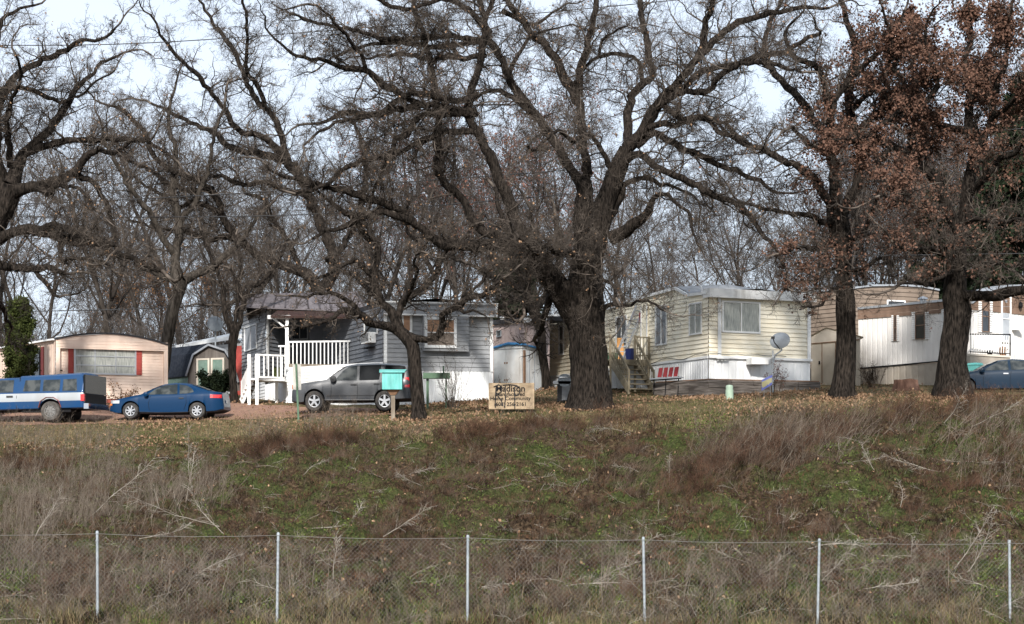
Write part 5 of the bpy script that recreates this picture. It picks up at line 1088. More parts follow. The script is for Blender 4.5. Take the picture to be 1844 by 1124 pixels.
for i in range(4):
    a, b = crv[i], crv[i+1]; lap(s, L2(B, D, wt(B, D, a[0])), L2(B, D, wt(B, D, b[0])), g0, zz(*a, B, D), .2, .03, z1b=zz(*b, B, D))
s.build('front_wall', 'siding_tan', h)
s = MB(o_)
for i in range(4):
    a, b = crv[i], crv[i+1]; s.slab(L2(B, D, wt(B, D, a[0])), L2(B, D, wt(B, D, b[0])), zz(*a, B, D), zz(*a, B, D)+.08, -2.5, .1, z0b=zz(*b, B, D), z1b=zz(*b, B, D)+.08, n=nrm(B, D))
s.slab(A, B, zz(1473, 526, A, B), zz(1473, 526, A, B)+.08, -3, .1, n=nrm(A, B), z0b=zz(1530, 521, A, B), z1b=zz(1530, 521, A, B)+.08)
s.build('roof', 'alu', h)
window(h, B, D, 1596, 1629, 541, 556, 'glass', 'white', .06, 1, 1)
A, B = corner(1546, 91), corner(1748, 86); D = corner(1960, 91.5); h = home('mobile_home', 'long white trailer with brown band under its roof and railed door', B); o_ = h.location
zfA, zfB = zz(1546, 664, A, B), zz(1748, 646, A, B); zeA, zeB = zz(1546, 575, A, B), zz(1748, 560, A, B); ztA, ztB = zz(1546, 557, A, B), zz(1748, 538, A, B)
n1, n2 = nrm(A, B), nrm(B, D)
s = MB(o_); corr(s, A, B, zfA, zeA, .28, .014, z0b=zfB, z1b=zeB); s.build('side_wall', 'panel_white', h)
s = MB(o_); s.slab(A, B, zfA-.03, zfA+.03, .015, .05, z0b=zfB-.03, z1b=zfB+.03, n=n1); s.build('drip_edge', 'dark', h)
s = MB(o_); l2 = [(1748, 563), (1790, 562), (1844, 562), (1959, 566)]
corr(s, B, D, zfB, zz(1790, 562, B, D), .28, .014); s.build('front_wall', 'panel_white', h)
s = MB(o_); lap(s, A, B, zeA, ztA, .15, .02, z1b=ztB) if False else None
k = 3
for i in range(k): s.slab(A, B, lerp(zeA, ztA, i/k), lerp(zeA, ztA, (i+1)/k)-.012, .03, .055, z0b=lerp(zeB, ztB, i/k), z1b=lerp(zeB, ztB, (i+1)/k)-.012, n=n1)
crv = [(1748, 546), (1765, 533), (1785, 522), (1810, 516), (1844, 515), (1900, 520), (1955, 535)]
for i in range(6):
    a, b = crv[i], crv[i+1]; za, zb2 = zz(*a, B, D), zz(*b, B, D); zl = zz(1790, 562, B, D); pa, pb = L2(B, D, wt(B, D, a[0])), L2(B, D, wt(B, D, b[0]))
    for j in range(4): s.slab(pa, pb, lerp(zl, za, j/4), lerp(zl, za, (j+1)/4)-.012, .02, .05, z0b=lerp(zl, zb2, j/4), z1b=lerp(zl, zb2, (j+1)/4)-.012, n=n2)
s.build('brown_band', 'siding_brown', h)
s = MB(o_); s.slab(A, B, ztA-.02, ztA+.08, -2.5, .09, z0b=ztB-.02, z1b=ztB+.08, n=n1)
for i in range(6):
    a, b = crv[i], crv[i+1]; s.slab(L2(B, D, wt(B, D, a[0])), L2(B, D, wt(B, D, b[0])), zz(*a, B, D)-.02, zz(*a, B, D)+.06, -.8, .12, z0b=zz(*b, B, D)-.02, z1b=zz(*b, B, D)+.06, n=n2)
s.build('roof', 'alu', h)
s = MB(o_); corr(s, A, B, gz(*A)-.5, zfA-.04, .35, .015, z0b=gz(*B)-.5, z1b=zfB-.04); corr(s, B, D, gz(*B)-.5, zfB-.02, .35, .015); s.build('skirting', 'skirt_tan', h)
v = L2(A, B, .55); s = MB(o_); s.lathe([(.14, 0), (.14, .15), (.24, .16), (.18, .24), (.02, .3)], (v[0]+.4, v[1]+1, zz(1660, 545, A, B)+.1), k=12); s.build('roof_vent', 'alu', h, 30)
s = MB(o_)
for (p0, p1, q0, q1, A2, B2) in ((1608, 1619, 567, 614, A, B), (1645, 1672, 561, 611, A, B), (1698, 1715, 556, 607, A, B), (1762, 1784, 542, 598, B, D)):
    fr_ = 1.0; w1 = (p1-p0)*.12+1.5
    window(h, A2, B2, p0+w1, p1-w1, q0, q1, 'glass', 'siding_brown', .03, 1, 2)
    for (e0, e1) in ((p0-w1*.4, p0+w1), (p1-w1, p1+w1*.4)):
        t0, t1 = wt(A2, B2, e0), wt(A2, B2, e1); pm = (e0+e1)/2; z0, z1 = wz(A2, B2, pm, q1), wz(A2, B2, pm, q0); m_ = MB(o_); nn = nrm(A2, B2)
        for k in range(14): m_.slab(L2(A2, B2, t0), L2(A2, B2, t1), lerp(z0, z1, k/14), lerp(z0, z1, (k+.7)/14), .03, .06, n=nn)
        m_.build('shutter', 'white', h)
w_ = window(h, B, D, 1801, 1819, 532, 617, 'pane_pale', 'white', .09, 1, 2, name='door')
s = MB(o_); t = wt(B, D, 1833); p = L2(B, D, t); z = zz(1833, 556, B, D); s.lathe([(.05, 0), (.1, .1), (.08, .25), (.02, .3)], (p[0]+n2[0]*.15, p[1]+n2[1]*.15, z), k=8); s.build('wall_lamp', 'dark', h)
p = L2(B, D, wt(B, D, 1826)); s = MB(o_); s.slab((p[0]-.2, p[1]-.1), (p[0]+.2, p[1]+.1), zz(1826, 595, B, D), zz(1826, 589, B, D), .1, .3, n=n2); s.build('letter_box', 'white', h)
# railed steps at that door
A_, B_ = corner(1747, 85.0), corner(1819, 86.4); zf = zz(1790, 644, B, D); st = empty('metal_steps', (*A_, gz(*A_)), 'small landing with black and white metal railing at the long trailer door', 'stairs'); so = st.location
s = MB(so); s.slab(A_, B_, gz(*A_)-.1, zf-.05, -1.2, 0, m='skirt_tan', n=nrm(A_, B_)); s.slab(A_, B_, zf-.05, zf+.03, -1.3, .04, m='shed_cream', n=nrm(A_, B_)); s.build('landing', 'skirt_tan', st)
s = MB(so); s.bar((*A_, zf+.85), (*B_, zf+.95), .05); s.bar((*A_, zf+.1), (*B_, zf+.12), .04)
s.bar((*B_, zf), (*B_, zf+.98), .05); s.build('handrail', 'dark', st)
s = MB(so)
for k in range(16): x, y = L2(A_, B_, (k+.3)/16); s.bar((x, y, zf+.1), (x+.03, y, zf+.88), .03)
s.build('baluster', 'white', st)
p = L2(A_, B_, .86); s = MB((*p, zf)); s.lathe([(.12, .03), (.2, .3), (.22, .32), (.15, .4), (0, .45)], (p[0], p[1]+.3, zf), k=10); o = s.build('flower_pot', 'wood_brown'); o.location = (*p, zf); tag(o, 'brown flower pot on the landing of the long trailer', 'pot')
p = L2(A_, B_, .52); s = MB((*p, zf)); s.lathe([(.10, .03), (.13, .22), (.0, .25)], (p[0], p[1]+.25, zf), k=8); o = s.build('flower_pot', 'dark'); o.location = (*p, zf); tag(o, 'small dark flower pot behind the metal railing', 'pot')
p = corner(1756, 84.2); z = gz(*p); s = MB((*p, z)); s.lathe([(.28, -.1), (.33, .85), (.36, .9), (.3, .98), (0, 1.0)], (*p, z), k=4); o = s.build('storage_bin', 'teal'); o.location = (*p, z); o.scale = (1, 1, zy(653, 84.2)-z); tag(o, 'turquoise bin beside the thick oak trunk and parked blue car', 'bin')
# stump
b = corner(1631, 80); z = gz(*b); s = MB((*b, z)); rr = random.Random(4); K = 18; rad = [1+rr.uniform(-.09, .09)+.08*math.sin(j*1.9) for j in range(K)]
for (r_, t) in ((.56, -.15), (.50, .12), (.45, .3), (.44, .42)):
    for j in range(K): a = 6.283*j/K; s.v.append((b[0]+r_*rad[j]*math.cos(a), b[1]+r_*.8*rad[j]*math.sin(a), z+t+(rr.uniform(-.03, .05) if t > .4 else 0)))
for i in range(3):
    for j in range(K): s.f.append((i*K+j, i*K+(j+1) % K, (i+1)*K+(j+1) % K, (i+1)*K+j)); s.m.append(0)
s.f.append(tuple(3*K+j for j in range(K))); s.m.append(0)
o = s.build('tree_stump', 'stump'); o.location = (*b, z); tag(o, 'wide reddish tree stump on the lawn by the long trailer', 'stump')
# ---------------------------------------------------------------- vehicles
def interp(pts, x): return float(np.interp(x, [p[0] for p in pts], [p[1] for p in pts]))
def vehicle(name, label, px, Y, rz, L, W, top, belt, wheels, rw, sill, bands, glass, side_win, shields=(), roofw=.74, nose=.12, tail=.10, rimkind=0, rimmat='rim', tyre='black_rubber', arch='plastic_black', extras=None, cat='car', lift=0.0, archr=1.16):
    """front at x=0 facing left, length L; placed so that its middle sits at column px"""
    x0, y0, _ = P(px, 0, Y); g = gz(x0, y0)
    root = empty(name, (x0, y0, g+lift), label, cat, None, rz)
    OX = -L/2
    def wid(x):
        w = W/2; a = max(0, nose-x)/nose; b = max(0, x-(L-tail))/tail
        return w*(1-.16*min(1, a)**2)*(1-(.30 if tail > .2 else .08)*min(1, b)**2)*(1-.05*max(0, 1-x/(.22*L))**2)
    gh = max(interp(top, x)-interp(belt, x) for x in np.linspace(.2*L, .9*L, 30))
    def sect(x):
        zt = interp(top, x); zb = min(interp(belt, x), zt-.015); s = interp(sill, x) if isinstance(sill, list) else sill
        for xc in wheels:
            d = abs(x-xc)
            if d < rw*archr: s = max(s, rw+math.sqrt((rw*archr)**2-d*d))
        wm = wid(x); t = min(1, (zt-zb)/gh); wr = lerp(wm*.95, W/2*roofw, t)
        s = min(s, zb-.06); zm = max(lerp(sill if not isinstance(sill, list) else interp(sill, x), zb, .5), s+.02)
        return [(0, s), (wm*.90, s), (wm*.985, s+.01+.05*(zb-s)), (wm, zm), (wm*.985, lerp(zm, zb, .7)), (wm*.95, zb), (wr, max(zb+.005, zt-.07*t-.01)), (wr*.82, max(zb+.008, zt-.012)), (0, zt+.012)]
    xs = set(np.linspace(0, L, 70)); 
    for c in wheels:
        for k in np.linspace(-1, 1, 25): xs.add(c+rw*archr*k); 
        xs.add(c-rw*archr-.004); xs.add(c+rw*archr+.004)
    for p in top+belt: xs.add(p[0])
    xs = sorted(x for x in xs if 0 <= x <= L); s = MB(); K = 9
    for x in xs:
        q = sect(x)
        for sg in (-1, 1):
            for (y, z) in q: s.v.append((OX+x, sg*y, z))
    for i in range(len(xs)-1):
        for side in (0, 1):
            for j in range(K-1):
                a = i*2*K+side*K+j; b = a+2*K; f = (a, b, b+1, a+1) if side == 0 else (a, a+1, b+1, b)
                s.f.append(f); s.m.append(s.mi(bands[j]))
    for i in (0, len(xs)-1):
        b = i*2*K; s.f.append(tuple([b+j for j in range(K)]+[b+K+j for j in reversed(range(K))])); s.m.append(s.mi(bands[2]))
    s.build('body', bands[2], root, 38)
    def side_y(x, z):
        q = sect(x); (w0, z0), (w1, z1) = q[5], q[6]
        if z <= z0: return w0
        return lerp(w0, w1, min(1, (z-z0)/max(.01, z1-z0)))
    def panel(poly, m, nm, par=root, off=.008, step=.06, th=0):
        for sg in (-1, 1):
            p = MB(); xa, xb = min(q[0] for q in poly), max(q[0] for q in poly); n = max(2, int((xb-xa)/step)); cols = []
            for i in range(n+1):
                x = lerp(xa+.001, xb-.001, i/n); zs = []
                for j in range(len(poly)):
                    a, b = poly[j], poly[(j+1) % len(poly)]
                    if (a[0]-x)*(b[0]-x) <= 0 and a[0] != b[0]: zs.append(lerp(a[1], b[1], (x-a[0])/(b[0]-a[0])))
                cols.append((x, min(zs), max(zs)))
            for i in range(n):
                for k in range(3):
                    g = lambda c, t: (OX+c[0], sg*(side_y(c[0], lerp(c[1], c[2], t))+off), lerp(c[1], c[2], t))
                    q = [g(cols[i], k/3), g(cols[i+1], k/3), g(cols[i+1], (k+1)/3), g(cols[i], (k+1)/3)]
                    p.face(q if sg < 0 else q[::-1])
            p.build(nm, m, par, 40)
    for w in side_win: panel(w[0], w[1] if len(w) > 1 else glass, 'side_window')
    for (xa, xb, nm) in shields:
        p = MB(); n = 8
        for i in range(n):
            a, b = lerp(xa, xb, i/n), lerp(xa, xb, (i+1)/n)
            for k in range(8):
                g = lambda x, t: (OX+x, (2*t-1)*sect(x)[6][0]*.93, sect(x)[8][1]+.006-(abs(2*t-1)**3)*.03)
                p.face([g(a, k/8), g(b, k/8), g(b, (k+1)/8), g(a, (k+1)/8)])
        p.build(nm, glass, root, 50)
    def strip(pts, w, m, nm, off=.009):
        for sg in (-1, 1):
            p = MB()
            for i in range(len(pts)-1):
                a, b = pts[i], pts[i+1]; f = lambda q: (OX+q[0], sg*(bodyy(*q)+off), q[1]); p.bar(f(a), f(b), w, .008)
            p.build(nm, m, root)
    def bodyy(x, z):
        q = sect(x)
        for a, b in zip(q[1:7], q[2:8]):
            if a[1] <= z <= b[1]: return lerp(a[0], b[0], (z-a[1])/max(.001, b[1]-a[1]))
        return q[3][0]
    def pad(x0_, x1_, z0_, z1_, m, nm, off=.01, sides=(-1, 1)):      # small lamp or badge wrapped on the side
        for sg in sides:
            p = MB(); n = 4
            for i in range(n):
                a, b = lerp(x0_, x1_, i/n), lerp(x0_, x1_, (i+1)/n)
                f = lambda x, z: (OX+x, sg*(bodyy(x, z)+off), z)
                p.face([f(a, z0_), f(b, z0_), f(b, z1_), f(a, z1_)])
            p.build(nm, m, root)
    for xc in wheels:
        for sg in (-1, 1):
            c = (OX+xc, sg*(W/2-.115), rw); p = MB()
            p.lathe([(rw*.62, -.11), (rw*.92, -.11), (rw, -.075), (rw, .075), (rw*.92, .11), (rw*.64, .112), (rw*.62, .09)], c, 'y', 28); wn = p.build('wheel', tyre, root, 35)
            p = MB(); o = sg*.075
            p.lathe([(0, o*.8), (rw*.63, o*.8)], c, 'y', 24, 'dark'); p.lathe([(rw*.56, o*1.0), (rw*.56, o*1.3), (rw*.645, o*1.35), (rw*.645, o)], c, 'y', 24, rimmat)
            p.lathe([(0, o*1.45), (rw*.12, o*1.45), (rw*.16, o)], c, 'y', 12, rimmat)
            ns = (7, 5, 8)[rimkind]
            for k in range(ns):
                a = 6.283*k/ns+.3; r0_, r1_ = rw*.12, rw*.59; ww = (.05, .075, .04)[rimkind]
                p.bar((c[0]+r0_*math.cos(a), c[1]+o*1.25, c[2]+r0_*math.sin(a)), (c[0]+r1_*math.cos(a), c[1]+o*1.25, c[2]+r1_*math.sin(a)), ww, .03, rimmat, up=(0, 1, 0))
            if rimkind == 2: p.lathe([(0, o*1.3), (rw*.5, o*1.1)], c, 'y', 20, rimmat)
            p.build('rim', rimmat, wn, 35)
        p = MB(); p.lathe([(0, -W/2+.22), (rw*archr*.98, -W/2+.22), (rw*archr*.98, W/2-.22), (0, W/2-.22)], (OX+xc, 0, rw), 'y', 20); p.build('wheel_well', 'dark', root)
    if extras: extras(root, OX, sect, pad, strip, bodyy, panel, W, L)
    return root
def mirror(root, x, z, W, m, s=.09):
    for sg in (-1, 1):
        p = MB(); p.lathe([(0, -.0), (s, .02), (s*1.05, .10), (s*.7, .16), (0, .17)], (x, sg*(W/2+.02) if sg > 0 else -(W/2+.16), z), 'y', 10); o = p.build('mirror', m, root, 40)
def coupe_x(root, OX, sect, pad, strip, by, panel, W, L):
    strip([(1.62, .33), (1.58, .60), (1.66, .90)], .012, 'dark', 'door_seam'); strip([(2.98, .34), (3.08, .6), (3.06, .93)], .012, 'dark', 'door_seam')
    pad(2.78, 2.98, .78, .82, 'plastic_black', 'door_handle', .03)
    pad(.05, .42, .60, .72, 'pane_pale', 'headlight', .012); pad(.0, .12, .52, .60, 'lamp_amber', 'marker_light', .014)
    pad(4.02, 4.44, .80, .93, 'lamp_red', 'tail_light', .014)
    mirror(root, OX+1.50, .95, W, 'blue_car'); strip([(.9, .28), (2.2, .24), (3.3, .27)], .05, 'plastic_black', 'sill')
    p = MB(); p.box(OX+L+.003, OX+L+.015, -.16, .16, .62, .75); p.build('licence_plate', 'pane_pale', root)
    strip([(4.0, .5), (4.45, .52)], .01, 'dark', 'bumper_seam'); strip([(4.05, .96), (4.48, .965)], .01, 'dark', 'boot_seam')
vehicle('parked_car', 'blue two-door coupe parked left of the grey suv', 308, 78.6, math.radians(-5), 4.5, 1.75,
    [(0, .48), (.04, .62), (.15, .72), (.5, .82), (1.05, .93), (1.25, .97), (1.7, 1.20), (2.1, 1.36), (2.5, 1.42), (2.9, 1.415), (3.3, 1.34), (3.7, 1.20), (4.0, 1.08), (4.3, 1.05), (4.42, 1.02), (4.46, .8), (4.5, .48)],
    [(0, .45), (.04, .56), (.15, .66), (.5, .76), (1.05, .87), (1.6, .90), (2.5, .93), (3.3, .97), (4.0, .99), (4.42, .95), (4.46, .75), (4.5, .45)],
    [.86, 3.50], .315, [(0, .30), (.3, .20), (.9, .20), (3.5, .22), (4.2, .26), (4.5, .36)], ['plastic_black']+['blue_car']*7, 'glass_car',
    [([(1.52, .94), (1.80, 1.17), (2.15, 1.315), (2.66, 1.355), (2.72, .955)],), ([(2.78, .96), (2.74, 1.35), (3.05, 1.30), (3.28, 1.17), (3.36, 1.04), (3.15, .98)],)],
    [(1.3, 2.02, 'windshield'), (3.25, 3.9, 'rear_window')], roofw=.64, tail=.5, nose=.3, extras=coupe_x, rimkind=0)
def suv_x(root, OX, sect, pad, strip, by, panel, W, L):
    for x in (1.58, 2.62, 3.55): strip([(x, .46), (x+.02, .8), (x, 1.02)], .013, 'dark', 'door_seam')
    pad(2.36, 2.60, .93, .98, 'plastic_black', 'door_handle', .03); pad(3.28, 3.5, .95, 1.0, 'plastic_black', 'door_handle', .03)
    pad(.04, .30, .78, .92, 'pane_pale', 'headlight', .012); pad(.02, .12, .80, .95, 'lamp_amber', 'marker_light', .016)
    pad(4.50, 4.78, .85, 1.22, 'lamp_red', 'tail_light', .014)
    strip([(1.35, .40), (3.3, .40)], .05, 'chrome', 'running_board', .05); strip([(1.4, .55), (3.3, .57)], .05, 'plastic_black', 'door_trim')
    strip([(2.1, 1.72), (3.0, 1.77), (4.5, 1.73)], .035, 'plastic_black', 'roof_rail', -.08)
    mirror(root, OX+1.68, 1.16, W, 'plastic_black', .12)
vehicle('parked_car', 'dark grey suv parked behind the teal box and small oak', 640, 79.6, math.radians(-3), 4.85, 1.95,
    [(0, .70), (.05, .92), (.2, .99), (.7, 1.06), (1.2, 1.12), (1.4, 1.16), (1.8, 1.45), (2.15, 1.66), (2.6, 1.74), (3.4, 1.76), (4.2, 1.73), (4.6, 1.68), (4.72, 1.4), (4.80, 1.05), (4.85, .6)],
    [(0, .62), (.05, .82), (.2, .92), (.7, 1.0), (1.4, 1.06), (2.5, 1.09), (4.0, 1.13), (4.7, 1.12), (4.8, .98), (4.85, .55)],
    [.92, 3.70], .365, [(0, .34), (.35, .28), (1, .36), (3.7, .38), (4.85, .42)], ['plastic_black', 'plastic_black']+['grey_car']*6, 'glass_car',
    [([(1.72, 1.10), (2.02, 1.45), (2.28, 1.62), (2.60, 1.655), (2.60, 1.11)],), ([(2.70, 1.11), (2.70, 1.66), (3.55, 1.68), (3.50, 1.13)], 'glass_tint'), ([(3.66, 1.14), (3.68, 1.67), (4.30, 1.655), (4.52, 1.60), (4.50, 1.17)], 'glass_tint')],
    [(1.45, 2.1, 'windshield')], roofw=.72, tail=.35, nose=.3, extras=suv_x, rimkind=1).scale = (1, 1, 1.09)
def truck_x(root, OX, sect, pad, strip, by, panel, W, L):
    strip([(3.05, .5), (3.05, 1.05)], .015, 'dark', 'door_seam'); strip([(3.13, .5), (3.13, 1.8)], .03, 'dark', 'bed_gap')
    pad(2.62, 2.90, .98, 1.05, 'plastic_black', 'door_handle', .03)
    p = MB(); p.box(OX+L-.03, OX+L+.05, -.92, .92, 1.12, 1.88); t = p.build('topper_hatch', 'glass_tint', root)
    p = MB(); p.box(OX+L-.03, OX+L+.06, -.90, .90, .58, 1.10, 'dark'); p.build('tailgate', 'dark', root)
    for sg in (-1, 1):
        p = MB(); p.box(OX+L-.12, OX+L+.03, sg*.93-.07, sg*.93+.07, .80, 1.08); p.build('tail_light', 'lamp_red', root)
    p = MB(); p.box(OX+L+.02, OX+L+.22, -1.0, 1.0, .48, .70); p.build('rear_bumper', 'chrome', root)
    p = MB(); p.box(OX+3.2, OX+5.3, -.86, -.5, .36, .50); p.build('chassis_rail', 'dark', root)
    for xc in (5.1-.62,): strip([(xc-.48, .55), (xc-.38, .82), (xc-.15, .97), (xc+.15, .97), (xc+.38, .82), (xc+.48, .55)], .07, 'skirt_red', 'wheel_arch_trim', .015)
vehicle('pickup_truck', 'blue and silver pickup truck with camper topper at the left edge', 47, 79.0, math.radians(-14), 5.9, 1.98,
    [(0, .8), (.05, 1.05), (.3, 1.12), (1.3, 1.20), (1.45, 1.24), (1.95, 1.72), (2.15, 1.80), (3.05, 1.82), (3.10, 1.84), (3.12, 1.88), (5.7, 1.97), (5.78, 1.9), (5.9, 1.10)],
    [(0, .7), (.05, .95), (.3, 1.05), (1.3, 1.12), (3.1, 1.13), (5.88, 1.15), (5.9, .95)],
    [.92, 4.48], .40, [(0, .45), (.4, .42), (5.9, .50)], ['dark', 'truck_blue', 'truck_blue', 'truck_silver', 'truck_silver', 'truck_blue', 'truck_blue', 'truck_blue'], 'glass_tint',
    [([(1.75, 1.18), (2.08, 1.62), (2.3, 1.70), (2.88, 1.70), (2.88, 1.18)], 'glass_car'), ([(3.3, 1.22), (3.36, 1.68), (4.02, 1.69), (4.02, 1.22)], 'glass_car'), ([(4.14, 1.22), (4.14, 1.69), (4.86, 1.70), (4.86, 1.22)], 'glass_car'), ([(4.98, 1.22), (4.98, 1.70), (5.55, 1.72), (5.60, 1.22)], 'glass_car')],
    [(1.5, 1.95, 'windshield')], roofw=.80, extras=truck_x, rimkind=2, rimmat='rim_dirty', tyre='tyre_dusty', cat='pickup truck', archr=1.22).scale = (1, 1, .95)
def sedan_x(root, OX, sect, pad, strip, by, panel, W, L):
    for x in (1.55, 2.62): strip([(x, .35), (x, .7), (x+.05, .95)], .012, 'dark', 'door_seam')
    pad(2.35, 2.55, .84, .89, 'chrome', 'door_handle', .03); pad(3.35, 3.55, .86, .91, 'chrome', 'door_handle', .03); mirror(root, OX+1.5, 1.0, W, 'blue_car_pale', .1)
vehicle('parked_car', 'slate blue sedan at the right edge beyond the thick oak trunk', 1797, 80.6, math.radians(0), 4.7, 1.8,
    [(0, .5), (.05, .66), (.2, .76), (.7, .88), (1.2, .98), (1.35, 1.02), (1.8, 1.26), (2.3, 1.43), (2.8, 1.48), (3.3, 1.45), (3.8, 1.28), (4.1, 1.12), (4.5, 1.07), (4.62, 1.0), (4.7, .5)],
    [(0, .45), (.05, .6), (.2, .70), (.7, .82), (1.2, .90), (2.5, .97), (4.0, 1.02), (4.6, .96), (4.7, .45)],
    [.9, 3.6], .325, [(0, .3), (.3, .22), (4.2, .24), (4.7, .36)], ['plastic_black']+['blue_car_pale']*7, 'glass_car',
    [([(1.55, .99), (1.9, 1.20), (2.25, 1.36), (2.58, 1.41), (2.58, 1.01)],), ([(2.68, 1.01), (2.68, 1.415), (3.2, 1.39), (3.6, 1.25), (3.65, 1.05)],)],
    [(1.4, 2.2, 'windshield'), (3.5, 4.0, 'rear_window')], roofw=.68, tail=.5, nose=.3, extras=sedan_x)

# ---------------------------------------------------------------- by the road
def zy(py, Y): return CZ+(HY-py)/F*Y
def corner(px, Y): return (((px-CX)/F)*Y, Y)
# plywood sign
b = corner(921, 76.6); z = gz(*b); Y = b[1]; x0, x1 = corner(880, Y)[0], corner(962, Y)[0]; z0, z1 = zy(737, Y), zy(690, Y)
r = empty('park_sign', (*b, z), 'plywood sign reading Madison with black spray paint in front of the great oak', 'sign')
s = MB((*b, z)); s.hexa([(x0, Y, z0), (x1, Y-.15, z0), (x1, Y-.12, z0), (x0, Y+.03, z0), (x0, Y, z1), (x1, Y-.15, z1), (x1, Y-.12, z1), (x0, Y+.03, z1)]); s.build('panel', 'plywood', r)
s = MB((*b, z))
for t in (.15, .85): s = MB((*b, z)); xx = lerp(x0, x1, t); s.bar((xx, Y+.04, z-.3), (xx, Y+.04, z1-.1), .07); s.build('post', 'wood_brown', r)
sa = math.atan2(-.15, x1-x0)
def text(body, size, cx, cz, par, nm, m='ink', bold=.0045):
    c = bpy.data.curves.new(nm, 'FONT'); c.body = body; c.size = size; c.align_x = 'CENTER'; c.align_y = 'CENTER'; c.extrude = .002; c.offset = bold; c.resolution_u = 3
    c.materials.append(MATS[m]); o = bpy.data.objects.new(nm, c); me = bpy.data.meshes.new_from_object(o); bpy.data.objects.remove(o); me.name = nm; o = bpy.data.objects.new(nm, me); COL.objects.link(o); o.parent = par
    yy = lerp(Y, Y-.15, (cx-x0)/(x1-x0))-.006; o.location = (cx-b[0], yy-b[1], cz-z); o.rotation_euler = (math.radians(90), 0, sa); return o
sx = lambda px: corner(px, Y)[0]
text('Madison', .34, sx(919), zy(700.5, Y), r, 'lettering', bold=.007); text('Manufactured', .20, sx(919), zy(710.5, Y), r, 'lettering'); text('Home Community', .205, sx(919), zy(718, Y), r, 'lettering'); text('(608) 256-2161', .20, sx(919), zy(728.5, Y), r, 'lettering')
s = MB((*b, z)); g = lambda px, py: (sx(px), lerp(Y, Y-.15, (sx(px)-x0)/(x1-x0))-.012, zy(py, Y))
for ln in ([(892, 734), (892, 720), (893, 698)], [(889, 697), (898, 693), (904, 697), (903, 706), (893, 711)], [(895, 711), (903, 722), (905, 731)], [(905, 694), (918, 693), (932, 695)], [(910, 695), (910, 715), (909, 735)], [(926, 697), (927, 715), (927, 736)], [(927, 696), (935, 697), (937, 704), (934, 711), (927, 713)]):
    s.tube([g(*p) for p in ln], .021, 6)
s.build('spray_paint', 'spray', r)
# teal box on post
b = corner(708, 74.8); z = gz(*b); Y = b[1]; r = empty('teal_box', (*b, z), 'turquoise wooden box with sloped lid on a brown post', 'post box')
x0, x1 = sx2 = (corner(689, Y)[0], corner(725, Y)[0]); z0, z1 = zy(702, Y), zy(672, Y)
s = MB((*b, z))
for k in range(7): a, c = lerp(x0, x1, k/7), lerp(x0, x1, (k+.93)/7); s.box(a, c, Y-.3, Y-.28, z0, z1)
s.box(x0+.005, x1-.005, Y-.28, Y+.3, z0, z1+.05); s.build('box', 'teal', r)
s = MB((*b, z)); s.hexa([(x0-.1, Y-.36, z1-.0), (x1+.1, Y-.36, z1-.0), (x1+.14, Y+.36, z1+.12), (x0-.14, Y+.36, z1+.12), (x0-.1, Y-.36, z1+.04), (x1+.1, Y-.36, z1+.04), (x1+.14, Y+.36, z1+.16), (x0-.14, Y+.36, z1+.16)]); s.build('lid', 'teal', r)
s = MB((*b, z)); s.box(b[0]-.07, b[0]+.07, Y-.07, Y+.07, z-.3, z0-.1); s.build('post', 'wood_grey', r)
s = MB((*b, z)); s.hexa([(b[0]-.1, Y-.1, z0-.2), (b[0]+.1, Y-.1, z0-.2), (b[0]+.1, Y+.1, z0-.2), (b[0]-.1, Y+.1, z0-.2), (b[0]-.24, Y-.2, z0-.002), (b[0]+.24, Y-.2, z0-.002), (b[0]+.24, Y+.2, z0-.002), (b[0]-.24, Y+.2, z0-.002)]); s.build('bracket', 'wood_brown', r)
# sign seen from behind
b = corner(535, 75.5); z = gz(*b); Y = b[1]; r = empty('road_sign', (*b, z), 'pale sign seen from behind on a green metal post at the roadside', 'sign')
x0, x1 = corner(526.5, Y)[0], corner(541, Y)[0]; s = MB((*b, z)); s.hexa([(x0+.02, Y+.05, zy(702, Y)), (x1+.02, Y+.12, zy(702, Y)), (x1+.02, Y+.125, zy(702, Y)), (x0+.02, Y+.055, zy(702, Y)), (x0, Y+.05, zy(656, Y)), (x1, Y+.12, zy(656, Y)), (x1, Y+.125, zy(656, Y)), (x0, Y+.055, zy(656, Y))]); s.build('panel', 'sign_back', r)
s = MB((*b, z)); s.bar((b[0]+.07, Y, z-.3), (b[0]-.04, Y, zy(655, Y)), .07, .04); s.build('post', 'green_paint', r)
# green long box on a post
b = corner(790, 80.5); z = gz(*b); Y = b[1]; r = empty('green_trough', (*b, z), 'long dark green wooden tray on a short post right of the small oak', 'tray')
x0, x1 = corner(762, Y)[0], corner(810, Y)[0]; s = MB((*b, z)); s.box(x0, x1, Y-.2, Y+.2, zy(682, Y), zy(672, Y)); s.build('tray', 'green_paint', r)
s = MB((*b, z)); s.bar((corner(799, Y)[0], Y-.22, zy(683, Y)), (corner(799, Y)[0], Y-.22, zy(660, Y)), .06); s.build('post', 'green_paint', r); s = MB((*b, z)); s.bar((corner(770, Y)[0], Y, z-.2), (corner(770, Y)[0], Y, zy(682, Y)), .1); s.build('post', 'green_paint', r); s = MB((*b, z)); s.bar((corner(803, Y)[0], Y+.12, z-.2), (corner(803, Y)[0], Y+.12, zy(682, Y)), .06); s.build('post', 'green_paint', r)

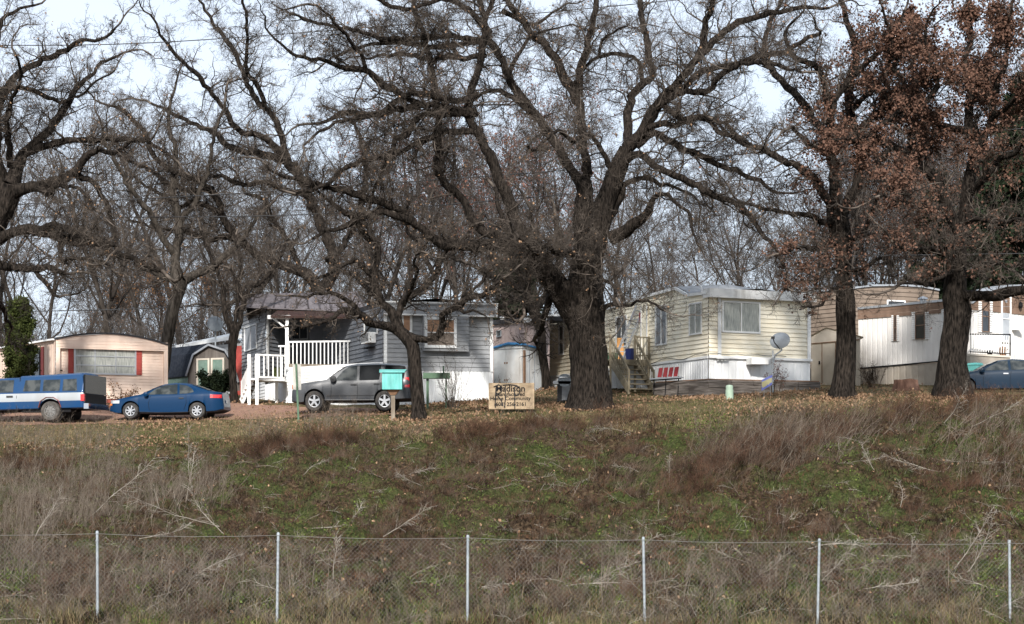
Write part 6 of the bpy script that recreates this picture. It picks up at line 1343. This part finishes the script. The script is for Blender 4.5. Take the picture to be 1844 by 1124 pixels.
# chain link fence
fx = [corner(p, 33.0)[0] for p in (-165, 175, 501, 842.5, 1158.5, 1475.5, 1817.5, 2150)]; ft = [957, 959, 962, 966.5, 970, 973, 976, 979]
r = empty('chain_link_fence', (0, 33, -.5), 'grey chain link fence with six thin posts along the foot of the bank', 'fence')
LEAN = [.03, -.02, .045, -.035, .01, .03, -.01, .02]
for x, p in zip(fx, ft):
    zt = zy(p, 33); s = MB(r.location); ln = LEAN.pop(); s.tube([(x-ln, 33, -1.1), (x, 33, zt-.02), (x, 33, zt-.018), (x, 33, zt+.02), (x, 33, zt+.03)], [.022, .022, .027, .024, .006], 10)
    for k in range(5): zk = -.2+k*.28; xk = x-ln*(zt-zk)/(zt+1.1); s.tube([(xk, 33, zk), (xk, 33, zk+.016)], .027, 10)
    s.build('post', 'galv', r, 40)
s = MB(r.location); s.tube([(lerp(fx[i], fx[i+1], t), 32.97, zy(lerp(ft[i], ft[i+1], t), 33)-.02-.035*math.sin(t*math.pi)) for i in range(7) for t in (0, .25, .5, .75)], .0035, 5); s.build('top_wire', 'wire_grey', r)
z0, z1 = -.75, zy(968, 33)-.03; H = z1-z0; xs = np.arange(fx[0]-H, fx[-1]+H, .075); P1 = []
sl = np.arange(len(xs))
a = np.stack([xs, np.full(len(xs), 32.965), np.full(len(xs), z0)], 1); b1 = a+np.array([H, 0, H]); b2 = a+np.array([-H, 0.01, H])
acc = Acc(); acc.tubes(np.concatenate([np.stack([a, b1], 1), np.stack([a, b2], 1)]), np.full((2*len(xs), 2), .00125), 3, False); acc.build('wire_mesh', 'wire_grey', r, r.location)

# overhead wires
for (pts, Y, lab_) in (([(-60, 82), (200, 80), (450, 66), (900, 30), (1300, -8), (1500, -30)], 92, 'thin overhead wire crossing the upper left sky'),
        ([(-60, 372), (300, 356), (700, 330), (1100, 300), (1500, 262), (1950, 222)], 88, 'thick overhead cable sloping up to the right through the oak crowns'),
        ([(-60, 390), (300, 391), (600, 384), (1000, 352), (1400, 318), (1950, 258)], 89, 'lower overhead cable sloping up to the right through the oak crowns'),
        ([(-60, 562), (200, 558), (420, 549), (640, 542), (900, 530)], 98, 'low overhead wire above the pink home roof'),
        ([(860, 462), (1200, 470), (1500, 462), (1950, 455)], 99, 'low overhead wire above the cream home roof')):
    c = np.array([P(p, q, Y) for p, q in pts]); o0 = tuple(c[0]); k = catmull(c, 1.5); s = MB(o0); s.tube([tuple(v) for v in k], .022, 5)
    o = s.build('overhead_wire', 'cable'); o.location = o0; tag(o, lab_, 'wire')
# ---------------------------------------------------------------- ground
def sheet(name, X, Yv, m, kind='structure', dz=0):
    xx, yy = np.meshgrid(X, Yv); zz_ = ground(xx, yy)+dz; V = np.stack([xx, yy, zz_], -1).reshape(-1, 3); nx = len(X); ny = len(Yv)
    i = (np.arange(ny-1)[:, None]*nx+np.arange(nx-1)[None, :]).reshape(-1, 1); Q = np.concatenate([i, i+1, i+nx+1, i+nx], 1)
    a = Acc(); a.add(V, Q); o = a.build(name, m, smooth=True); o['kind'] = kind; return o
X = np.concatenate([np.linspace(-600, -34, 12), np.arange(-32, 32.01, .2), np.linspace(34, 600, 12)])
Yv = np.concatenate([[-60, -10, 10, 20], np.arange(24, 82, .2), np.arange(82, 110, .6), np.linspace(112, 700, 14)])
sheet('ground', X, Yv, 'ground')
def strip_sheet(name, edges, m, n=60, k=24, dz=.012):     # edges: px, near py, far py
    V = []; 
    for i in range(n+1):
        t = i/n; px = lerp(edges[0][0], edges[-1][0], t); a = np.interp(px, [e[0] for e in edges], [e[1] for e in edges]); b = np.interp(px, [e[0] for e in edges], [e[2] for e in edges])
        for j in range(k+1):
            py = lerp(a, b, j/k); Y = float(row_y(np.array([px]), np.array([py]))[0]); x = (px-CX)/F*Y; V.append((x, Y, gz(x, Y)+dz))
    V = np.array(V); i = (np.arange(n)[:, None]*(k+1)+np.arange(k)[None, :]).reshape(-1, 1); Q = np.concatenate([i, i+k+1, i+k+2, i+1], 1)
    a = Acc(); a.add(V, Q); o = a.build(name, m); o['kind'] = 'structure'; return o
strip_sheet('road', [(-200, 776, 734), (0, 768, 732), (200, 763, 728), (420, 756, 726), (540, 752, 733), (690, 748, 737), (760, 745, 739)], 'gravel_red')

G = np.random.default_rng(77)
def on_ground(px, py):
    Y = row_y(px, py); x = (px-CX)/F*Y; return np.stack([x, Y, ground(x, Y)], 1)
def vnoise(x, y, s, seed):      # cheap smooth noise
    r = np.random.default_rng(seed); o = 0
    for k in range(6):
        a = r.uniform(0, 6.28); f = s*r.uniform(.6, 1.9); o = o+np.sin((x*math.cos(a)+y*math.sin(a))*f+r.uniform(0, 6.28))
    return o/6
def dir_of(n, tilt, lean=(0, 0)):
    D = G.normal(0, tilt, (n, 3)); D[:, 2] = 1; D[:, 0] += lean[0]; D[:, 1] += lean[1]; return unit(D)
def blades(C, hgt, wdt, tilt, name, m, nseg=2, lean=(0, 0), label=None, cat=None, wob=.2, k=0):
    n = len(C); L = hgt*G.uniform(.45, 1.25, n); pts, rad = grow(C, dir_of(n, tilt, lean), L, np.full(n, wdt/2), nseg, wob, -.02, .0, G)
    W = unit(np.stack([G.normal(0, 1, n), G.normal(0, .5, n), 0*L], 1))*(wdt/2)
    V = np.concatenate([pts[:, :-1]-W[:, None], pts[:, :-1]+W[:, None]], 2).reshape(n, nseg, 2, 3).reshape(n, nseg*2, 3); V = np.concatenate([V, pts[:, -1:]], 1); per = nseg*2+1
    base = (np.arange(n)*per)[:, None, None]
    Q = np.array([[2*s_, 2*s_+1, 2*s_+3, 2*s_+2] for s_ in range(nseg-1)]).reshape(-1, 4); T = np.array([[2*nseg-2, 2*nseg-1, 2*nseg]])
    a = Acc(); a.add(V.reshape(-1, 3), (Q[None]+base).reshape(-1, 4), (T[None]+base).reshape(-1, 3)); o = a.build(name, m, smooth=False)
    tag(o, label, cat, kind='stuff'); return o
def stuff(o, label, cat): return tag(o, label, cat, kind='stuff')
def sample(n, x0, x1, y0, y1, w=None):
    px = G.uniform(x0, x1, n); py = G.uniform(y0, y1, n)
    if w is not None: k = G.random(n) < w(px, py); px, py = px[k], py[k]
    return px, py
def topline(px): return np.interp(px, [-100, 0, 340, 620, 900, 1200, 1500, 1900], [800, 800, 795, 778, 762, 748, 735, 722])
gn = lambda x, y: vnoise(x, y, .03, 3)+.6*vnoise(x, y, .09, 4)
below = lambda x, y: (y > topline(x))
# moss and low green growth
px, py = sample(330000, -80, 1930, 735, 1175, lambda x, y: below(x, y)*np.clip(.50+1.5*gn(x, y)+.25*(np.abs(x-900) < 500), .03, 1)); blades(on_ground(px, py), .085, .022, .9, 'green_ground_cover', 'grass_green', 1, label='low green moss and grass on the bank', cat='ground cover')
px, py = sample(300000, -80, 1930, 735, 1175, lambda x, y: below(x, y)*np.clip(.50-1.3*gn(x, y), .05, 1)); blades(on_ground(px, py), .15, .016, .8, 'brown_ground_cover', 'heath', 2, label='dull brown low growth on the bank', cat='ground cover')
# lawn strip and dry edge on top
px, py = sample(90000, -80, 1930, 712, 812, lambda x, y: (y < topline(x)+20)*(y > topline(x)-38+6*np.sin(x*.02))*np.clip(.6+1.2*vnoise(x, y*3, .02, 8), .08, 1)); blades(on_ground(px, py), .09, .016, .5, 'lawn_grass', 'grass_green', 1, label='short green grass along the top of the bank', cat='grass')
px, py = sample(80000, -80, 1930, 700, 830, lambda x, y: (y < topline(x)+30)*(y > topline(x)-40)*np.clip(.45-1.0*vnoise(x, y*3, .02, 8), .05, 1)); blades(on_ground(px, py), .13, .014, .5, 'dry_grass', 'grass_dry', 2, label='dry straw coloured grass at the top of the bank', cat='grass')
# fallen leaves
px, py = sample(52000, -80, 1930, 690, 830, lambda x, y: (y < topline(x)+12)*(y > topline(x)-70)*np.clip(.30+1.9*vnoise(x, y*4, .018, 12)+.4*((x > 760) & (x < 1050) & (y < 740))+.35*(x > 1250), .06, 1))
p2, q2 = sample(1900, -60, 1910, 790, 1120, below)
C = on_ground(np.concatenate([px, p2]), np.concatenate([py, q2])); C[:, 2] += .03+G.random(len(C))*.04
a = Acc(); a.add(*leaves(C, .095, G, 0)); stuff(a.build('fallen_leaves', 'leaf_litter', smooth=False), 'fallen tan oak leaves scattered over lawn and bank', 'leaves')

def weeds(px, py, h, r, tilt, lean, name, m, label, per=(7, 3), nseg=6, wob=.10, up=.0, lf=(.2, .45), rf=.55, ang=(20, 55)):
    C = on_ground(px, py); C[:, 2] -= .03; n = len(C); L = h*G.uniform(.5, 1.25, n)
    p1, r1 = grow(C, dir_of(n, tilt, lean), L, np.full(n, r), nseg, wob, up, .7, G); a = Acc(); a.tubes(p1, r1, 3)
    if per[0]:
        k = kids(p1, r1, L, per[0], G, .25, 1, ang, lf, rf, .5, upb=.6, rmin=.0022); p2_, r2_ = grow(*k, 3, .15, up, .5, G); a.tubes(p2_, r2_, 3)
        if per[1]: k2 = kids(p2_, r2_, k[2], per[1], G, .2, 1, ang, (.3, .6), .7, .3, rmin=.002); p3_, r3_ = grow(*k2, 2, .15, 0, .5, G); a.tubes(p3_, r3_, 3)
    return stuff(a.build(name, m, smooth=False), label, 'weeds')
def patches(spec):
    X_, Y_ = [], []
    for (cx, cy, rx, ry, n) in spec:
        t = np.sqrt(G.random(n)); a = G.random(n)*6.283; X_.append(cx+rx*t*np.cos(a)); Y_.append(cy+ry*t*np.sin(a))
    return np.concatenate(X_), np.concatenate(Y_)
# tall weeds at the left, leaning weeds at the right, brambles along the fence, thin fringe on the crest
px, py = patches([(60, 935, 150, 45, 300), (200, 930, 120, 50, 190), (330, 905, 90, 30, 150), (110, 870, 140, 40, 200), (20, 1010, 100, 60, 160), (1380, 830, 150, 60, 120), (1780, 850, 80, 60, 90), (1240, 1080, 500, 30, 90), (300, 1080, 300, 30, 120)])
weeds(px, py, 1.1, .008, .30, (.15, 0), 'tall_dry_weeds', 'stalk', 'tall grey brown dry weeds at the left of the bank', (8, 3))
px, py = patches([(1350, 845, 130, 55, 230), (1460, 800, 120, 40, 170), (1250, 880, 90, 40, 110), (1420, 770, 60, 16, 80), (1300, 880, 50, 14, 70), (1560, 790, 130, 30, 130), (1700, 850, 120, 60, 90), (1800, 780, 80, 50, 110), (1120, 880, 60, 25, 70)])
weeds(px, py, .95, .007, .42, (.7, 0), 'leaning_dry_weeds', 'stalk_dark', 'dense brown dry weeds leaning right across the bank', (8, 3))
weeds(*patches([(1380, 840, 150, 55, 90), (1500, 800, 140, 40, 60), (1760, 820, 90, 60, 40)]), 1.2, .009, .2, (.85, 0), 'leaning_pale_weeds', 'stalk', 'pale dry stems leaning right among the brown weeds', (6, 2))
px, py = patches([(620, 800, 70, 12, 170), (510, 815, 60, 14, 150), (760, 790, 60, 12, 90), (980, 800, 90, 16, 170), (850, 775, 60, 8, 60), (1040, 775, 90, 10, 110), (430, 835, 60, 16, 110), (700, 850, 240, 50, 260), (1000, 850, 250, 40, 260), (640, 990, 600, 60, 420), (1150, 960, 500, 80, 420), (60, 900, 180, 60, 260), (250, 940, 150, 50, 160), (900, 900, 700, 90, 700)])
weeds(px, py, .36, .005, .7, (0, 0), 'brown_brush', 'stalk_dark', 'low tangled brown brush on the bank', (8, 4), wob=.25, lf=(.4, .8))
px, py = patches([(520, 812, 70, 10, 210), (600, 805, 50, 9, 150), (455, 825, 45, 9, 120), (905, 790, 80, 9, 220), (1000, 782, 60, 9, 170), (830, 802, 50, 8, 100), (1230, 905, 60, 16, 150), (1300, 875, 70, 18, 230), (1390, 850, 70, 18, 230), (1480, 815, 70, 16, 200), (1560, 775, 90, 12, 190), (1680, 745, 90, 9, 170), (1790, 735, 70, 9, 150), (1120, 760, 60, 7, 90), (1810, 850, 60, 20, 110), (1720, 900, 60, 14, 80), (60, 850, 90, 12, 130), (170, 905, 80, 14, 100)])
weeds(px, py, .72, .0058, .5, (.25, 0), 'mound_brush', 'stem_red', 'dark reddish brown brush mounds along the crest and right of centre', (8, 4), wob=.28, lf=(.35, .7))
px, py = sample(70000, -80, 1930, 740, 1150, lambda x, y: below(x, y)*np.clip(1.6*gn(x, y)-.1, 0, 1)); C = on_ground(px, py); C[:, 2] += .03+G.random(len(C))*.07
a = Acc(); a.add(*leaves(C, .055, G, -.4)); stuff(a.build('green_leafy_cover', 'leaf_green', smooth=False), 'small bright green leaves in patches on the bank', 'ground cover')
cl = []
for _ in range(260):
    cx_, cy_ = G.uniform(-60, 1900), G.uniform(0, 1)**.8; ty = float(topline(cx_)); cy_ = lerp(ty+6, 1120, cy_)
    if vnoise(np.array([cx_]), np.array([cy_]), .014, 41)[0]+G.normal(0, .25) > .12: continue
    k = .55+(cy_-740)/500; cl.append((cx_, cy_, G.uniform(14, 36)*k, G.uniform(5, 11)*k, int(G.uniform(16, 48))))
cl += [(x_, y_, rx_, ry_, n_) for x_, y_, rx_, ry_, n_ in ((560, 805, 60, 14, 110), (500, 820, 70, 16, 120), (600, 830, 50, 12, 70), (910, 800, 90, 12, 110), (1000, 795, 60, 12, 90), (1300, 870, 90, 22, 170), (1240, 910, 90, 18, 110), (1440, 880, 80, 20, 120), (1600, 860, 80, 18, 100), (1750, 880, 90, 25, 140), (1700, 760, 110, 12, 120), (1820, 760, 60, 12, 80), (640, 870, 60, 12, 60), (850, 830, 70, 10, 60), (60, 860, 90, 16, 110), (220, 850, 60, 14, 80))]
px, py = patches(cl); h2 = len(px)//2; pr_ = G.permutation(len(px)); px, py = px[pr_], py[pr_]
weeds(px[:h2], py[:h2], .40, .0055, .75, (.1, 0), 'red_brown_brush', 'stem_red', 'reddish brown tangled brush clumps on the bank', (7, 3), wob=.3, lf=(.4, .8))
weeds(px[h2:], py[h2:], .46, .0050, .7, (.2, 0), 'grey_brush', 'stalk_dark', 'grey brown tangled brush clumps on the bank', (7, 3), wob=.3, lf=(.4, .8))
px, py = patches([(cx_, cy_, rx_*1.3, ry_*1.3, max(2, n_//9)) for cx_, cy_, rx_, ry_, n_ in cl]); weeds(px, py, .75, .0045, .8, (.5, 0), 'bent_pale_stems', 'stalk', 'bent pale stems sticking out of the brush', (4, 2), wob=.2)
px, py = sample(900, -60, 1910, 770, 1140, lambda x, y: below(x, y)*.8); weeds(px, py, .55, .0042, 1.6, (.6, 0), 'matted_straw', 'stalk_pale', 'pale matted straw lying over the bank', (5, 0), wob=.16)
px, py = sample(1500, -60, 1910, 985, 1165, lambda x, y: np.clip(.45+.8*vnoise(x, y, .012, 31)+.6*(x < 470)+.3*(y > 1060), .04, 1))
weeds(px, py, .50, .0038, .6, (0, 0), 'fence_brambles', 'stalk', 'grey tangled brambles growing through the chain link fence', (9, 4), wob=.22, lf=(.35, .7))
px, py = sample(2600, -60, 1910, 1085, 1176, lambda x, y: np.clip(.6+.5*vnoise(x, y, .02, 33), .1, 1))
weeds(px, py, .34, .003, .35, (0, 0), 'verge_weeds', 'stalk_dark', 'brown green weeds along the bottom edge', (8, 3))
px, py = sample(26000, -60, 1910, 1090, 1178, lambda x, y: np.clip(.5+.8*vnoise(x, y, .02, 35), .05, 1)); blades(on_ground(px, py), .26, .007, .4, 'verge_grass', 'grass_dry', 3, label='olive and straw coloured grass at the near verge', cat='grass')
px, py = sample(16000, -60, 1910, 1090, 1178); blades(on_ground(px, py), .22, .007, .4, 'verge_green_grass', 'grass_green', 3, label='green grass at the near verge', cat='grass')
px, py = sample(420, -60, 1910, 745, 800, lambda x, y: np.abs(y-topline(x)-8) < 22)
weeds(px, py, .62, .0055, .25, (.05, 0), 'crest_weeds', 'stalk', 'thin dry weed stems along the crest of the bank', (6, 2))
px, py = patches([(30, 795, 90, 12, 150), (180, 800, 70, 12, 70), (600, 770, 60, 8, 90), (480, 790, 40, 10, 60)])
weeds(px, py, .95, .006, .2, (.1, 0), 'crest_tall_weeds', 'stalk', 'taller dry weeds on the crest in front of the parked cars', (7, 3))
# small plants growing as individuals
def shrub(px, Y, h, n, m, label, seed, lean=.35, per=(5, 3), name='bare_shrub', leafm=None, cat='shrub', r=.012):
    rng = np.random.default_rng(seed); x, y, _ = P(px, 0, Y); z = gz(x, y); root = empty(name, (x, y, z), label, cat)
    S = np.zeros((n, 3)); S[:, :2] = rng.normal(0, .12, (n, 2)); S[:, 2] = -.05; D = rng.normal(0, lean, (n, 3)); D[:, 2] = 1
    p1, r1 = grow(S, D, h*rng.uniform(.6, 1.1, n), np.full(n, r), 7, .07, .03, .7, rng); a = Acc(); a.tubes(p1, r1, 4)
    k = kids(p1, r1, np.full(n, h), per[0], rng, .3, 1, (20, 50), (.2, .4), .5, .4, rmin=.005); p2_, r2_ = grow(*k, 4, .15, .03, .6, rng); a.tubes(p2_, r2_, 3)
    k2 = kids(p2_, r2_, k[2], per[1], rng, .2, 1, (25, 60), (.3, .6), .7, .3, rmin=.004); p3_, r3_ = grow(*k2, 2, .15, 0, .5, rng); a.tubes(p3_, r3_, 3)
    a.build('stems', m, root, smooth=False)
    if leafm: l = Acc(); t = np.concatenate([p3_.reshape(-1, 3), p2_.reshape(-1, 3)]); t = np.repeat(t, leafm[1], 0); l.add(*leaves(t+rng.normal(0, .05, t.shape), leafm[2], rng)); l.build('leaves', leafm[0], root, smooth=False)
    return root
shrub(818, 80, 2.3, 22, 'twig', 'bare red-brown many stemmed shrub in front of the grey home skirting', 51, .3)
shrub(1568, 84, 1.15, 26, 'stalk_dark', 'dark twiggy bush at the left end of the long white trailer', 52, .35, (7, 4))
shrub(386, 90, 1.25, 20, 'twig', 'small dark evergreen bush in front of the green shed doors', 53, .35, (8, 4), 'evergreen_bush', ('needle_dark', 4, .11), 'bush')
shrub(1395, 82.2, 1.35, 7, 'stalk_dark', 'thin climbing plant around the satellite dish post', 54, .25, (6, 3), 'leafy_shrub', ('leaf_rust', 1, .05))
shrub(215, 84.5, 1.2, 9, 'stalk', 'straggly shrub with few leaves below the pink home window', 55, .5, (5, 2), 'leafy_shrub', ('leaf_orange', 1, .08))
shrub(1830, 82.5, 1.5, 16, 'twig', 'pale bare shrub beside the trailer door behind the slate blue car', 56, .4)
shrub(905, 86.5, 1.0, 14, 'twig', 'low twiggy shrub between grey home and white metal shed', 57, .5)
# fallen, bleached branches
def dead_branch(px, py, ang, L, label, seed, r=.022, rise=.25):
    rng = np.random.default_rng(seed); C = on_ground(np.array([px]), np.array([py]))[0]; root = empty('fallen_branch', tuple(C), label, 'branch', 'bleached fallen branches on the bank')
    a = math.radians(ang); D = np.array([[math.cos(a), rng.uniform(-.25, .25), math.sin(a)+0*rise]])
    p1, r1 = grow(np.array([[0, 0, .05]]), D, np.array([L]), np.array([r]), 9, .10, 0, .75, rng); ac = Acc(); ac.tubes(p1, r1, 6)
    k = kids(p1, r1, np.array([L]), 22, rng, .25, 1, (20, 55), (.15, .38), .5, .5, rmin=.004); p2_, r2_ = grow(*k, 4, .14, -.05, .6, rng); ac.tubes(p2_, r2_, 4)
    k2 = kids(p2_, r2_, k[2], 3, rng, .3, 1, (30, 60), (.3, .5), .6, .3, rmin=.004); p3_, r3_ = grow(*k2, 2, .14, -.05, .5, rng); ac.tubes(p3_, r3_, 3)
    ac.build('wood', 'stalk_pale', root, smooth=False); return root
br = [(160, 950, 40, 2.4), (335, 905, 70, 1.9), (345, 880, 110, 1.9), (395, 960, 155, 2.6), (410, 985, 145, 1.6), (300, 1075, 38, 1.5), (690, 985, 32, 1.3), (760, 880, 155, .9), (625, 935, 60, 1.0), (560, 950, 12, 1.6), (850, 960, 172, 1.0), (600, 1060, 85, .9), (720, 860, 14, 1.2),
      (1015, 1065, 18, 1.3), (1020, 1080, 3, 1.6), (1150, 870, 150, .8), (1205, 880, 88, .8), (1130, 1010, 35, 1.0), (1380, 950, 30, 1.6), (1455, 1015, 17, 1.4), (1575, 878, 128, .9), (1620, 925, 78, 1.0), (1640, 1010, 80, .9), (1650, 1035, 170, 1.1), (1545, 1080, 20, 1.2), (1715, 1040, 38, 1.5), (1735, 1045, 42, 1.5), (1750, 800, 18, 1.9), (1700, 870, 178, 1.8), (1480, 1055, 40, 1.0), (1120, 780, 170, 1.1), (1260, 840, 20, 1.2), (1700, 790, 55, 1.6), (1740, 865, 5, 1.4), (1010, 770, 160, 1.0), (250, 985, 20, 1.3), (60, 1000, 60, 1.4), (540, 860, 35, 1.1), (820, 1060, 12, 1.2), (1330, 1060, 30, 1.2)]
def where(px, py):
    a = 'at the left end' if px < 300 else 'left of the middle' if px < 700 else 'in the middle' if px < 1150 else 'right of the middle' if px < 1500 else 'at the right end'
    return a
# drifts of leaves round the trunks, skirting and tyres
cx_ = []
for (bx_, Y_, r_, n_) in ((1064, 77, 1.6, 1500), (755, 74.5, .9, 500), (1517, 75.5, 1.2, 900), (1720, 74, 1.6, 1200), (980, 91, 1.0, 300), (830, 83, 2.2, 900), (960, 80, 2.0, 900), (900, 79, 1.4, 500), (1240, 81.5, 3.0, 900), (1420, 81.5, 2.6, 700), (300, 77.3, 2.2, 400), (640, 78.2, 2.2, 400)):
    a_ = G.random(n_)*6.283; q_ = np.abs(G.normal(.35, .4, n_))*r_+.3; x_ = (bx_-CX)/F*Y_+q_*np.cos(a_); y_ = Y_+q_*np.sin(a_)*.8; cx_.append(np.stack([x_, y_, ground(x_, y_)+.02+G.random(n_)*.05], 1))
a = Acc(); a.add(*leaves(np.concatenate(cx_), .10, G, 0)); stuff(a.build('leaf_drifts', 'leaf_litter', smooth=False), 'drifts of fallen brown leaves round trunks and skirting', 'leaves')
for i, (px, py, an, L) in enumerate(br):
    dead_branch(px, py, an, L, 'bleached fallen branch lying on the grassy bank', 100+i, .009 if L < 1.3 else .012)
px, py = sample(520, -60, 1910, 790, 1150, below)
C = on_ground(px, py); n = len(C); aa = G.uniform(-.6, .9, n); D = np.stack([np.where(G.random(n) < .5, 1, -1)*np.cos(aa), G.normal(0, .5, n), np.abs(np.sin(aa))*.5+.05], 1); C[:, 2] += .04
L = G.uniform(.25, .9, n); p1, r1 = grow(C, D, L, np.full(n, .0055), 5, .12, -.03, .6, G); a = Acc(); a.tubes(p1, r1, 3); k = kids(p1, r1, L, 7, G, .3, 1, (25, 60), (.25, .5), .6, .4, rmin=.004); p2_, r2_ = grow(*k, 3, .15, -.02, .5, G); a.tubes(p2_, r2_, 3)
stuff(a.build('dead_twigs', 'stalk_pale', smooth=False), 'scattered bleached twigs on the bank', 'twigs')

# ---------------------------------------------------------------- light, sky, camera
w = bpy.data.worlds.new('World'); SC.world = w; w.use_nodes = True; nt = w.node_tree; bg = nt.nodes['Background']
EL, AZ = 34.0, -4.0      # sun behind the camera, to the right
sky = nt.nodes.new('ShaderNodeTexSky'); sky.sky_type = 'NISHITA'; sky.sun_disc = False; sky.sun_elevation = math.radians(EL); sky.sun_rotation = math.radians(180-AZ); sky.air_density = 1.0; sky.dust_density = 2.5; sky.ozone_density = 1.0
tc = nt.nodes.new('ShaderNodeTexCoord'); nz = nt.nodes.new('ShaderNodeTexNoise'); nz.inputs['Scale'].default_value = 2.2; nz.inputs['Detail'].default_value = 6
mp = nt.nodes.new('ShaderNodeMapping'); mp.inputs['Scale'].default_value = (1, 1, 3); nt.links.new(tc.outputs['Generated'], mp.inputs[0]); nt.links.new(mp.outputs[0], nz.inputs['Vector'])
mr = nt.nodes.new('ShaderNodeMapRange'); mr.inputs['From Min'].default_value = .3; mr.inputs['From Max'].default_value = .7; mr.inputs['To Min'].default_value = .6; mr.inputs['To Max'].default_value = .95; nt.links.new(nz.outputs['Fac'], mr.inputs['Value'])
mx = nt.nodes.new('ShaderNodeMix'); mx.data_type = 'RGBA'; nt.links.new(mr.outputs[0], mx.inputs['Factor']); nt.links.new(sky.outputs[0], mx.inputs['A']); mx.inputs['B'].default_value = (7.3, 8.2, 9.5, 1)
nt.links.new(mx.outputs['Result'], bg.inputs['Color']); bg.inputs['Strength'].default_value = .10
sd = bpy.data.lights.new('sun', 'SUN'); sd.energy = 5.0; sd.angle = math.radians(3); sd.color = (1, .965, .92); so_ = bpy.data.objects.new('sun', sd); COL.objects.link(so_)
so_.rotation_euler = (math.radians(90-EL), 0, math.radians(AZ))
cd = bpy.data.cameras.new('camera'); cam = bpy.data.objects.new('camera', cd); COL.objects.link(cam); cam.location = (0, 0, CZ); cam.rotation_euler = (math.radians(90), 0, 0)
cd.sensor_width = 36; cd.lens = 36*F/1844; cd.shift_y = (HY-562)/1844; cd.clip_start = .5; cd.clip_end = 3000; SC.camera = cam
SC.view_settings.view_transform = 'Standard'; SC.view_settings.look = 'None'; SC.view_settings.gamma = 1; SC.view_settings.exposure = .48
SC.cycles.max_bounces = 5; SC.cycles.diffuse_bounces = 2; SC.cycles.glossy_bounces = 2; SC.cycles.transparent_max_bounces = 6
